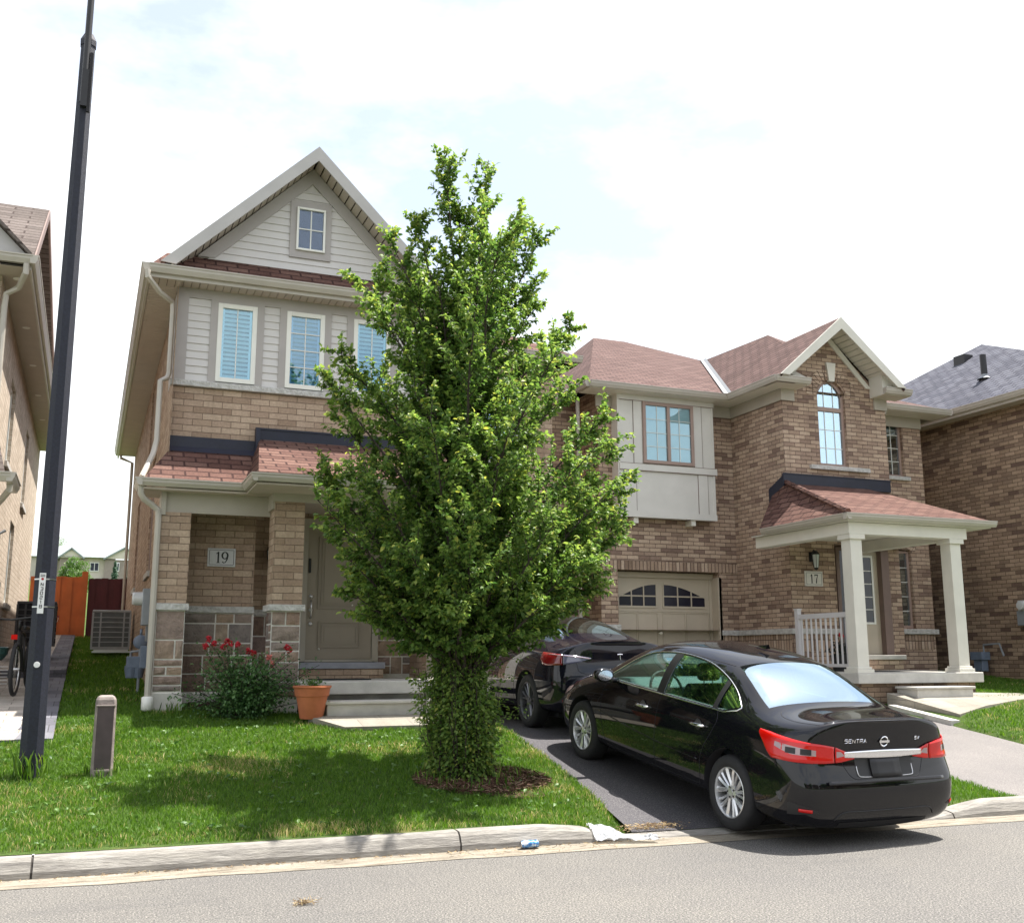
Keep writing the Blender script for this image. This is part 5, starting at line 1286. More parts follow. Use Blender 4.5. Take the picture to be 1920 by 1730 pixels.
def sedan_extras(car, body, bvh):
    B = lambda n: None
    for sx in (-1, 1):
        # chrome window surround
        loop = topl + [(.972, 1.03), (1.0, 1.005), (1.16, .968)] + [(y, bz(y)-.006) for y in (1.5, 1.9, 2.3, 2.7, 3.0, 3.28)]
        strip_on(bvh, [(y, z) for y, z in loop], side(sx), .0075, 'chrome_window_trim', M['chrome'], car, .001, 6)
        # pillar blackout between the windows
        for a, b in ((2.14, 2.26), (1.27, 1.33)):
            part_patch('window_pillar', M['plast'], car, bvh, a, b, lambda y: bz(y)+.002, lambda y: tz(y)-.004, side(sx), 4, 8, .003, flip=(sx > 0))
        # shut lines
        for pl in ([(3.22, .93), (3.27, .80), (3.25, .60), (3.18, .38), (3.12, .29)], [(2.16, .955), (2.17, .7), (2.17, .45), (2.16, .29)], [(1.24, .965), (1.20, .88), (1.26, .76), (1.36, .62), (1.40, .50), (1.40, .36), (1.42, .29)], [(3.12, .29), (2.6, .275), (2.16, .275), (1.42, .29)]):
            strip_on(bvh, dens(pl, 5), side(sx), .0032, 'shut_line', M['dark'], car, -.0005, 4)
        strip_on(bvh, dens([(3.3, .60), (2.6, .545), (2.0, .51), (1.45, .50)], 8), side(sx), .010, 'door_crease', S1['paint'], car, -.006, 6)
        for y in (2.42, 1.46):
            h = bvh.ray_cast(Vector((sx*2, y, .80)), Vector((-sx, 0, 0)))[0]; x_ = h.x
            g = MB(); g.tube([(x_+sx*.002, y+.11, .795), (x_+sx*.028, y+.085, .80), (x_+sx*.038, y+.02, .803), (x_+sx*.036, y-.05, .805), (x_+sx*.026, y-.095, .806), (x_+sx*.0, y-.115, .806)], [.009, .014, .015, .015, .014, .008], 8)
            hd = g.build('door_handle', M['chrome'], car, smooth=True)
            g = MB(); g.lathe([(0, sx*.004), (.045, sx*.003), (.055, sx*-.002)], (x_+sx*.002, y+.0, .80), 14, axis='x'); g.build('handle_cup', M['plast'], hd)
        # mirror
        g = MB(); hx = sx*.84
        for (t, r_) in ((0, .03), (.25, .062), (.6, .072), (.85, .062), (1.0, .03)): pass
        cxm, cym, czm = sx*.975, 3.02, 1.0
        n = 10; mm_ = 8; Vv = []
        for i in range(n+1):
            u = i/n; x_ = cxm+sx*(u-.5)*.21; s_ = math.sin(math.pi*min(1, max(0, .12+u*.80)))**.45
            for j in range(12):
                t = 2*math.pi*j/12; Vv.append((x_, cym+.02+math.cos(t)*.062*s_*(1.0 if math.cos(t) > 0 else .55), czm+math.sin(t)*.072*s_+.012*u))
        fs_ = [(i*12+j, i*12+(j+1) % 12, (i+1)*12+(j+1) % 12, (i+1)*12+j) for i in range(n) for j in range(12)]+[tuple(range(12)), tuple(n*12+j for j in range(12))]
        g.add(Vv, fs_); g.obox((sx*.855, cym+.03, .955), (.05, 0, 0), (0, .035, 0), (0, 0, .022))
        mr = g.build('door_mirror', S1['paint'], car, smooth=True)
        g = MB(); g.add([(cxm+sx*.085*math.cos(t), cym-.018, czm+.006+.055*math.sin(t)) for t in [i*math.pi/8 for i in range(16)]], [tuple(range(16))]); g.build('mirror_glass', M['chrome'], mr)
        # tail lamps
        cn = corner(sx, .44, .62)
        lo = lambda a: interp(a, [(-14, .775), (0, .752), (14, .745), (50, .742), (64, .742), (70, .78), (78, .845), (88, .905)])
        hi = lambda a: interp(a, [(-14, .80), (-6, .832), (6, .872), (20, .893), (50, .915), (70, .928), (88, .930)])
        part_patch('tail_lamp', M['red'], car, bvh, 7, 88, lo, hi, cn, 40, 6, .007, flip=(sx > 0), th=.008).name = 'tail_lamp'
        part_patch('tail_lamp', M['red'], car, bvh, -14, 5.6, lo, hi, cn, 16, 6, .007, flip=(sx > 0), th=.008)
        tl = part_patch('lamp_lens', M['clear'], body, bvh, 24, 62, lambda a: interp(a, [(24, .800), (45, .80), (62, .838)]), lambda a: interp(a, [(24, .845), (45, .862), (62, .872)]), cn, 16, 3, .016, flip=(sx > 0))
        for a_ in (28, 41): part_patch('lamp_cell', M['plast'], body, bvh, a_, a_+9, lambda a: .806, lambda a: .850, cn, 5, 3, .018, flip=(sx > 0))
        part_patch('reverse_lens', M['clear'], body, bvh, -3.5, 4.5, lambda a: interp(a, [(-3.5, .800), (4.5, .788)]), lambda a: interp(a, [(-3.5, .806), (0, .835), (4.5, .836)]), cn, 6, 2, .016, flip=(sx > 0))
        part_patch('bumper_reflector', M['red'], car, bvh, 27, 37, lambda a: .372, lambda a: .398, cn, 6, 2, .005, flip=(sx > 0), th=.004)
        part_patch('bumper_vent', M['plast'], car, bvh, 22, 46, lambda a: interp(a, [(22, .375), (46, .33)]), lambda a: interp(a, [(22, .385), (30, .42), (46, .44)]), cn, 8, 3, .002, flip=(sx > 0))
        # bumper seam
        strip_on(bvh, [(a, z) for a, z in ((20, .735), (40, .733), (60, .73), (72, .725), (80, .70))], corner(sx, .44, .62), .003, 'bumper_seam', M['dark'], car, -.0005, 4)
        # head lamp
        part_patch('head_lamp', M['clear'], car, bvh, 25, 80, lambda a: interp(a, [(25, .56), (55, .60), (80, .70)]), lambda a: interp(a, [(25, .62), (55, .70), (80, .745)]), lambda a, z, sx=sx: ((sx*.40+sx*2*math.sin(R(a)), 4.0+2*math.cos(R(a)), z), (-sx*math.sin(R(a)), -math.cos(R(a)), 0)), 16, 4, .004, flip=(sx < 0))
    rc = rear()
    part_patch('boot_chrome_bar', M['chrome'], car, bvh, -.405, .405, lambda x: .800-.012*(1-(x/.4)**2)-.012, lambda x: .832+.008*(1-(x/.4)**2), rc, 30, 4, .010, flip=True, th=.01)
    part_patch('bumper_shelf', S1['paint'], car, bvh, -.60, .60, lambda x: .600-.01*(x/.6)**2, lambda x: .622-.006*(x/.6)**2, rc, 30, 3, .016, flip=True, th=.012)
    # number plate recess and boot lid lines
    part_patch('plate_recess', M['plast'], car, bvh, -.30, .30, lambda x: .625+.02*(abs(x)/.3)**6, lambda x: .785, rc, 24, 4, .002, flip=True)
    part_patch('plate_holder', mat('dark plate holder', (.016, .016, .018), .5), car, bvh, -.155, .155, lambda x: .635, lambda x: .772, rc, 4, 4, .012, flip=True, th=.006)
    strip_on(bvh, dens([(-.42, .745), (-.40, .70), (-.34, .632), (-.2, .618), (0, .614), (.2, .618), (.34, .632), (.40, .70), (.42, .745)], 5), rc, .0035, 'boot_seam', M['dark'], car, -.0005, 4)
    strip_on(bvh, dens([(-.29, .72), (-.285, .655), (-.25, .640), (-.1, .637)], 4), rc, .004, 'plate_garnish', M['silver'], car, .003, 5)
    strip_on(bvh, dens([(.29, .72), (.285, .655), (.25, .640), (.1, .637)], 4), rc, .004, 'plate_garnish', M['silver'], car, .003, 5)
    strip_on(bvh, dens([(-.52, .31), (-.44, .372), (-.2, .375), (0, .376), (.2, .375), (.44, .372), (.52, .31)], 5), rc, .006, 'bumper_crease', M['plast'], car, .002, 5)
    part_patch('lower_valance', M['plast'], car, bvh, -.46, .46, lambda x: .235, lambda x: .285, rc, 20, 2, .003, flip=True)
    dn = lambda x, y: ((x, y, 2.2), (0, 0, -1))
    for sx in (-1, 1):
        strip_on(bvh, dens([(sx*.52, 1.40), (sx*.56, 1.7), (sx*.565, 2.2), (sx*.55, 2.75)], 5), dn, .004, 'roof_seam', M['dark'], car, -.0005, 4)
        strip_on(bvh, dens([(sx*.60, .64), (sx*.655, .55), (sx*.66, .36), (sx*.60, .16)], 5), dn, .0035, 'boot_seam', M['dark'], car, -.0005, 4)
    strip_on(bvh, dens([(-.56, .155), (-.3, .135), (0, .125), (.3, .135), (.56, .155)], 5), dn, .009, 'boot_lip', S1['paint'], car, -.003, 6)
    # badge: ring with a bar, and lettering
    def on_rear(x, z, off=.006): h = bvh.ray_cast(Vector((x, -1, z)), Vector((0, 1, 0)))[0]; return Vector((x, h.y-off, z))
    g = MB(); c0 = (0, .905)
    g.tube([on_rear(c0[0]+.038*math.cos(t), c0[1]+.038*math.sin(t), .008) for t in [i*math.pi/14 for i in range(29)]], .0065, 6, cap=False)
    q = on_rear(0, .905, .012); g.obox(q, (.052, 0, 0), (0, .003, 0), (0, 0, .009)); g.build('boot_badge', M['chrome'], car, smooth=False)
    def letters(txt, x0, z0, h, wd, gap, nm):
        glyph = {'S': [[(1, 1), (0, 1), (0, .55), (1, .5), (1, 0), (0, 0)]], 'E': [[(1, 1), (0, 1), (0, 0), (1, 0)], [(0, .5), (.8, .5)]], 'N': [[(0, 0), (0, 1), (1, 0), (1, 1)]], 'T': [[(0, 1), (1, 1)], [(.5, 1), (.5, 0)]],
                 'R': [[(0, 0), (0, 1), (1, 1), (1, .5), (0, .5)], [(.5, .5), (1, 0)]], 'A': [[(0, 0), (.5, 1), (1, 0)], [(.2, .4), (.8, .4)]], 'V': [[(0, 1), (.5, 0), (1, 1)]]}
        g = MB(); x = x0
        for ch in txt:
            for st in glyph[ch]:
                for a, b in zip(st, st[1:]):
                    p, q = on_rear(x+a[0]*wd, z0+a[1]*h, .007), on_rear(x+b[0]*wd, z0+b[1]*h, .007)
                    g.tube([p, q], .0028, 4)
            x += wd+gap
        g.build(nm, M['chrome'], car)
    letters('SENTRA', -.40, .900, .028, .026, .012, 'boot_lettering'); letters('SV', .335, .910, .024, .020, .010, 'trim_lettering')
    # roof antenna, wipers of light, exhaust
    g = MB(); g.add([(-.03, 1.62, 1.456), (.03, 1.62, 1.456), (.022, 1.75, 1.47), (-.022, 1.75, 1.47), (-.004, 1.61, 1.50), (.004, 1.61, 1.50)], [(0, 1, 5, 4), (1, 2, 5), (2, 3, 4, 5), (3, 0, 4), (0, 3, 2, 1)]); g.build('roof_antenna', S1['paint'], car)
    g = MB(); g.box(-.60, .60, .45, 4.1, .16, .24); g.box(-.72, .72, .62, 1.33, .24, .5) if False else None; g.build('underbody', M['dark'], car)
    # cabin: seats, dash, steering wheel
    def seat(x, y, nm='seat', wd=.25):
        g = MB(); g.box(x-wd, x+wd, y, y+.5, .45, .62); s_ = g.build(nm, M['seat'], car, bevel=.05)
        g = MB(); g.prism([(x-wd+.02, y, .55), (x-wd+.02, y-.16, 1.06), (x-wd+.02, y-.06, 1.08), (x-wd+.02, y+.12, .60)], (2*wd-.04, 0, 0)); g.build('backrest', M['seat'], s_, bevel=.04)
        g = MB(); g.box(x-.12, x+.12, y-.17, y-.08, 1.10, 1.27); g.build('headrest', M['seat'], s_, bevel=.035)
        g = MB(); g.tube([(x-.05, y-.12, 1.0), (x-.05, y-.125, 1.13)], .006, 6); g.tube([(x+.05, y-.12, 1.0), (x+.05, y-.125, 1.13)], .006, 6); g.build('headrest_post', M['steel'], s_)
    seat(-.38, 2.15); seat(.38, 2.15)
    g = MB(); g.box(-.66, .66, 1.22, 1.70, .45, .60); s_ = g.build('rear_bench', M['seat'], car, bevel=.04)
    g = MB(); g.prism([(-.64, 1.26, .55), (-.64, 1.02, 1.0), (-.64, 1.12, 1.03), (-.64, 1.38, .60)], (1.28, 0, 0)); g.build('backrest', M['seat'], s_, bevel=.03)
    for x in (-.38, .38): g = MB(); g.box(x-.12, x+.12, 1.02, 1.10, 1.02, 1.13); g.build('headrest', M['seat'], s_, bevel=.03)
    g = MB(); g.box(-.64, .64, .78, 1.05, .985, 1.0); g.build('parcel_shelf', M['cabin'], car)
    g = MB(); g.prism([(-.74, 3.42, .93), (-.74, 3.05, .97), (-.74, 2.88, .90), (-.74, 2.9, .6), (-.74, 3.4, .5)], (1.48, 0, 0)); g.build('dashboard', plain('teal grey dash', (.16, .21, .21), .6, .1, 8), car, bevel=.02)
    g = MB(); c_ = Vector((-.37, 2.78, .90)); ax = Vector((0, -.88, .47)).normalized(); b1 = Vector((1, 0, 0)); b2 = ax.cross(b1)
    g.tube([c_+(b1*math.cos(t)+b2*math.sin(t))*.185 for t in [i*math.pi/14 for i in range(29)]], .015, 8, cap=False); g.tube([c_-b1*.18, c_+b1*.18], .014, 6); g.tube([c_, c_-b2*.18*(1 if b2.z > 0 else -1)], .016, 6); g.tube([c_, c_+Vector((0, .2, -.08))], .03, 8)
    g.build('steering_wheel', M['cabin'], car, smooth=True)
S1 = dict(paint=paint('black car paint', (.006, .006, .008)), rings=rs, cavity=cav, ay=(.975, 3.675), wr=.317, rr=.216, tx=.855, style='swirl', sg='carglass', cabin_test=None,
  windows=[win(.99, 1.275, 6), win(1.325, 2.145), win(2.255, 3.24)],
  endglass=[dict(name='rear_window', mat='backglass', dir=(0, .62, -.78), dep=.72,
     cut=[(-.64, .70, 1.13), (.64, .70, 1.13), (.50, 1.30, 1.42), (-.50, 1.30, 1.42)],
     patch=(-.66, .66, lambda x: .685+.02*(x/.66)**2, lambda x: 1.335-.05*(x/.66)**2-.42*max(0, abs(x)-.50)/.16*1.0, lambda x, y: ((x, y, 2.2), (0, 0, -1)))),
   dict(name='windscreen', mat='carglass', dir=(0, -.6, -.8), dep=.72,
     cut=[(-.66, 3.40, 1.14), (.66, 3.40, 1.14), (.52, 2.88, 1.42), (-.52, 2.88, 1.42)],
     patch=(-.68, .68, lambda x: 2.84+.03*(x/.68)**2+.45*max(0, abs(x)-.52)/.16*1.0, lambda x: 3.45-.06*(x/.68)**2, lambda x, y: ((x, y, 2.2), (0, 0, -1))))],
  extras=sedan_extras)
# squash the greenhouse a little
for rr2 in (rs, cav):
    for q in rr2:
        for i, (a, b, c) in enumerate(q):
            if c > .90: q[i] = (a, b, .90+(c-.90)*.945)
sl_p = math.atan(.135)
build_car('black_sedan', 'glossy black compact sedan with chrome window trim and red tail lamps, nearest the street', (5.20+.865+.975*math.sin(R(2.2)), 7.98-.975*math.cos(sl_p)+.03, .040-.975*math.sin(sl_p)), (sl_p, 0, R(2.2)), S1)

# ---- dark fastback electric car parked nearer the garage
def tring(y, w, belt, rail, roof, zb=.17, ws=.90, sh=.80, dy=0):
    bx = w*.915
    return ring(y, [(0, zb), (w*.85, zb+.02), (w*.965, zb+.10), (w, .42), (w, .62), (w*.985, sh), (bx, belt), (bx-.085, belt+(rail-belt)*.45), (ws*.62, rail), (.30, roof-.012), (0, roof)])
rt = [
 ring(0, [(0, .26, .12), (.50, .27, .10), (.62, .34, .03), (.66, .48, .0), (.66, .66, .0), (.64, .78, .03), (.62, .90, .04), (.58, 1.01, .05), (.52, 1.075, .06), (.28, 1.095, .03), (0, 1.10, .02)]),
 ring(0, [(0, .22, .25), (.70, .24, .18), (.80, .32, .12), (.83, .48, .10), (.83, .66, .10), (.815, .79, .12), (.79, .90, .13), (.72, 1.00, .12), (.56, 1.055, .12), (.29, 1.078, .10), (0, 1.085, .09)]),
 ring(.32, [(0, .18), (.76, .20), (.86, .28), (.895, .45), (.90, .62), (.885, .80), (.83, .94), (.73, 1.01), (.55, 1.045), (.29, 1.065), (0, 1.07)]),
 ring(.58, [(0, .17), (.77, .19), (.875, .27), (.905, .45), (.912, .63), (.895, .82), (.835, .955), (.73, 1.035), (.56, 1.085), (.30, 1.11), (0, 1.12)]),
 ring(.95, [(0, .17), (.78, .19), (.88, .27), (.905, .45), (.912, .63), (.892, .83), (.832, .965), (.74, 1.09), (.57, 1.20), (.30, 1.24), (0, 1.25)]),
 ring(1.35, [(0, .17), (.78, .19), (.88, .27), (.903, .45), (.908, .63), (.888, .83), (.83, .965), (.74, 1.14), (.575, 1.315), (.30, 1.355), (0, 1.368)]),
 ring(1.8, [(0, .17), (.78, .19), (.88, .27), (.90, .45), (.905, .63), (.884, .82), (.828, .955), (.745, 1.16), (.585, 1.385), (.30, 1.425), (0, 1.436)]),
 ring(2.3, [(0, .17), (.78, .19), (.88, .27), (.90, .45), (.905, .62), (.884, .81), (.826, .945), (.745, 1.15), (.59, 1.392), (.30, 1.432), (0, 1.443)]),
 ring(2.75, [(0, .17), (.78, .19), (.88, .27), (.90, .45), (.903, .61), (.882, .80), (.822, .93), (.74, 1.11), (.59, 1.335), (.30, 1.385), (0, 1.398)]),
 ring(3.15, [(0, .17), (.77, .19), (.87, .27), (.90, .45), (.90, .60), (.878, .78), (.815, .905), (.735, 1.03), (.60, 1.19), (.32, 1.24), (0, 1.255)]),
 ring(3.50, [(0, .17), (.77, .19), (.87, .27), (.90, .45), (.90, .60), (.872, .76), (.80, .87), (.72, .945), (.61, 1.03), (.33, 1.065), (0, 1.08)]),
 ring(3.90, [(0, .17), (.76, .19), (.86, .27), (.895, .44), (.89, .58), (.85, .71), (.765, .80), (.68, .85), (.56, .885), (.3, .92), (0, .93)]),
 ring(4.30, [(0, .18), (.70, .20), (.80, .28), (.835, .42), (.82, .53), (.77, .63), (.68, .71), (.60, .745), (.48, .775), (.26, .80), (0, .81)]),
 ring(4.60, [(0, .22), (.50, .24), (.58, .31), (.60, .42), (.58, .50), (.53, .57), (.46, .61), (.40, .635), (.32, .65), (.18, .665), (0, .67)]),
]
cavt = [
 ring(.80, [(0, .55), (.60, .55), (.68, .75), (.70, .92), (.62, 1.03), (.5, 1.10), (.25, 1.125), (0, 1.135)]),
 ring(1.0, [(0, .5), (.72, .5), (.80, .72), (.79, .93), (.69, 1.07), (.53, 1.165), (.27, 1.20), (0, 1.21)]),
 ring(1.35, [(0, .45), (.74, .45), (.82, .72), (.79, .94), (.69, 1.12), (.53, 1.265), (.27, 1.305), (0, 1.318)]),
 ring(1.8, [(0, .4), (.75, .4), (.82, .72), (.785, .93), (.70, 1.14), (.54, 1.335), (.28, 1.375), (0, 1.386)]),
 ring(2.3, [(0, .4), (.75, .4), (.82, .72), (.785, .92), (.70, 1.13), (.545, 1.342), (.28, 1.382), (0, 1.393)]),
 ring(2.75, [(0, .4), (.75, .4), (.82, .7), (.78, .90), (.69, 1.09), (.545, 1.285), (.28, 1.335), (0, 1.348)]),
 ring(3.12, [(0, .4), (.74, .4), (.80, .66), (.77, .87), (.68, 1.0), (.55, 1.14), (.28, 1.19), (0, 1.20)]),
 ring(3.4, [(0, .5), (.70, .5), (.75, .64), (.74, .83), (.66, .91), (.54, .985), (.28, 1.02), (0, 1.03)]),
]
ttop = dens([(3.35, .955), (3.0, 1.14), (2.65, 1.265), (2.3, 1.325), (1.9, 1.325), (1.5, 1.255), (1.2, 1.165), (.98, 1.075), (.86, 1.01)], 4)
def ttz(y): return interp(y, sorted(ttop))
def tbz(y): return interp(y, [(.86, .998), (1.1, .985), (2.2, .965), (3.35, .935)])
def twin(y0, y1, n=12):
    ys_ = [y0+(y1-y0)*i/n for i in range(n+1)]
    return [(y, max(ttz(y)-.01, tbz(y)+.012)) for y in ys_]+[(y, tbz(y)+.008) for y in ys_[::-1]]
def fast_extras(car, body, bvh):
    for sx in (-1, 1):
        for a, b in ((2.05, 2.16), (1.25, 1.32)): part_patch('window_pillar', M['plast'], car, bvh, a, b, lambda y: tbz(y), lambda y: ttz(y)-.004, side(sx), 4, 8, .003, flip=(sx > 0))
        strip_on(bvh, [(y, tbz(y)-.004) for y in (.88, 1.2, 1.6, 2.0, 2.4, 2.8, 3.2)], side(sx), .006, 'window_trim', M['plast'], car, .001, 5)
        for pl in ([(2.10, .95), (2.12, .7), (2.12, .45), (2.1, .28)], [(1.15, .98), (1.13, .88), (1.22, .74), (1.30, .60), (1.33, .45), (1.36, .28)], [(3.15, .93), (3.2, .6), (3.1, .28)]):
            strip_on(bvh, dens(pl, 5), side(sx), .0032, 'shut_line', M['dark'], car, -.0005, 4)
        cn = corner(sx, .46, .62)
        lo = lambda a: interp(a, [(-6, .875), (8, .835), (30, .80), (52, .79), (62, .80), (76, .87)])
        hi = lambda a: interp(a, [(-6, .885), (8, .905), (30, .925), (50, .94), (76, .95)])
        part_patch('tail_lamp', M['dred'], car, bvh, 30, 74, lo, hi, cn, 20, 5, .006, flip=(sx > 0), th=.006)
        part_patch('tail_lamp', M['smoke'], car, bvh, -6, 29, lo, hi, cn, 20, 5, .006, flip=(sx > 0), th=.006)
        strip_on(bvh, [(a, hi(a)-.012) for a in range(-4, 60, 4)], cn, .006, 'lamp_strip', M['clear'], car, .010, 5)
        part_patch('bumper_reflector', M['dred'], car, bvh, 14, 30, lambda a: .36, lambda a: .385, cn, 6, 2, .005, flip=(sx > 0))
        g = MB()
        n = 8
        for i in range(n+1):
            pass
        cxm, cym, czm = sx*1.0, 3.02, 1.0
        Vv = [(cxm+sx*(i/8-.5)*.2, cym+math.cos(2*math.pi*j/10)*.05*math.sin(math.pi*min(1, .12+i/8*.8))**.45, czm+math.sin(2*math.pi*j/10)*.065*math.sin(math.pi*min(1, .12+i/8*.8))**.45) for i in range(9) for j in range(10)]
        g.add(Vv, [(i*10+j, i*10+(j+1) % 10, (i+1)*10+(j+1) % 10, (i+1)*10+j) for i in range(8) for j in range(10)]+[tuple(range(10)), tuple(80+j for j in range(10))])
        g.obox((sx*.88, cym+.02, .955), (.05, 0, 0), (0, .03, 0), (0, 0, .02)); g.build('door_mirror', S2['paint'], car, smooth=True)
    rc = rear()
    strip_on(bvh, dens([(-.60, 1.0), (-.58, .80), (-.50, .70), (0, .685), (.50, .70), (.58, .80), (.60, 1.0)], 5), rc, .0035, 'boot_seam', M['dark'], car, -.0005, 4)
    part_patch('lower_valance', M['plast'], car, bvh, -.58, .58, lambda x: .28, lambda x: .40, rc, 20, 3, .003, flip=True)
    part_patch('number_plate', mat('plain plate', (.5, .5, .5), .5), car, bvh, -.155, .155, lambda x: .60, lambda x: .755-.0, rc, 3, 3, .012, flip=True)
    def on_rear(x, z, off=.006): h = bvh.ray_cast(Vector((x, -1, z)), Vector((0, 1, 0)))[0]; return Vector((x, h.y-off, z))
    g = MB(); g.tube([on_rear(-.035, .925), on_rear(0, .930), on_rear(.035, .925)], .007, 5); g.tube([on_rear(0, .922), on_rear(0, .86)], .007, 5); g.build('boot_badge', M['chrome'], car)
    g = MB(); g.box(-.66, .66, 1.15, 1.7, .45, .62); s_ = g.build('rear_bench', M['seat'], car, bevel=.04)
    for x in (-.38, .38):
        g = MB(); g.box(x-.25, x+.25, 2.05, 2.55, .45, .62); s_ = g.build('seat', M['seat'], car, bevel=.04)
        g = MB(); g.prism([(x-.22, 2.05, .55), (x-.22, 1.90, 1.05), (x-.22, 2.0, 1.07), (x-.22, 2.17, .6)], (.44, 0, 0)); g.box(x-.12, x+.12, 1.86, 1.95, 1.06, 1.2); g.build('backrest', M['seat'], s_, bevel=.03)
    g = MB(); g.box(-.72, .72, 2.95, 3.3, .6, .93); g.build('dashboard', M['cabin'], car, bevel=.03)
    g = MB(); g.box(-.62, .62, .5, 4.2, .15, .24); g.build('underbody', M['dark'], car)
M['smoke'] = mat('smoked lamp lens', (.16, .16, .24), .08); P(M['smoke']).inputs['Coat Weight'].default_value = 1
S2 = dict(paint=paint('midnight car paint', (.008, .008, .014)), rings=rt, cavity=cavt, ay=(.90, 3.775), wr=.334, rr=.236, tx=.885, style='ten', sg='carglass', cabin_test=None,
  windows=[twin(.90, 1.24, 6), twin(1.33, 2.04), twin(2.17, 3.28)],
  endglass=[dict(name='rear_window', mat='backglass', dir=(0, .35, -.93), dep=.70,
     cut=[(-.56, .78, 1.21), (.56, .78, 1.21), (.48, 1.75, 1.47), (-.48, 1.75, 1.47)],
     patch=(-.60, .60, lambda x: .52+.05*(x/.6)**2, lambda x: 1.85-.10*(x/.6)**2, lambda x, y: ((x, y, 2.2), (0, 0, -1)))),
   dict(name='windscreen', mat='tglass', dir=(0, -.55, -.83), dep=.70,
     cut=[(-.64, 3.3, 1.14), (.64, 3.3, 1.14), (.52, 2.8, 1.40), (-.52, 2.8, 1.40)],
     patch=(-.66, .66, lambda x: 2.75+.03*(x/.66)**2, lambda x: 3.50-.06*(x/.66)**2, lambda x, y: ((x, y, 2.2), (0, 0, -1))))],
  extras=fast_extras)
build_car('black_sedan', 'dark fastback car with smoked tail lamps parked behind the leafy tree, nearer the garage', (5.26+.90, 12.56-.90, .630-.03), (.022, 0, 0), S2)
# ================================================================ vegetation
def leafmat(name, ramp_, rough=.45, trans=.35, spec=.5):
    m = mat(name, rough=rough, spec=spec)
    a = nd(m, 'ShaderNodeAttribute', attribute_name='tone')
    c = ramp(m, a.outputs['Fac'], ramp_); setc(m, c)
    t = m.node_tree; tr = t.nodes.new('ShaderNodeBsdfTranslucent'); x = t.nodes.new('ShaderNodeMixShader'); o = [n for n in t.nodes if n.type == 'OUTPUT_MATERIAL'][0]
    hs = nd(m, 'ShaderNodeHueSaturation', Saturation=1.1, Value=1.5); lk(m, c, hs.inputs['Color']); lk(m, hs.outputs[0], tr.inputs[0])
    x.inputs[0].default_value = trans; t.links.new(P(m).outputs[0], x.inputs[1]); t.links.new(tr.outputs[0], x.inputs[2]); t.links.new(x.outputs[0], o.inputs[0])
    return m
def rapid_mesh(name, V, Fs, m, parent=None, tone=None, nper=None, smooth=False):
    """V (n,3) array; Fs (k,4) or (k,3) array"""
    me = bpy.data.meshes.new(name); k, q = Fs.shape
    me.vertices.add(len(V)); me.vertices.foreach_set('co', V.astype(np.float32).ravel())
    me.loops.add(k*q); me.loops.foreach_set('vertex_index', Fs.astype(np.int32).ravel())
    me.polygons.add(k); me.polygons.foreach_set('loop_start', np.arange(0, k*q, q, dtype=np.int32)); me.polygons.foreach_set('loop_total', np.full(k, q, dtype=np.int32))
    me.update(calc_edges=True); me.materials.append(m)
    if tone is not None:
        at = me.attributes.new('tone', 'FLOAT', 'FACE'); at.data.foreach_set('value', tone.astype(np.float32))
    if smooth: me.polygons.foreach_set('use_smooth', [True]*k)
    o = bpy.data.objects.new(name, me); put(o, parent); return o
def leaves(name, pos, dirs, size, m, parent=None, tone=None, curl=.35, width=.55, up=None, droop=.3):
    """folded, curled leaf of four quads per position"""
    n = len(pos); d = dirs+np.array([0, 0, -droop]); d /= np.linalg.norm(d, axis=1)[:, None]
    r = rng.normal(size=(n, 3))*.55+np.array([0, 0, 1.0])
    s = np.cross(d, r); s /= np.linalg.norm(s, axis=1)[:, None]; u = np.cross(s, d)
    L_ = size[:, None]; W = L_*width/2
    c = curl*L_
    p0 = pos; p1 = pos+d*L_*.33+u*c*.16; p2 = pos+d*L_*.70+u*c*.10; p3 = pos+d*L_-u*c*.35
    a1 = p1+s*W*.92+u*W*.35; b1 = p1-s*W*.92+u*W*.35; a2 = p2+s*W*.78+u*W*.22; b2 = p2-s*W*.78+u*W*.22
    V = np.stack([p0, a1, a2, p3, b2, b1, p1, p2], 1).reshape(-1, 3)
    base = (np.arange(n)*8)[:, None]
    Fs = np.concatenate([base+np.array([[0, 1, 6, 6]]), base+np.array([[1, 2, 7, 6]]), base+np.array([[2, 3, 7, 7]]), base+np.array([[0, 6, 5, 5]]), base+np.array([[6, 7, 4, 5]]), base+np.array([[7, 3, 4, 4]])], 0)
    # use triangles throughout
    tri = [(0, 1, 6), (1, 2, 7), (1, 7, 6), (2, 3, 7), (0, 6, 5), (6, 7, 4), (6, 4, 5), (7, 3, 4)]
    Fs = np.concatenate([base+np.array([t]) for t in tri], 0)
    tn = np.tile(tone, len(tri)) if tone is not None else None
    return rapid_mesh(name, V, Fs, m, parent, tn)
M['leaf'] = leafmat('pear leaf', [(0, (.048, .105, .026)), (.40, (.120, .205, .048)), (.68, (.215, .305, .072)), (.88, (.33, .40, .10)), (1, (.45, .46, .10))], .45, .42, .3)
M['bark'] = plain('dark bark', (.050, .038, .032), .9, .35, 25, .01, 60)
def dense_branch(p0, p1, r0, r1, sag, n=9, wob=.03):
    """curved limb: rises from p0, ends at p1"""
    p0, p1 = Vector(p0), Vector(p1); pts = []
    for i in range(n+1):
        t = i/n; p = p0.lerp(p1, t)
        h = Vector((p1.x-p0.x, p1.y-p0.y, 0))
        p = p + h*(-(sag)*math.sin(math.pi*t)) + Vector((0, 0, 1))*0
        p += Vector((pnoise(Vector((t*4, p0.x*9, p1.x*7))), pnoise(Vector((t*4+9, p0.y*9, p1.y*7))), 0))*wob*math.sin(math.pi*t)
        pts.append(p)
    return pts, [r0+(r1-r0)*i/n for i in range(n+1)]
TB = Vector((3.47, 9.92, .33))
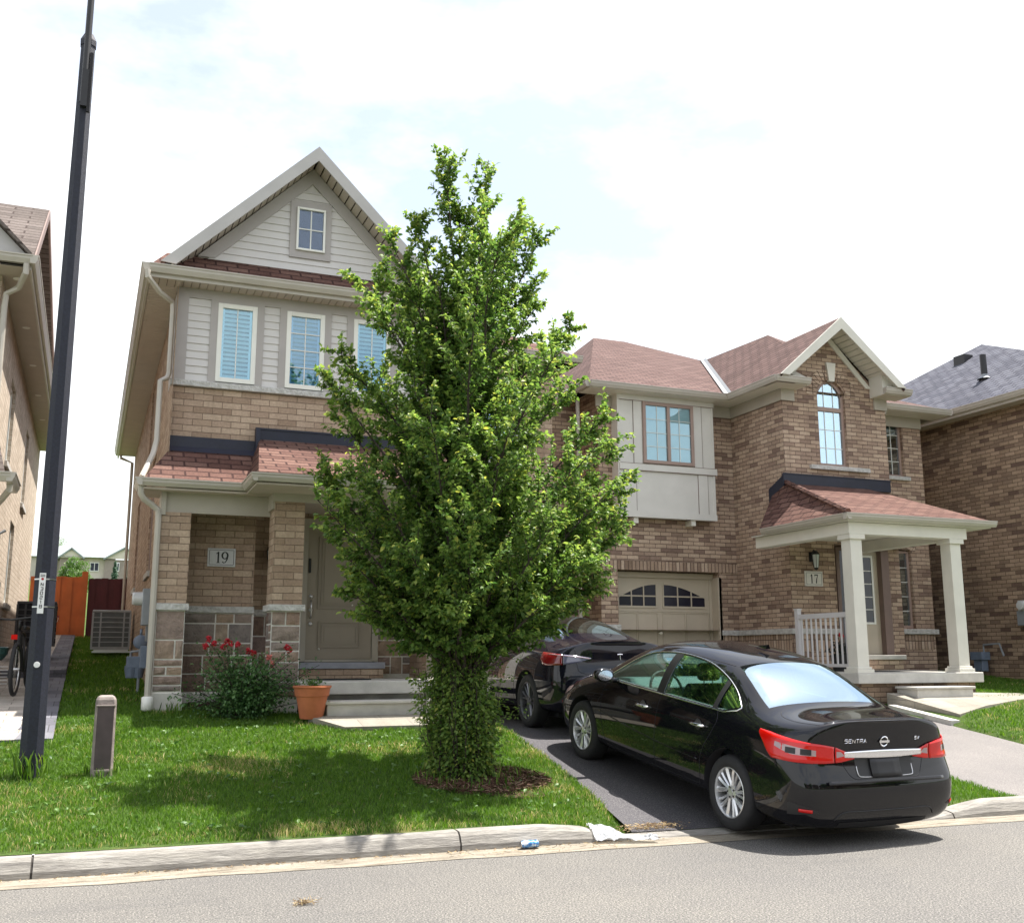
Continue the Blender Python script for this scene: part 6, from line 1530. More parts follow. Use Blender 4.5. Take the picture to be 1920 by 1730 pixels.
tree = thing('leafy_tree', 'leafy green pear tree with bushy suckers round its trunk, on the lawn before house 19', 'tree', TB)
def px2(x, y, dep):   # offline measured crown tips, metres at the given depth
    return None
# crown tips (x, y offset in depth, z, spread of foliage) measured for a tree standing at y = 9.9
tips = [(3.25, 0.05, 6.80, .22), (3.72, -.05, 6.82, .20), (3.46, .15, 6.35, .22), (4.12, .0, 6.28, .22), (4.18, -.35, 5.85, .25), (2.98, .1, 6.05, .20), (2.62, -.1, 5.72, .22), (2.40, .2, 5.35, .22), (2.72, .5, 5.60, .2),
        (2.38, -.35, 4.95, .28), (4.40, .3, 5.35, .28), (4.66, -.1, 5.02, .22), (4.40, -.6, 4.70, .32), (2.10, .1, 4.55, .25), (1.98, -.25, 4.12, .28), (2.35, .7, 4.5, .3), (4.85, .2, 4.45, .30), (5.02, -.3, 4.05, .32), (5.25, .1, 3.72, .30), (5.42, -.1, 3.42, .22),
        (5.22, .3, 3.15, .32), (5.15, -.3, 2.85, .30), (5.05, .15, 2.60, .26), (4.85, -.2, 2.36, .28), (4.55, .4, 2.25, .28), (2.00, .1, 3.35, .28), (1.92, -.3, 2.95, .28), (2.15, .35, 2.72, .28), (2.22, -.2, 2.45, .26), (2.42, .2, 2.20, .24), (2.62, -.3, 2.0, .22),
        (3.4, -1.25, 5.4, .35), (3.1, -1.35, 4.6, .4), (3.9, -1.4, 4.3, .4), (3.4, -1.6, 3.6, .42), (2.7, -1.3, 3.6, .4), (4.4, -1.25, 3.5, .4), (3.1, -1.35, 2.7, .36), (3.9, -1.3, 2.7, .36), (4.5, -.9, 2.5, .32), (2.6, -.9, 2.5, .32),
        (3.4, 1.2, 5.4, .35), (3.9, 1.3, 4.6, .4), (2.9, 1.3, 4.6, .4), (3.4, 1.5, 3.6, .42), (4.5, 1.1, 3.6, .4), (2.5, 1.1, 3.5, .4), (3.4, 1.2, 2.6, .34), (4.2, 1.0, 2.6, .34), (3.1, -.2, 5.3, .34), (3.7, .3, 5.2, .34), (3.5, -.6, 6.0, .25), (3.95, .4, 5.9, .25), (3.1, .5, 5.6, .25),
        (3.5, -.9, 2.25, .3), (3.0, -.6, 2.15, .28), (4.0, -.5, 2.2, .28), (2.9, .6, 2.3, .28), (3.75, -.5, 3.2, .45), (3.1, .2, 3.1, .45), (4.1, .3, 4.2, .42), (2.8, -.4, 4.1, .42),
        (2.50, 0, 1.98, .30), (4.75, .1, 2.12, .30), (2.75, .3, 1.88, .28), (4.42, -.4, 1.98, .30), (4.95, -.1, 2.28, .26), (2.28, -.15, 2.12, .26), (3.1, -1.0, 1.95, .3), (3.9, -.95, 1.95, .3), (5.3, .0, 2.95, .28), (5.1, .25, 3.4, .32), (4.9, -.5, 3.2, .34), (4.9, .5, 2.9, .34), (4.75, -.45, 2.6, .32), (4.6, .6, 4.2, .34), (2.2, .3, 3.9, .3), (2.3, -.5, 3.3, .32), (2.5, .6, 2.9, .32)]
g = MB(); g.tube([(TB.x+.02, TB.y, .2), (TB.x, TB.y, .6), (TB.x+.01, TB.y, 1.2), (TB.x+.03, TB.y+.02, 1.9), (TB.x+.01, TB.y, 2.6)], [.12, .085, .078, .07, .05], 12)
trunk = g.build('trunk', M['bark'], tree, smooth=True)
LP, LD, LS, LT = [], [], [], []
rd = random.Random(11); br = MB()
for (x, dy, z, sp) in tips:
    sp = sp*1.3 if z > 5.2 else sp
    e = Vector((x, TB.y+dy, z)); hd = math.hypot(e.x-TB.x, dy)
    z0 = max(1.25, min(2.9, z-.9-hd*1.05)) + rd.uniform(-.1, .1)
    a, b = dense_branch((TB.x+(e.x-TB.x)*.02, TB.y+dy*.02, z0), e, .030 if z > 4 else .022, .004, .22 if z > 3.4 else .05, 12, .10)
    br.tube(a, b, 6)
    nb = len(a)
    length = sum((a[i+1]-a[i]).length for i in range(nb-1))
    # side twigs over the outer 70 percent
    ntw = int(16+length*11)
    for k in range(ntw):
        t = rd.uniform(.26, 1.0); i = min(nb-2, int(t*(nb-1))); f = t*(nb-1)-i; p = a[i].lerp(a[i+1], f); ax = (a[i+1]-a[i]).normalized()
        ang = rd.uniform(0, 6.283); o1 = ax.orthogonal().normalized(); o2 = ax.cross(o1)
        side_ = (o1*math.cos(ang)+o2*math.sin(ang)); dr = (ax*.75+side_*.85+Vector((0, 0, .35))).normalized()
        tl = (sp*1.42)*(1.15-.55*t)*rd.uniform(.55, 1.35)*(.8 if t > .93 else 1)
        q = [p, p+dr*tl*.5, p+dr*tl+Vector((0, 0, .06*tl))]
        br.tube(q, [.006, .004, .002], 3, cap=False)
        nl = int(14+tl*95)
        for j in range(nl):
            s = rd.uniform(.12, 1.05); pp = q[0].lerp(q[2], s)
            dv = (dr*.55+Vector((rd.gauss(0, 1), rd.gauss(0, 1), rd.gauss(0, .6)))*.62)
            LP.append(pp+Vector((rd.gauss(0, .012), rd.gauss(0, .012), rd.gauss(0, .012)))); LD.append(dv.normalized()); LS.append(rd.uniform(.040, .070))
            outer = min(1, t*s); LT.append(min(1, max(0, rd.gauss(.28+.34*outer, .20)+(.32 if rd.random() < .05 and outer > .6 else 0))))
    for j in range(16):   # tip tuft
        s = rd.random(); p = a[-1].lerp(a[-3], s*1.0); dv = Vector((rd.gauss(0, .6), rd.gauss(0, .6), .5)); LP.append(p); LD.append(dv.normalized()); LS.append(rd.uniform(.04, .065)); LT.append(min(1, rd.uniform(.5, .98)))
br.build('limb', M['bark'], tree, smooth=True, uv=False)
arr = lambda a: np.array([tuple(v) for v in a])
print('crown leaves', len(LP))
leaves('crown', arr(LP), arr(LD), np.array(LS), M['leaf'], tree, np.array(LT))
# suckers around the trunk
LP, LD, LS, LT = [], [], [], []; br = MB()
for k in range(190):
    an = rd.uniform(0, 6.283); r0_ = rd.uniform(.06, .28); top = rd.uniform(.7, 2.1); r1 = rd.uniform(.10, .42)*(1.0 if top < 1.4 else .62)
    p0 = Vector((TB.x+r0_*math.cos(an), TB.y+r0_*math.sin(an), .30)); p1 = Vector((TB.x-.03+r1*math.cos(an), TB.y+r1*math.sin(an), top))
    a, b = dense_branch(p0, p1, .007, .002, -.15, 8, .05); br.tube(a, b, 4, cap=False)
    for j in range(int(40+125*(top-.3)/1.7)):
        t = rd.uniform(.03, 1)**.85; i = min(7, int(t*8)); p = a[i].lerp(a[i+1], t*8-i)
        o = Vector((rd.gauss(0, 1), rd.gauss(0, 1), rd.gauss(.1, .5))); LP.append(p+o*.045); LD.append(o.normalized()); LS.append(rd.uniform(.030, .056)); LT.append(min(1, max(0, rd.gauss(.50, .20))))
for k in range(7):  # stray shoots
    an = rd.uniform(-.9, .9); p0 = Vector((TB.x+.1, TB.y, .6+.15*k)); p1 = p0+Vector((math.cos(an)*.55*(1 if k % 3 else -1), math.sin(an)*.4, rd.uniform(-.15, .35)))
    a, b = dense_branch(p0, p1, .005, .001, 0, 6, .05); br.tube(a, b, 4, cap=False)
    for j in range(26): t = rd.uniform(.3, 1); i = min(5, int(t*6)); p = a[i].lerp(a[i+1], t*6-i); o = Vector((rd.gauss(0, 1), rd.gauss(0, 1), rd.gauss(0, .6))); LP.append(p+o*.025); LD.append(o.normalized()); LS.append(rd.uniform(.025, .045)); LT.append(rd.uniform(.3, .8))
br.build('sucker_stems', M['bark'], tree, uv=False)
leaves('sucker_foliage', arr(LP), arr(LD), np.array(LS), M['leaf'], tree, np.array(LT))
# mulch ring
m = mat('red brown mulch', rough=.95, spec=.1); c = ramp(m, noise(m, 60, 4, .7), [(.3, (.04, .025, .018)), (.5, (.09, .055, .038)), (.7, (.16, .11, .075))]); setc(m, c); setn(m, bump(m, noise(m, 60, 3), .03)); M['mulch'] = m
g = MB(); n = 40; V = [(TB.x+.1, TB.y-.15, ground_z(TB.x+.1, TB.y-.15)+.05)]
for i in range(n):
    t = 2*math.pi*i/n; r_ = .47*(1+.8*pnoise(Vector((math.cos(t)*1.5, math.sin(t)*1.5, 3)))); x, y = TB.x+.15+r_*1.15*math.cos(t), TB.y-.18+r_*math.sin(t); V.append((x, y, ground_z(x, y)+.006))
g.add(V, [(0, 1+i, 1+(i+1) % n) for i in range(n)]); tag(g.build('mulch_ring', M['mulch'], smooth=True), kind='stuff')
N_ = 3000; an = rng.uniform(0, 6.283, N_); rr3 = .56*np.sqrt(rng.uniform(0, 1, N_)); X_ = TB.x+.15+rr3*1.2*np.cos(an); Y_ = TB.y-.18+rr3*np.sin(an)
Z_ = np.array([ground_z(a, b) for a, b in zip(X_, Y_)])+.03+rng.uniform(-.01, .02, N_)
dv = rng.normal(size=(N_, 3))*np.array([1, 1, .35]); dv /= np.linalg.norm(dv, axis=1)[:, None]; sv = np.cross(dv, rng.normal(size=(N_, 3))); sv /= np.linalg.norm(sv, axis=1)[:, None]
p = np.stack([X_, Y_, Z_], 1); l_ = rng.uniform(.012, .04, N_)[:, None]; w2 = .004
V = np.stack([p-dv*l_-sv*w2, p+dv*l_-sv*w2, p+dv*l_+sv*w2, p-dv*l_+sv*w2], 1).reshape(-1, 3)
m = mat('mulch chips', rough=.9, spec=.1); a = nd(m, 'ShaderNodeAttribute', attribute_name='tone'); setc(m, ramp(m, a.outputs['Fac'], [(0, (.045, .026, .018)), (.6, (.12, .065, .045)), (1, (.26, .18, .13))]))
tag(rapid_mesh('mulch_chips', V, np.arange(N_*4).reshape(-1, 4), m, tone=rng.uniform(0, 1, N_)), kind='stuff')

# ---------------------------------------------------------------- grass
def in_poly(x, y, poly):
    c = np.zeros(len(x), bool); j = len(poly)-1
    for i in range(len(poly)):
        xi, yi = poly[i]; xj, yj = poly[j]
        q = ((yi > y) != (yj > y)) & (x < (xj-xi)*(y-yi)/(yj-yi+1e-12)+xi); c ^= q; j = i
    return c
eps = 1e-9
polyL = [(-1.8, 8.47), (0, 8.395), (2, 8.305), (3.9, 8.22), (4.36, 8.20)] + [(eL19(y)-.01, y) for y in (8.4, 9, 10.1, 11.5, 13, 14.2)] + [(4.8, 14.2), (4.75, 12.95), (4.5, 12.45), (2.87, 12.40), (2.52, 12.95), (2.55, 13.5), (2.16, 13.9), (1.1, 13.95), (.84, 13.95), (.84, 14.3), (.86, 28), (-.25, 28), (-.25, 12.25), (-2.2, 12.25), (-2.2, 8.5)]
polyM = [(eR19(8.2)+.02, 8.06), (7.6, 8.04), (8.05, 8.03), (8.68, 8.00)] + [(eL17(y)-.02, y) for y in (8.3, 9, 11, 14, 17.4)] + [(eR19(y)+.02, y) for y in (16.1, 12, 9)]
polyR = [(11.2, 10.2)] if 0 else [(eR17(8.0)+.02, 7.93), (13, 7.8), (16.9, 7.8), (16.9, 20), (16.0, 20), (15.9, 16.5), (13.75, 16.4), (13.72, 13.3), (13.0, 13.2), (13.05, 12.75), (14.9, 12.95), (13.6, 12.45), (12.5, 12.05), (11.78, 11.86), (11.6, 11.7), (11.5, 11.5), (11.46, 10.5), (11.3, 8.8)]
m = leafmat('grass blade', [(0, (.034, .085, .010)), (.5, (.098, .195, .022)), (.8, (.175, .29, .045)), (.93, (.32, .31, .10)), (1, (.50, .40, .20))], .5, .35, .3); M['grass'] = m
def grass(name, poly, dens_, hmin, hmax, wid, seed, ylim=None):
    r_ = np.random.default_rng(seed); P_ = np.array(poly); x0, y0 = P_.min(0); x1, y1 = P_.max(0)
    if ylim: y0, y1 = max(y0, ylim[0]), min(y1, ylim[1])
    n = int((x1-x0)*(y1-y0)*dens_); x = r_.uniform(x0, x1, n); y = r_.uniform(y0, y1, n); k = in_poly(x, y, poly)
    dm = np.hypot((x-TB.x-.12)/1.15, y-TB.y+.18); k &= (dm > .56+.25*r_.uniform(-1, 1, n)) | ((r_.uniform(0, 1, n) < .38) & (dm > .22))
    x, y = x[k], y[k]; n = len(x)
    pn = np.array([pnoise(Vector((a*1.1, b*1.6, 2.7))) for a, b in zip(x, y)]); p2_ = np.array([pnoise(Vector((a*5, b*5, 9.1))) for a, b in zip(x, y)])
    z = np.array([ground_z(a, b) for a, b in zip(x, y)])-.004
    h = r_.uniform(hmin, hmax, n)*(1+.35*p2_+.25*pn); an = r_.uniform(0, 6.283, n); lean = r_.uniform(.1, .9, n)*h
    d = np.stack([np.cos(an), np.sin(an), np.zeros(n)], 1); a2 = r_.uniform(0, 6.283, n); s = np.stack([np.cos(a2), np.sin(a2), np.zeros(n)], 1)*wid/2*r_.uniform(.6, 1.3, n)[:, None]
    b = np.stack([x, y, z], 1); up = np.array([0, 0, 1.])
    mid = b+up*(h*.6)[:, None]+d*(lean*.35)[:, None]; tip = b+up*(h*.95)[:, None]+d*lean[:, None]
    V = np.stack([b-s, b+s, mid+s*.8, mid-s*.8, tip], 1).reshape(-1, 3); q = (np.arange(n)*5)[:, None]
    Fs = np.concatenate([q+np.array([[0, 1, 2]]), q+np.array([[0, 2, 3]]), q+np.array([[3, 2, 4]])], 0)
    edge = np.array([max(0, 1-min(abs(eL19(b_)-a_), abs(b_-Yb(a_)-.25)*1.0)/.45) for a_, b_ in zip(x, y)]) if seed < 3 else np.zeros(n)
    dry = np.clip((pn-.18)*2.2, 0, 1)+edge*.45*(p2_ > -.1)
    dry += np.clip(1-np.hypot(x+.6, (y-9.6))/1.2, 0, 1)*.7*(p2_ > -.15)+np.clip(1-np.hypot(x-4.1, (y-9.5)*.8)/.7, 0, 1)*.55*(p2_ > -.1)
    tn = np.clip(r_.normal(.42, .17, n)+(r_.uniform(0, 1, n) < dry*.55)*.50, 0, 1)
    return tag(rapid_mesh(name, V, Fs, M['grass'], tone=np.tile(tn, 3)), kind='stuff')
grass('grass', polyL, 5200, .028, .058, .0060, 1, (8.1, 11.2)); grass('grass', polyL, 3600, .03, .062, .0075, 2, (11.2, 14.4)); grass('grass', polyL, 900, .04, .075, .015, 3, (14.4, 28))
grass('grass', polyM, 2600, .03, .06, .007, 4, (8.0, 17)); grass('grass', polyR, 1500, .03, .06, .010, 5, (7.9, 20))
# longer weeds: tufts at the pole, bollard, and scattered broad leaves
M['weed'] = leafmat('weed leaf', [(0, (.04, .10, .02)), (1, (.14, .24, .06))], .5, .3)
LP, LD, LS, LT = [], [], [], []
for k in range(420):
    x, y = rd.uniform(-.9, 4.3), rd.uniform(8.45, 13.4)
    if not in_poly(np.array([x]), np.array([y]), polyL)[0]: continue
    z = ground_z(x, y)
    for j in range(rd.randint(2, 4)): an = rd.uniform(0, 6.28); LP.append((x, y, z+.025)); LD.append((math.cos(an), math.sin(an), rd.uniform(.3, 1.1))); LS.append(rd.uniform(.03, .065)); LT.append(rd.random())
tag(leaves('clover_weeds', np.array(LP), np.array(LD), np.array(LS), M['weed'], None, np.array(LT), width=.5), kind='stuff')
LP, LD, LS, LT = [], [], [], []
def tuft(cx, cy, rad, n, h0, h1):
    for k in range(n):
        an = rd.uniform(0, 6.28); r_ = rad*rd.uniform(.6, 1.2); x, y = cx+r_*math.cos(an), cy+r_*math.sin(an)
        LP.append((x, y, ground_z(x, y))); LD.append((rd.gauss(0, .25), rd.gauss(0, .25), 1.5)); LS.append(rd.uniform(h0, h1)); LT.append(rd.random())
tuft(-.385, 10.62, .13, 70, .08, .30); tuft(.215, 10.6, .13, 90, .05, .13); tuft(TB.x, TB.y, .5, 160, .06, .16)
for k in range(22): tuft(rd.uniform(.9, 2.4), rd.uniform(13.75, 13.93), .06, 6, .06, .16)
for k in range(14): tuft(.78, rd.uniform(14.4, 17), .06, 6, .06, .14)
tag(leaves('tall_weeds', np.array(LP), np.array(LD), np.array(LS), M['grass'], None, np.array(LT)*.9, width=.10, droop=0, curl=.3), kind='stuff')

# ---------------------------------------------------------------- rose bush
RB = Vector((1.82, 13.42, .76)); rose = thing('rose_bush', 'red rose bush in front of the stone wall of house 19', 'bush', RB)
LP, LD, LS, LT = [], [], [], []; br = MB(); heads = [(1.40, 13.45, 1.72), (1.46, 13.42, 1.67), (1.36, 13.40, 1.64), (1.62, 13.42, 1.70), (1.67, 13.40, 1.67), (1.58, 13.4, 1.63), (1.90, 13.5, 1.58), (1.95, 13.48, 1.55), (2.13, 13.35, 1.50), (2.17, 13.35, 1.42), (2.34, 13.3, 1.62), (2.37, 13.3, 1.59), (1.75, 13.4, 1.66)]
ends = [Vector(h) for h in heads]+[Vector((1.88+rd.gauss(0, .34), 13.38+rd.gauss(0, .18), rd.uniform(.95, 1.5))) for _ in range(85)]
for e in ends:
    a, b = dense_branch((RB.x+rd.gauss(0, .06), RB.y+rd.gauss(0, .05), .76), e-Vector((0, 0, .03)), .008, .003, .12, 7, .05); br.tube(a, b, 4, cap=False)
    for j in range(95):
        t = rd.uniform(.2, 1.0); i = min(6, int(t*7)); p = a[i].lerp(a[i+1], t*7-i); o = Vector((rd.gauss(0, 1), rd.gauss(0, 1), rd.gauss(0, .7))); LP.append(p+o*.075*(1.2-t*.4)); LD.append(o.normalized()); LS.append(rd.uniform(.025, .05)); LT.append(min(1, max(0, rd.gauss(.35, .2))))
br.build('stems', M['bark'], rose, uv=False)
M['roseleaf'] = leafmat('rose leaf', [(0, (.035, .09, .03)), (.5, (.09, .19, .055)), (1, (.24, .36, .14))], .4, .25)
leaves('foliage', arr(LP), arr(LD), np.array(LS), M['roseleaf'], rose, np.array(LT), width=.7)
M['rose'] = plain('red petals', (.42, .006, .018), .6, .3, 40); M['rosep'] = plain('pink petals', (.60, .16, .13), .6, .2, 40)
for i, h in enumerate(heads):
    g = MB(); c_ = Vector(h)
    for k in range(34):
        d = Vector((rd.gauss(0, 1), rd.gauss(0, 1), rd.gauss(.25, .9))).normalized(); u = d.orthogonal().normalized(); v_ = d.cross(u); r_ = rd.uniform(.022, .042); w_ = .017
        g.poly([c_+d*r_*.6-u*w_*.5, c_+d*r_-v_*w_, c_+d*(r_+.006)+u*w_, c_+d*r_+v_*w_])
    g.build('rose_flower', M['rosep'] if i in (8, 9) else M['rose'], rose)
# trees beyond the fences and the near conifers
def far_tree(name, label, x, y, z, h, r, kind, seed, m):
    t_ = thing(name, label, 'tree', (x, y, z)); r_ = np.random.default_rng(seed)
    g = MB(); g.tube([(x, y, z), (x, y, z+h*.6)], [h*.03, h*.012], 6); g.build('trunk', M['bark'], t_)
    n = 5000
    if kind == 'cone':
        u = r_.uniform(0, 1, n)**.7; rad = r*(u)*(.75+.25*np.sin(u*60)); an = r_.uniform(0, 6.283, n); rr_ = rad*np.sqrt(r_.uniform(.2, 1, n)); p = np.stack([x+rr_*np.cos(an), y+rr_*np.sin(an), z+h*(1-u)], 1)
    else:
        cs = r_.normal(size=(26, 3)); cs /= np.linalg.norm(cs, axis=1)[:, None]; cs = cs*np.array([r*.62, r*.62, h*.26])+np.array([x, y, z+h*.66]); ci = r_.integers(0, 26, n)
        d = r_.normal(size=(n, 3)); d /= np.linalg.norm(d, axis=1)[:, None]; p = cs[ci]+d*(r*.42)*r_.uniform(.6, 1, n)[:, None]
    dd = r_.normal(size=(n, 3)); leaves('crown', p, dd, r_.uniform(.035, .055, n)*h/2.4+.02, m, t_, np.clip(r_.normal(.45, .2, n), 0, 1))
M['leaf2'] = leafmat('pale leaf', [(0, (.05, .11, .02)), (.6, (.12, .22, .05)), (1, (.22, .34, .08))], .5, .3); M['spruce'] = leafmat('blue green needles', [(0, (.03, .07, .04)), (1, (.10, .20, .12))], .6, .2)
far_tree('young_tree', 'bright green young tree rising above the orange fence', -.42, 34, 2.4, 2.1, .50, 'round', 3, M['leaf2'])
far_tree('conifer', 'blue-green conifer above the maroon fence, the taller of two', .80, 40, 2.9, 2.0, .48, 'cone', 5, M['spruce'])
far_tree('conifer', 'darker smaller conifer beside the house corner above the maroon fence', 1.22, 38, 2.7, 1.9, .38, 'cone', 6, M['spruce'])
far_tree('far_tree', 'faint distant tree behind the grey roofs at the left', -7, 230, 16, 9.5, 4, 'round', 8, M['leaf2'])
# ================================================================ walks and steps
m = brick('concrete pavers', [(.27, .25, .21), (.31, .285, .24)], (.22, .20, .18), .62, .42, .006, grit=.2); M['slab'] = m
g = MB(); g.prism([(2.55, 12.88, .80), (4.75, 12.88, .80), (4.72, 12.36, .70), (2.88, 12.36, .70)], (0, 0, -.1)); tag(g.build('front_walk', M['slab']), kind='structure')
g = MB()
g.prism([(11.62, 13.2, .935), (13.2, 13.2, .925), (15.2, 13.0, .88), (13.6, 12.5, .83), (12.5, 12.1, .775), (11.78, 11.9, .675)], (0, 0, -.24))
g.build('garden_walk', M['slab'])
tag(bpy.data.objects['garden_walk'], kind='structure')
g = MB(); g.prism([(11.46, 13.0, .77), (11.62, 13.02, .77), (11.62, 11.75, .60), (11.46, 11.75, .60)], (0, 0, -.16)); tag(g.build('walk_edging', M['conc']), kind='structure')
# ================================================================ pole
PB = (-.385, 10.64, .40); po = thing('street_pole', 'tall black concrete pole with white vertical number tag, standing on the lawn at left', 'pole', PB)
m = plain('dark exposed aggregate', (.011, .013, .026), .62, .35, 45, .004, 160); M['pole'] = m
g = MB(); prof = []
def octo(z, r): return [(PB[0]+r*math.cos(R(22.5+45*i)), PB[1]+r*math.sin(R(22.5+45*i)), z) for i in range(8)]
zz = [.30, 2, 4, 6, 7.72]; V = []
for z in zz: V += octo(z, .108-(.108-.072)*(z-.3)/7.4)
g.add(V, [(i*8+j, i*8+(j+1) % 8, i*8+8+(j+1) % 8, i*8+8+j) for i in range(4) for j in range(8)]+[tuple(32+j for j in range(8))]); g.build('shaft', M['pole'], po)
g = MB(); V = octo(7.66, .080)+octo(7.72, .082)+octo(7.80, .045); g.add(V, [(i*8+j, i*8+(j+1) % 8, i*8+8+(j+1) % 8, i*8+8+j) for i in range(2) for j in range(8)]+[tuple(16+j for j in range(8)), tuple(range(8))[::-1]]); g.build('pole_cap', M['pole'], po)
g = MB(); g.tube([(PB[0]-.005, PB[1]-.085, 7.0), (PB[0]-.005, PB[1]-.085, 9.1)], .034, 10); g.box(PB[0]-.03, PB[0]+.03, PB[1]-.12, PB[1]-.06, 6.95, 7.35); g.build('arm_tube', M['blackm'], po, angle=40)
g = MB(); g.tube([(PB[0]-.005, PB[1]-.085, 9.05), (PB[0]-.02, PB[1]-.5, 9.35), (PB[0]-.03, PB[1]-1.2, 9.5), (PB[0]-.03, PB[1]-1.9, 9.5)], .03, 8); g.build('lamp_arm', M['blackm'], po, smooth=True)
g = MB(); g.box(PB[0]-.13, PB[0]+.07, PB[1]-2.4, PB[1]-1.85, 9.44, 9.53); g.build('lamp_head', M['blackm'], po, bevel=.02)
g = MB(); g.prism([(PB[0]+.03, PB[1]-.075, 6.9), (PB[0]+.06, PB[1]-.07, 6.9), (PB[0]+.06, PB[1]-.07, 7.55), (PB[0]+.03, PB[1]-.075, 7.55)], (0, -.03, 0)); g.build('conduit_slot', M['dark'], po)
g = MB(); nv = Vector((math.sin(R(-2)), -math.cos(R(-2)), 0)); yt = PB[1]-.1005
g.box(PB[0]-.048, PB[0]+.006, yt-.003, yt+.001, 1.90, 2.27)
tg = g.build('number_tag', M['white'], po)
g = MB(); tx = PB[0]-.021
def glyph(ch, cx, cz, h, w_):
    Gd = {'N': [[(0, 0), (0, 1), (1, 0), (1, 1)]], '3': [[(0, 1), (1, 1), (1, 0), (0, 0)], [(.2, .5), (1, .5)]], '0': [[(0, 0), (0, 1), (1, 1), (1, 0), (0, 0)]], '2': [[(0, 1), (1, 1), (1, .5), (0, .5), (0, 0), (1, 0)]],
          '1': [[(.5, 0), (.5, 1)], [(.2, .8), (.5, 1)]], '8': [[(0, 0), (0, 1), (1, 1), (1, 0), (0, 0)], [(0, .5), (1, .5)]]}
    for st in Gd[ch]:
        for a, b in zip(st, st[1:]):
            p, q = Vector((cx+(a[0]-.5)*w_, yt-.0042, cz+(a[1]-.5)*h)), Vector((cx+(b[0]-.5)*w_, yt-.0042, cz+(b[1]-.5)*h)); g.tube([p, q], .0028, 4)
for i, ch in enumerate('N30218'): glyph(ch, tx, 2.165-i*.040, .027, .020)
g.box(tx-.02, tx+.02, yt-.0045, yt-.003, 2.235, 2.242); g.box(tx-.02, tx+.02, yt-.0045, yt-.003, 2.25, 2.257); g.build('tag_characters', M['blackm'], tg)
g = MB(); g.lathe([(0, -.005), (.012, -.0045), (.012, -.003)], (tx, yt, 2.215), 12, axis='y'); g.build('tag_emblem', M['rose'], tg)
for z in (2.215, 1.962):
    g = MB(); rr4 = .108-(.108-.072)*(z-.3)/7.4+.002; V = octo(z-.006, rr4)+octo(z+.006, rr4); g.add(V, [(j, (j+1) % 8, 8+(j+1) % 8, 8+j) for j in range(8)]); g.build('steel_strap', M['steel'], po)
g = MB(); g.lathe([(0, -.006), (.026, -.005), (.027, 0)], (PB[0]-.012, yt, 1.44), 18, axis='y'); g.build('round_marker', M['white'], po)
# ================================================================ bollard
BB = (.215, 10.60, .43); bo = thing('bollard', 'short weathered brown utility bollard with rounded top on the lawn', 'bollard', BB)
m = plain('weathered brown plastic', (.24, .20, .185), .75, .25, 12, .003, 60); M['boll'] = m
def bol_sec(z, k=1.0, w_=.093, d_=.075): return [(BB[0]+k*x*w_, BB[1]+k*y*d_, z) for x, y in ((-1, -.55), (-.80, -1), (.80, -1), (1, -.55), (1, .7), (.7, 1), (-.7, 1), (-1, .7))]
g = MB(); V = []; zs = [(.34, 1.06), (.43, 1.04), (.8, 1.0), (1.08, .99), (1.12, .94), (1.145, .80), (1.16, .55)]
for z, k in zs: V += bol_sec(z, k)
g.add(V, [(i*8+j, i*8+(j+1) % 8, i*8+8+(j+1) % 8, i*8+8+j) for i in range(len(zs)-1) for j in range(8)]+[tuple((len(zs)-1)*8+j for j in range(8))]); g.build('bollard_body', M['boll'], bo, bevel=.006)
g = MB(); g.box(BB[0]-.072, BB[0]+.072, BB[1]-.080, BB[1]-.07, .50, 1.055); g.build('recessed_cover', plain('dark brown cover', (.075, .055, .055), .7, .2, 8), bo, bevel=.004)
g = MB(); g.box(BB[0]-.085, BB[0]+.085, BB[1]-.088, BB[1]-.06, 1.06, 1.075); g.box(BB[0]-.062, BB[0]+.062, BB[1]-.088, BB[1]-.07, .475, .50); g.build('cover_lip', M['boll'], bo, bevel=.004)
# ================================================================ terracotta pot
PT = (2.60, 12.95, .80); pt = thing('flower_pot', 'terracotta flower pot with a few sprouts beside the front step of house 19', 'pot', PT)
m = plain('terracotta', (.46, .145, .065), .8, .18, 5, .002, 40); g = MB()
g.lathe([(0, -.03), (.135, -.03), (.14, -.02), (.19, .235), (.205, .24), (.218, .325), (.228, .335), (.235, .345), (.232, .362), (.205, .362), (.195, .33), (.19, .32), (0, .31)], PT, 40); g.build('pot', m, pt, smooth=False, angle=35)
g = MB(); g.lathe([(.0, .325), (.19, .322)], PT, 24); g.build('potting_soil', M['mulch'], pt)
LP, LD, LS, LT = [], [], [], []
for k in range(220): LP.append((PT[0]+rd.gauss(0, .055), PT[1]+rd.gauss(0, .05), PT[2]+.335+rd.uniform(0, .09))); LD.append((rd.gauss(0, 1), rd.gauss(0, 1), rd.uniform(.3, 1.5))); LS.append(rd.uniform(.02, .045)); LT.append(rd.random())
leaves('sprouts', np.array(LP), np.array(LD), np.array(LS), M['weed'], pt, np.array(LT))
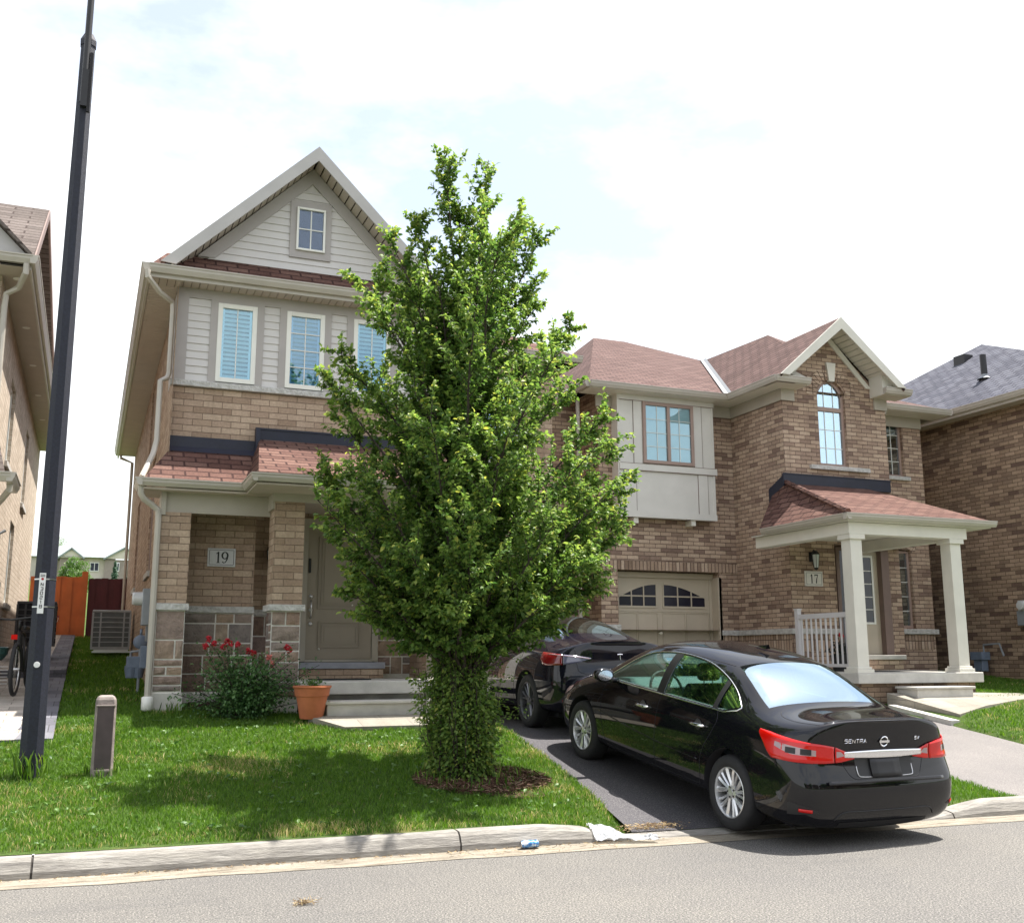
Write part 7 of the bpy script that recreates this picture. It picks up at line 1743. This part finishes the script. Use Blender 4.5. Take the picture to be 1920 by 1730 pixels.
# ================================================================ mats, black planter on porch 17
g = MB(); g.box(2.85, 3.62, 14.05, 14.50, 1.201, 1.215); tag(g.build('doormat', plain('black rubber mat', (.012, .012, .014), .9, .2, 60), bevel=.003), 'black rubber doormat on the porch slab of house 19', 'doormat')
g = MB(); g.box(12.75, 14.1, 14.55, 15.35, 1.241, 1.253); tag(g.build('doormat', bpy.data.materials['black rubber mat'], bevel=.003), 'dark doormat on the porch slab of house 17 behind the white column', 'doormat')
PP = (12.35, 15.15, 1.24); pp = thing('potted_plant', 'black potted plant with one red bloom behind the porch railing of house 17', 'plant', PP)
g = MB(); g.lathe([(0, 0), (.12, 0), (.16, .26), (.17, .28), (.15, .28), (0, .25)], PP, 20); g.build('pot', M['blackm'], pp, angle=35)
LP = [(PP[0]+rd.gauss(0, .09), PP[1]+rd.gauss(0, .09), PP[2]+.28+abs(rd.gauss(0, .12))) for k in range(260)]
leaves('foliage', np.array(LP), rng.normal(size=(260, 3)), rng.uniform(.04, .08, 260), plain('black foliage', (.012, .018, .014), .7, .3, 20), pp)
g = MB()
for k in range(14): o = Vector((rd.gauss(0, .02), rd.gauss(0, .02), rd.gauss(0, .02))); c_ = Vector((PP[0]+.03, PP[1]-.05, PP[2]+.62))+o; g.obox(c_, (.015, .005, 0), (0, .012, .004), (0, .004, .012))
g.build('bloom', M['rose'], pp)
# ================================================================ meters and air conditioners
def ac(name, label, x0, x1, y0, y1, z0, z1, m1, m2, grp=None):
    a = thing(name, label, 'air conditioner', ((x0+x1)/2, (y0+y1)/2, z0), grp)
    g = MB(); g.box(x0+.02, x1-.02, y0+.02, y1-.02, z0+.02, z1-.03); g.build('coil_core', M['cabin'] if m1 is M['acg'] else M['dark'], a)
    g = MB(); g.box(x0, x1, y0, y1, z1-.05, z1); g.build('lid', m1, a, bevel=.015)
    g = MB(); g.box(x0, x1, y0, y1, z0, z0+.05); g.build('base_pan', m1, a)
    g = MB()
    for x in (x0, x0+(x1-x0)*.2, x0+(x1-x0)*.8, x1-.03): g.box(x, x+.03, y0-.004, y0+.03, z0+.05, z1-.05)
    for y in (y0, y1-.03): g.box(x0-.004, x0+.03, y, y+.03, z0+.05, z1-.05); g.box(x1-.03, x1+.004, y, y+.03, z0+.05, z1-.05)
    g.build('corner_post', m1, a)
    g = MB(); n = 7
    for i in range(1, n):
        z = z0+.05+(z1-z0-.1)*i/n; g.box(x0-.002, x1+.002, y0-.002, y0+.01, z-.010, z+.006); g.box(x0-.002, x0+.01, y0+.01, y1, z-.010, z+.006); g.box(x1-.01, x1+.002, y0+.01, y1, z-.010, z+.006)
    g.build('louvre', m2, a)
    return a
M['acg'] = plain('grey enamel', (.36, .36, .365), .5, .1, 8); M['acd'] = plain('dark enamel', (.035, .035, .04), .5, .1, 8)
ac('air_conditioner', 'grey slatted air conditioner on a bracket beside house 19', .09, .80, 22.0, 22.7, 1.66, 2.42, M['acg'], M['acg'])
g = MB(); g.box(.12, .86, 22.05, 22.09, 1.60, 1.63); g.box(.12, .86, 22.55, 22.59, 1.60, 1.63); g.box(.15, .78, 22.05, 22.6, 1.63, 1.66); bp_ = g.build('mounting_bracket', M['steel'] , bpy.data.objects['air_conditioner'])
ac('air_conditioner', 'black air conditioner against the beige neighbour house behind the bicycle', -1.12, -.50, 19.6, 20.3, 1.70, 2.45, M['acd'], M['acd'])
mt = thing('electric_meter', 'grey electric meter box with round dial on the side wall of house 19', 'meter', (.72, 14.9, 2.1))
g = MB(); g.box(.66, .86, 14.62, 14.86, 1.92, 2.40); g.build('meter_box', M['gray'], mt, bevel=.01)
g = MB(); g.lathe([(0, -.13), (.07, -.13), (.085, -.11), (.09, 0)], (.66, 14.74, 2.27), 20, axis='x'); g.build('meter_dial', mat('meter glass', (.55, .56, .56), .15), mt, smooth=False)
g = MB(); g.tube([(.80, 14.74, 1.92), (.80, 14.74, 1.1)], .022, 8); g.build('conduit', M['gray'], mt)
gm_ = thing('gas_meter', 'blue-grey gas meter with round regulator beside house 19', 'meter', (.62, 15.9, 1.0))
M['bgrey'] = plain('blue grey enamel', (.16, .20, .27), .45, .15, 10)
g = MB(); g.box(.55, .78, 15.75, 15.95, 1.36, 1.52); g.lathe([(0, -.12), (.07, -.12), (.09, 0), (.09, .05)], (.62, 15.84, 1.34), 16); g.lathe([(0, -.12), (.07, -.12), (.09, 0), (.09, .05)], (.71, 15.84, 1.34), 16); g.build('meter_body', M['bgrey'], gm_, bevel=.01)
g = MB(); g.lathe([(0, -.03), (.08, -.03), (.10, -.01), (.10, .01), (.08, .03), (0, .03)], (.72, 15.80, 1.72), 18, axis='y'); g.tube([(.72, 15.8, 1.80), (.72, 15.8, 1.90)], .018, 8); g.build('regulator', M['bgrey'], gm_, smooth=True)
g = MB(); g.tube([(.60, 15.84, 1.5), (.60, 15.84, 1.58), (.72, 15.82, 1.60), (.72, 15.80, 1.68)], .018, 8); g.tube([(.72, 15.82, 1.6), (.84, 15.84, 1.60)], .018, 8); g.tube([(.72, 15.8, 1.66), (.72, 15.8, .95)], .020, 8); g.build('pipework', M['gray'], gm_)
g = MB(); g.box(.70, .86, 15.2, 15.34, 1.36, 1.66); u = tag(g.build('utility_box', M['bgrey'], bevel=.01), 'small blue-grey utility box between the gas meter and the downspout', 'utility box')
g = MB(); g.box(.74, .86, 14.98, 15.12, 1.72, 1.92); g.tube([(.80, 15.05, 1.72), (.80, 15.05, 1.0)], .018, 6); tag(g.build('utility_box', M['gray']), 'small grey junction box under the round electric meter', 'utility box')
# meters on the right-hand house
g = thing('electric_meter', 'grey meter box with round dial on the brown wall at the right edge', 'meter', (16.95, 15.2, 2.3)); q = MB(); q.box(16.83, 17.0, 15.0, 15.35, 2.08, 2.36); q.build('meter_box', M['gray'], g, bevel=.01); q = MB(); q.lathe([(0, -.10), (.08, -.09), (.09, 0)], (16.83, 15.18, 2.46), 18, axis='x'); q.box(16.83, 17.0, 15.05, 15.3, 2.36, 2.56); q.build('meter_dial', bpy.data.materials['meter glass'], g)
g = thing('gas_meter', 'small blue-grey gas meter at the foot of the brown wall, right of the white columns', 'meter', (16.8, 16.2, 1.1)); q = MB(); q.box(16.62, 16.85, 16.1, 16.4, 1.42, 1.58); q.box(16.66, 16.82, 16.14, 16.36, 1.2, 1.42); q.build('meter_body', M['bgrey'], g, bevel=.01)
q = MB(); q.tube([(16.74, 16.15, 1.58), (16.74, 16.15, 1.72), (16.74, 15.75, 1.74), (16.78, 15.7, 1.5)], .02, 6); q.tube([(16.74, 16.35, 1.2), (16.74, 16.35, .9)], .02, 6); q.build('pipework', M['gray'], g)
# ================================================================ litter at the curb
cn_ = thing('crushed_can', 'crushed blue and silver drink can lying against the curb', 'can', (3.37, 7.98, .035))
m = mat('blue printed can', rough=.3, metal=.6); f = noise(m, 18, 4, .6); setc(m, ramp(m, f, [(.42, (.05, .16, .42)), (.5, (.12, .30, .60)), (.56, (.70, .76, .82))]))
g = MB(); V = []; n = 14; L_ = 15
for i in range(L_+1):
    u = i/L_; x = 3.37-.075+.15*u
    for j in range(n):
        t = 2*math.pi*j/n; r_ = .036*(1-.25*abs(pnoise(Vector((u*3, math.cos(t)*1.5, math.sin(t)*1.5)))))*(.72 if i in (0, L_) else .93 if i in (1, L_-1) else 1)
        V.append((x, 7.985+r_*math.cos(t), .045+r_*math.sin(t)*.9))
g.add(V, [(i*n+j, i*n+(j+1) % n, (i+1)*n+(j+1) % n, (i+1)*n+j) for i in range(L_) for j in range(n)]+[tuple(range(n)), tuple(L_*n+j for j in range(n))]); g.build('can_body', m, cn_, smooth=True)
g = MB(); g.lathe([(0, -.002), (.024, -.002), (.028, .002)], (3.293, 7.985, .045), 16, axis='x'); g.lathe([(0, .002), (.024, .002), (.028, -.002)], (3.447, 7.985, .045), 16, axis='x'); g.build('can_end', M['steel'], cn_)
m = mat('white film', (.55, .57, .60), .30); P(m).inputs['Transmission Weight'].default_value = .25; P(m).inputs['Alpha'].default_value = .80
setn(m, bump(m, noise(m, 28, 5, .6), .03))
g = MB(); nu, nv = 36, 30; V = []
for i in range(nu+1):
    for j in range(nv+1):
        u, v_ = i/nu, j/nv; x = 3.96+.50*u; top = interp(u, [(0, .15), (.15, .24), (.35, .20), (.6, .05), (1, -.10)]); bot = interp(u, [(0, -.05), (.5, -.12), (1, -.17)])
        y = Yb(x)+bot+(top-bot)*v_+.02*pnoise(Vector((u*4, v_*2, 5))); e = y-Yb(x)
        zb = interp(e, [(-.3, .008), (0, .02), (.05, curb_h(x)*.85), (.09, curb_h(x)+.004), (.3, curb_h(x)+.01)])
        V.append((x+.02*pnoise(Vector((u*5, v_*4, 8))), y, zb+.010+.055*abs(pnoise(Vector((u*5, v_*4, 1.3))))+.020*abs(pnoise(Vector((u*15, v_*13, 3))))))
g.add(V, [(i*(nv+1)+j, (i+1)*(nv+1)+j, (i+1)*(nv+1)+j+1, i*(nv+1)+j+1) for i in range(nu) for j in range(nv)]); tag(g.build('plastic_bag', m, smooth=True), 'torn white plastic bag draped over the end of the curb', 'plastic bag')
# dead leaves, twigs, clippings at the curb end and a straw clump on the road
m = mat('dry litter', rough=.9); a = nd(m, 'ShaderNodeAttribute', attribute_name='tone'); setc(m, ramp(m, a.outputs['Fac'], [(0, (.10, .06, .035)), (.5, (.30, .20, .10)), (1, (.50, .40, .22))]))
def litter(name, pts, l0, l1, wd, seed, label=None):
    r_ = np.random.default_rng(seed); p = np.array(pts); n = len(p); dv = r_.normal(size=(n, 3))*np.array([1, 1, .25]); dv /= np.linalg.norm(dv, axis=1)[:, None]; sv = np.cross(dv, r_.normal(size=(n, 3))); sv /= np.linalg.norm(sv, axis=1)[:, None]
    l_ = r_.uniform(l0, l1, n)[:, None]; V = np.stack([p-dv*l_-sv*wd, p+dv*l_-sv*wd, p+dv*l_+sv*wd, p-dv*l_+sv*wd], 1).reshape(-1, 3)
    return tag(rapid_mesh(name, V, np.arange(n*4).reshape(-1, 4), m, tone=r_.uniform(0, 1, n)), kind='stuff')
litter('leaf_litter', [(4.62+rd.gauss(0, .16), 8.25+rd.gauss(0, .06), .055+rd.uniform(0, .035)) for _ in range(420)]+[(x, Yb(x)-rd.uniform(0, .06), .018) for x in [rd.uniform(-.8, 4.6) for _ in range(260)]], .006, .026, .0022, 3)
litter('dry_grass_clump', [(1.36+rd.gauss(0, .035), 6.80+rd.gauss(0, .025), .008+rd.uniform(0, .02)) for _ in range(60)], .02, .05, .0016, 4)
litter('twigs', [(x, Yb(x)-.03-rd.uniform(0, .2), .012) for x in [rd.uniform(2.6, 4.1) for _ in range(70)]], .01, .05, .0014, 6)
# ================================================================ bicycle at the left edge
BC = (-.80, 15.0, 1.0); bc = thing('bicycle', 'black bicycle parked on the neighbour paver path at the left edge', 'bicycle', BC)
def tyre(cx, cy, cz, r, ax, name):
    a = Vector(ax).normalized(); b1 = Vector((0, 0, 1)); b2 = a.cross(b1).normalized(); c_ = Vector((cx, cy, cz))
    g = MB(); g.tube([c_+(b1*math.cos(t)+b2*math.sin(t))*r for t in [i*math.pi/18 for i in range(37)]], .026, 8, cap=False); w_ = g.build(name, M['tyre'], bc, smooth=True)
    g = MB(); g.tube([c_+(b1*math.cos(t)+b2*math.sin(t))*(r-.035) for t in [i*math.pi/18 for i in range(37)]], .010, 6, cap=False)
    for k in range(16): t = k*math.pi/8; g.tube([c_, c_+(b1*math.cos(t)+b2*math.sin(t))*(r-.035)], .0018, 3)
    g.tube([c_-a*.05, c_+a*.05], .02, 8); g.build('rim', M['steel'], w_)
tyre(-.80, 14.75, 1.36, .31, (1, -.10, 0), 'wheel'); tyre(-.68, 15.75, 1.42, .31, (1, -.12, 0), 'wheel')
g = MB(); A_, B_ = Vector((-.80, 14.75, 1.36)), Vector((-.68, 15.75, 1.42)); bb = Vector((-.74, 15.30, 1.33)); st = Vector((-.755, 15.42, 1.80)); hd = Vector((-.80, 14.92, 1.85))
for p, q, r_ in ((A_, hd, .018), (hd, bb, .022), (hd, st, .018), (st, bb, .018), (bb, B_, .012), (B_, st, .010)): g.tube([p, q], r_, 8)
g.build('frame', M['blackm'], bc, smooth=True)
g = MB(); g.tube([hd, hd+Vector((0, -.03, .12))], .018, 8); g.tube([hd+Vector((-.33, .05, .15)), hd+Vector((-.1, -.05, .13)), hd+Vector((.12, -.05, .16)), hd+Vector((.36, .06, .22))], .014, 8); g.build('handlebar', M['blackm'], bc, smooth=True)
g = MB(); g.prism([(st.x-.07, st.y+.12, 1.86), (st.x+.07, st.y+.12, 1.86), (st.x+.02, st.y-.14, 1.87), (st.x-.02, st.y-.14, 1.87)], (0, 0, .05)); g.build('saddle', M['blackm'], bc, bevel=.01)
g = MB(); g.box(-.87, -.80, 14.62, 14.66, 1.73, 1.79); g.build('reflector', M['red'], bc)
g = MB(); g.lathe([(0, -.09), (.08, -.08), (.14, 0), (.15, .08), (.13, .09), (0, .06)], (-1.05, 14.9, 1.55), 18); tag(g.build('garden_bucket', plain('dark green plastic', (.015, .05, .045), .4, .1, 8)), 'dark green bucket beside the bicycle at the left edge', 'bucket')
g = MB()
for i in range(6): g.tube([(-1.30, 15.9+.0*i, 1.16+.045*i), (-.95, 15.85, 1.16+.045*i)], .007, 6)
tag(g.build('wire_rack', M['white']), 'white wire rack lying behind the bicycle', 'rack')
g = MB(); rc_ = Vector((-.80, 25, 2.36)); g.tube([rc_+Vector((.22*math.cos(t), .30*math.sin(t), .03*math.cos(t))) for t in [i*math.pi/12 for i in range(25)]], .012, 6, cap=False); hp = thing('basketball_hoop', 'red mini basketball hoop in front of the orange fence behind the pole', 'hoop', (-.5, 25, 1.8)); g.build('rim', M['rose'], hp, smooth=True)
g = MB()
for k in range(12):
    t = k*math.pi/6; t2 = t+.5; g.tube([rc_+Vector((.22*math.cos(t), .30*math.sin(t), 0)), rc_+Vector((.13*math.cos(t2), .18*math.sin(t2), -.30))], .004, 3)
g.build('net', M['white'], hp); g = MB(); g.tube([(-1.12, 25, 1.8), (-1.12, 25, 2.36), (-1.0, 25, 2.36)], .025, 8); g.build('post', M['blackm'], hp)
# ================================================================ the other side of the street (seen only in reflections)
g = MB(); g.poly([(-300, -300, .08), (300, -300, .08), (300, -1.5, .08), (-300, -1.5, .08)]); tag(g.build('far_side_lawn', M['soil']), kind='structure')
for i, (x, lb) in enumerate(((-16, 'first'), (-5, 'second'), (6, 'third'), (17, 'fourth'), (28, 'fifth'))):
    h_ = thing('opposite_house', 'brown brick house on the far side of the street, the %s from the left' % lb, 'house', (x, -14, .1), 'houses across the street')
    g = MB(); g.box(x-4.6, x+4.6, -24, -18, .0, 5.6); g.build('wall', M['brickR'], h_)
    g = MB(); roofslab(g, [(x-5, -17.6, 5.5), (x+5, -17.6, 5.5), (x, -21, 7.6)]); roofslab(g, [(x-5, -17.6, 5.5), (x, -21, 7.6), (x, -22, 7.6), (x-5, -24.4, 5.5)]); roofslab(g, [(x+5, -17.6, 5.5), (x, -21, 7.6), (x, -22, 7.6), (x+5, -24.4, 5.5)]); g.build('roof', M['shingleT'], h_)
    for wx, wz in ((-3, 3.9), (0, 3.9), (3, 3.9), (2.6, 1.0)):
        g = MB(); g.box(x+wx-.6, x+wx+.6, -18, -17.96, wz, wz+1.4); g.build('window', M['navy'], h_)
    g = MB(); g.box(x-3.6, x-1.0, -18, -17.95, .1, 2.4); g.build('garage_door', M['garage'], h_)
def big_tree(x, y, h, r, seed):
    t_ = thing('street_tree', 'leafy green tree across the street, the %s from the left' % ['first', 'second', 'third', 'fourth'][seed-40], 'tree', (x, y, .1), 'trees across the street')
    r_ = np.random.default_rng(seed); g = MB(); g.tube([(x, y, 0), (x, y, h*.6)], [.16, .07], 8); g.build('trunk', M['bark'], t_)
    n = 2600; cs = r_.normal(size=(30, 3)); cs /= np.linalg.norm(cs, axis=1)[:, None]; cs = cs*np.array([r*.6, r*.6, h*.26])+np.array([x, y, h*.62]); d = r_.normal(size=(n, 3)); d /= np.linalg.norm(d, axis=1)[:, None]
    leaves('crown', cs[r_.integers(0, 30, n)]+d*(r*.45)*r_.uniform(.6, 1, n)[:, None], r_.normal(size=(n, 3)), r_.uniform(.22, .34, n), M['leaf'], t_, np.clip(r_.normal(.4, .2, n), 0, 1))
for i, (x, y) in enumerate(((-9, -5), (1, -5.2), (11.5, -5), (22, -5))): big_tree(x, y-3, 5.0, 1.8, 40+i)
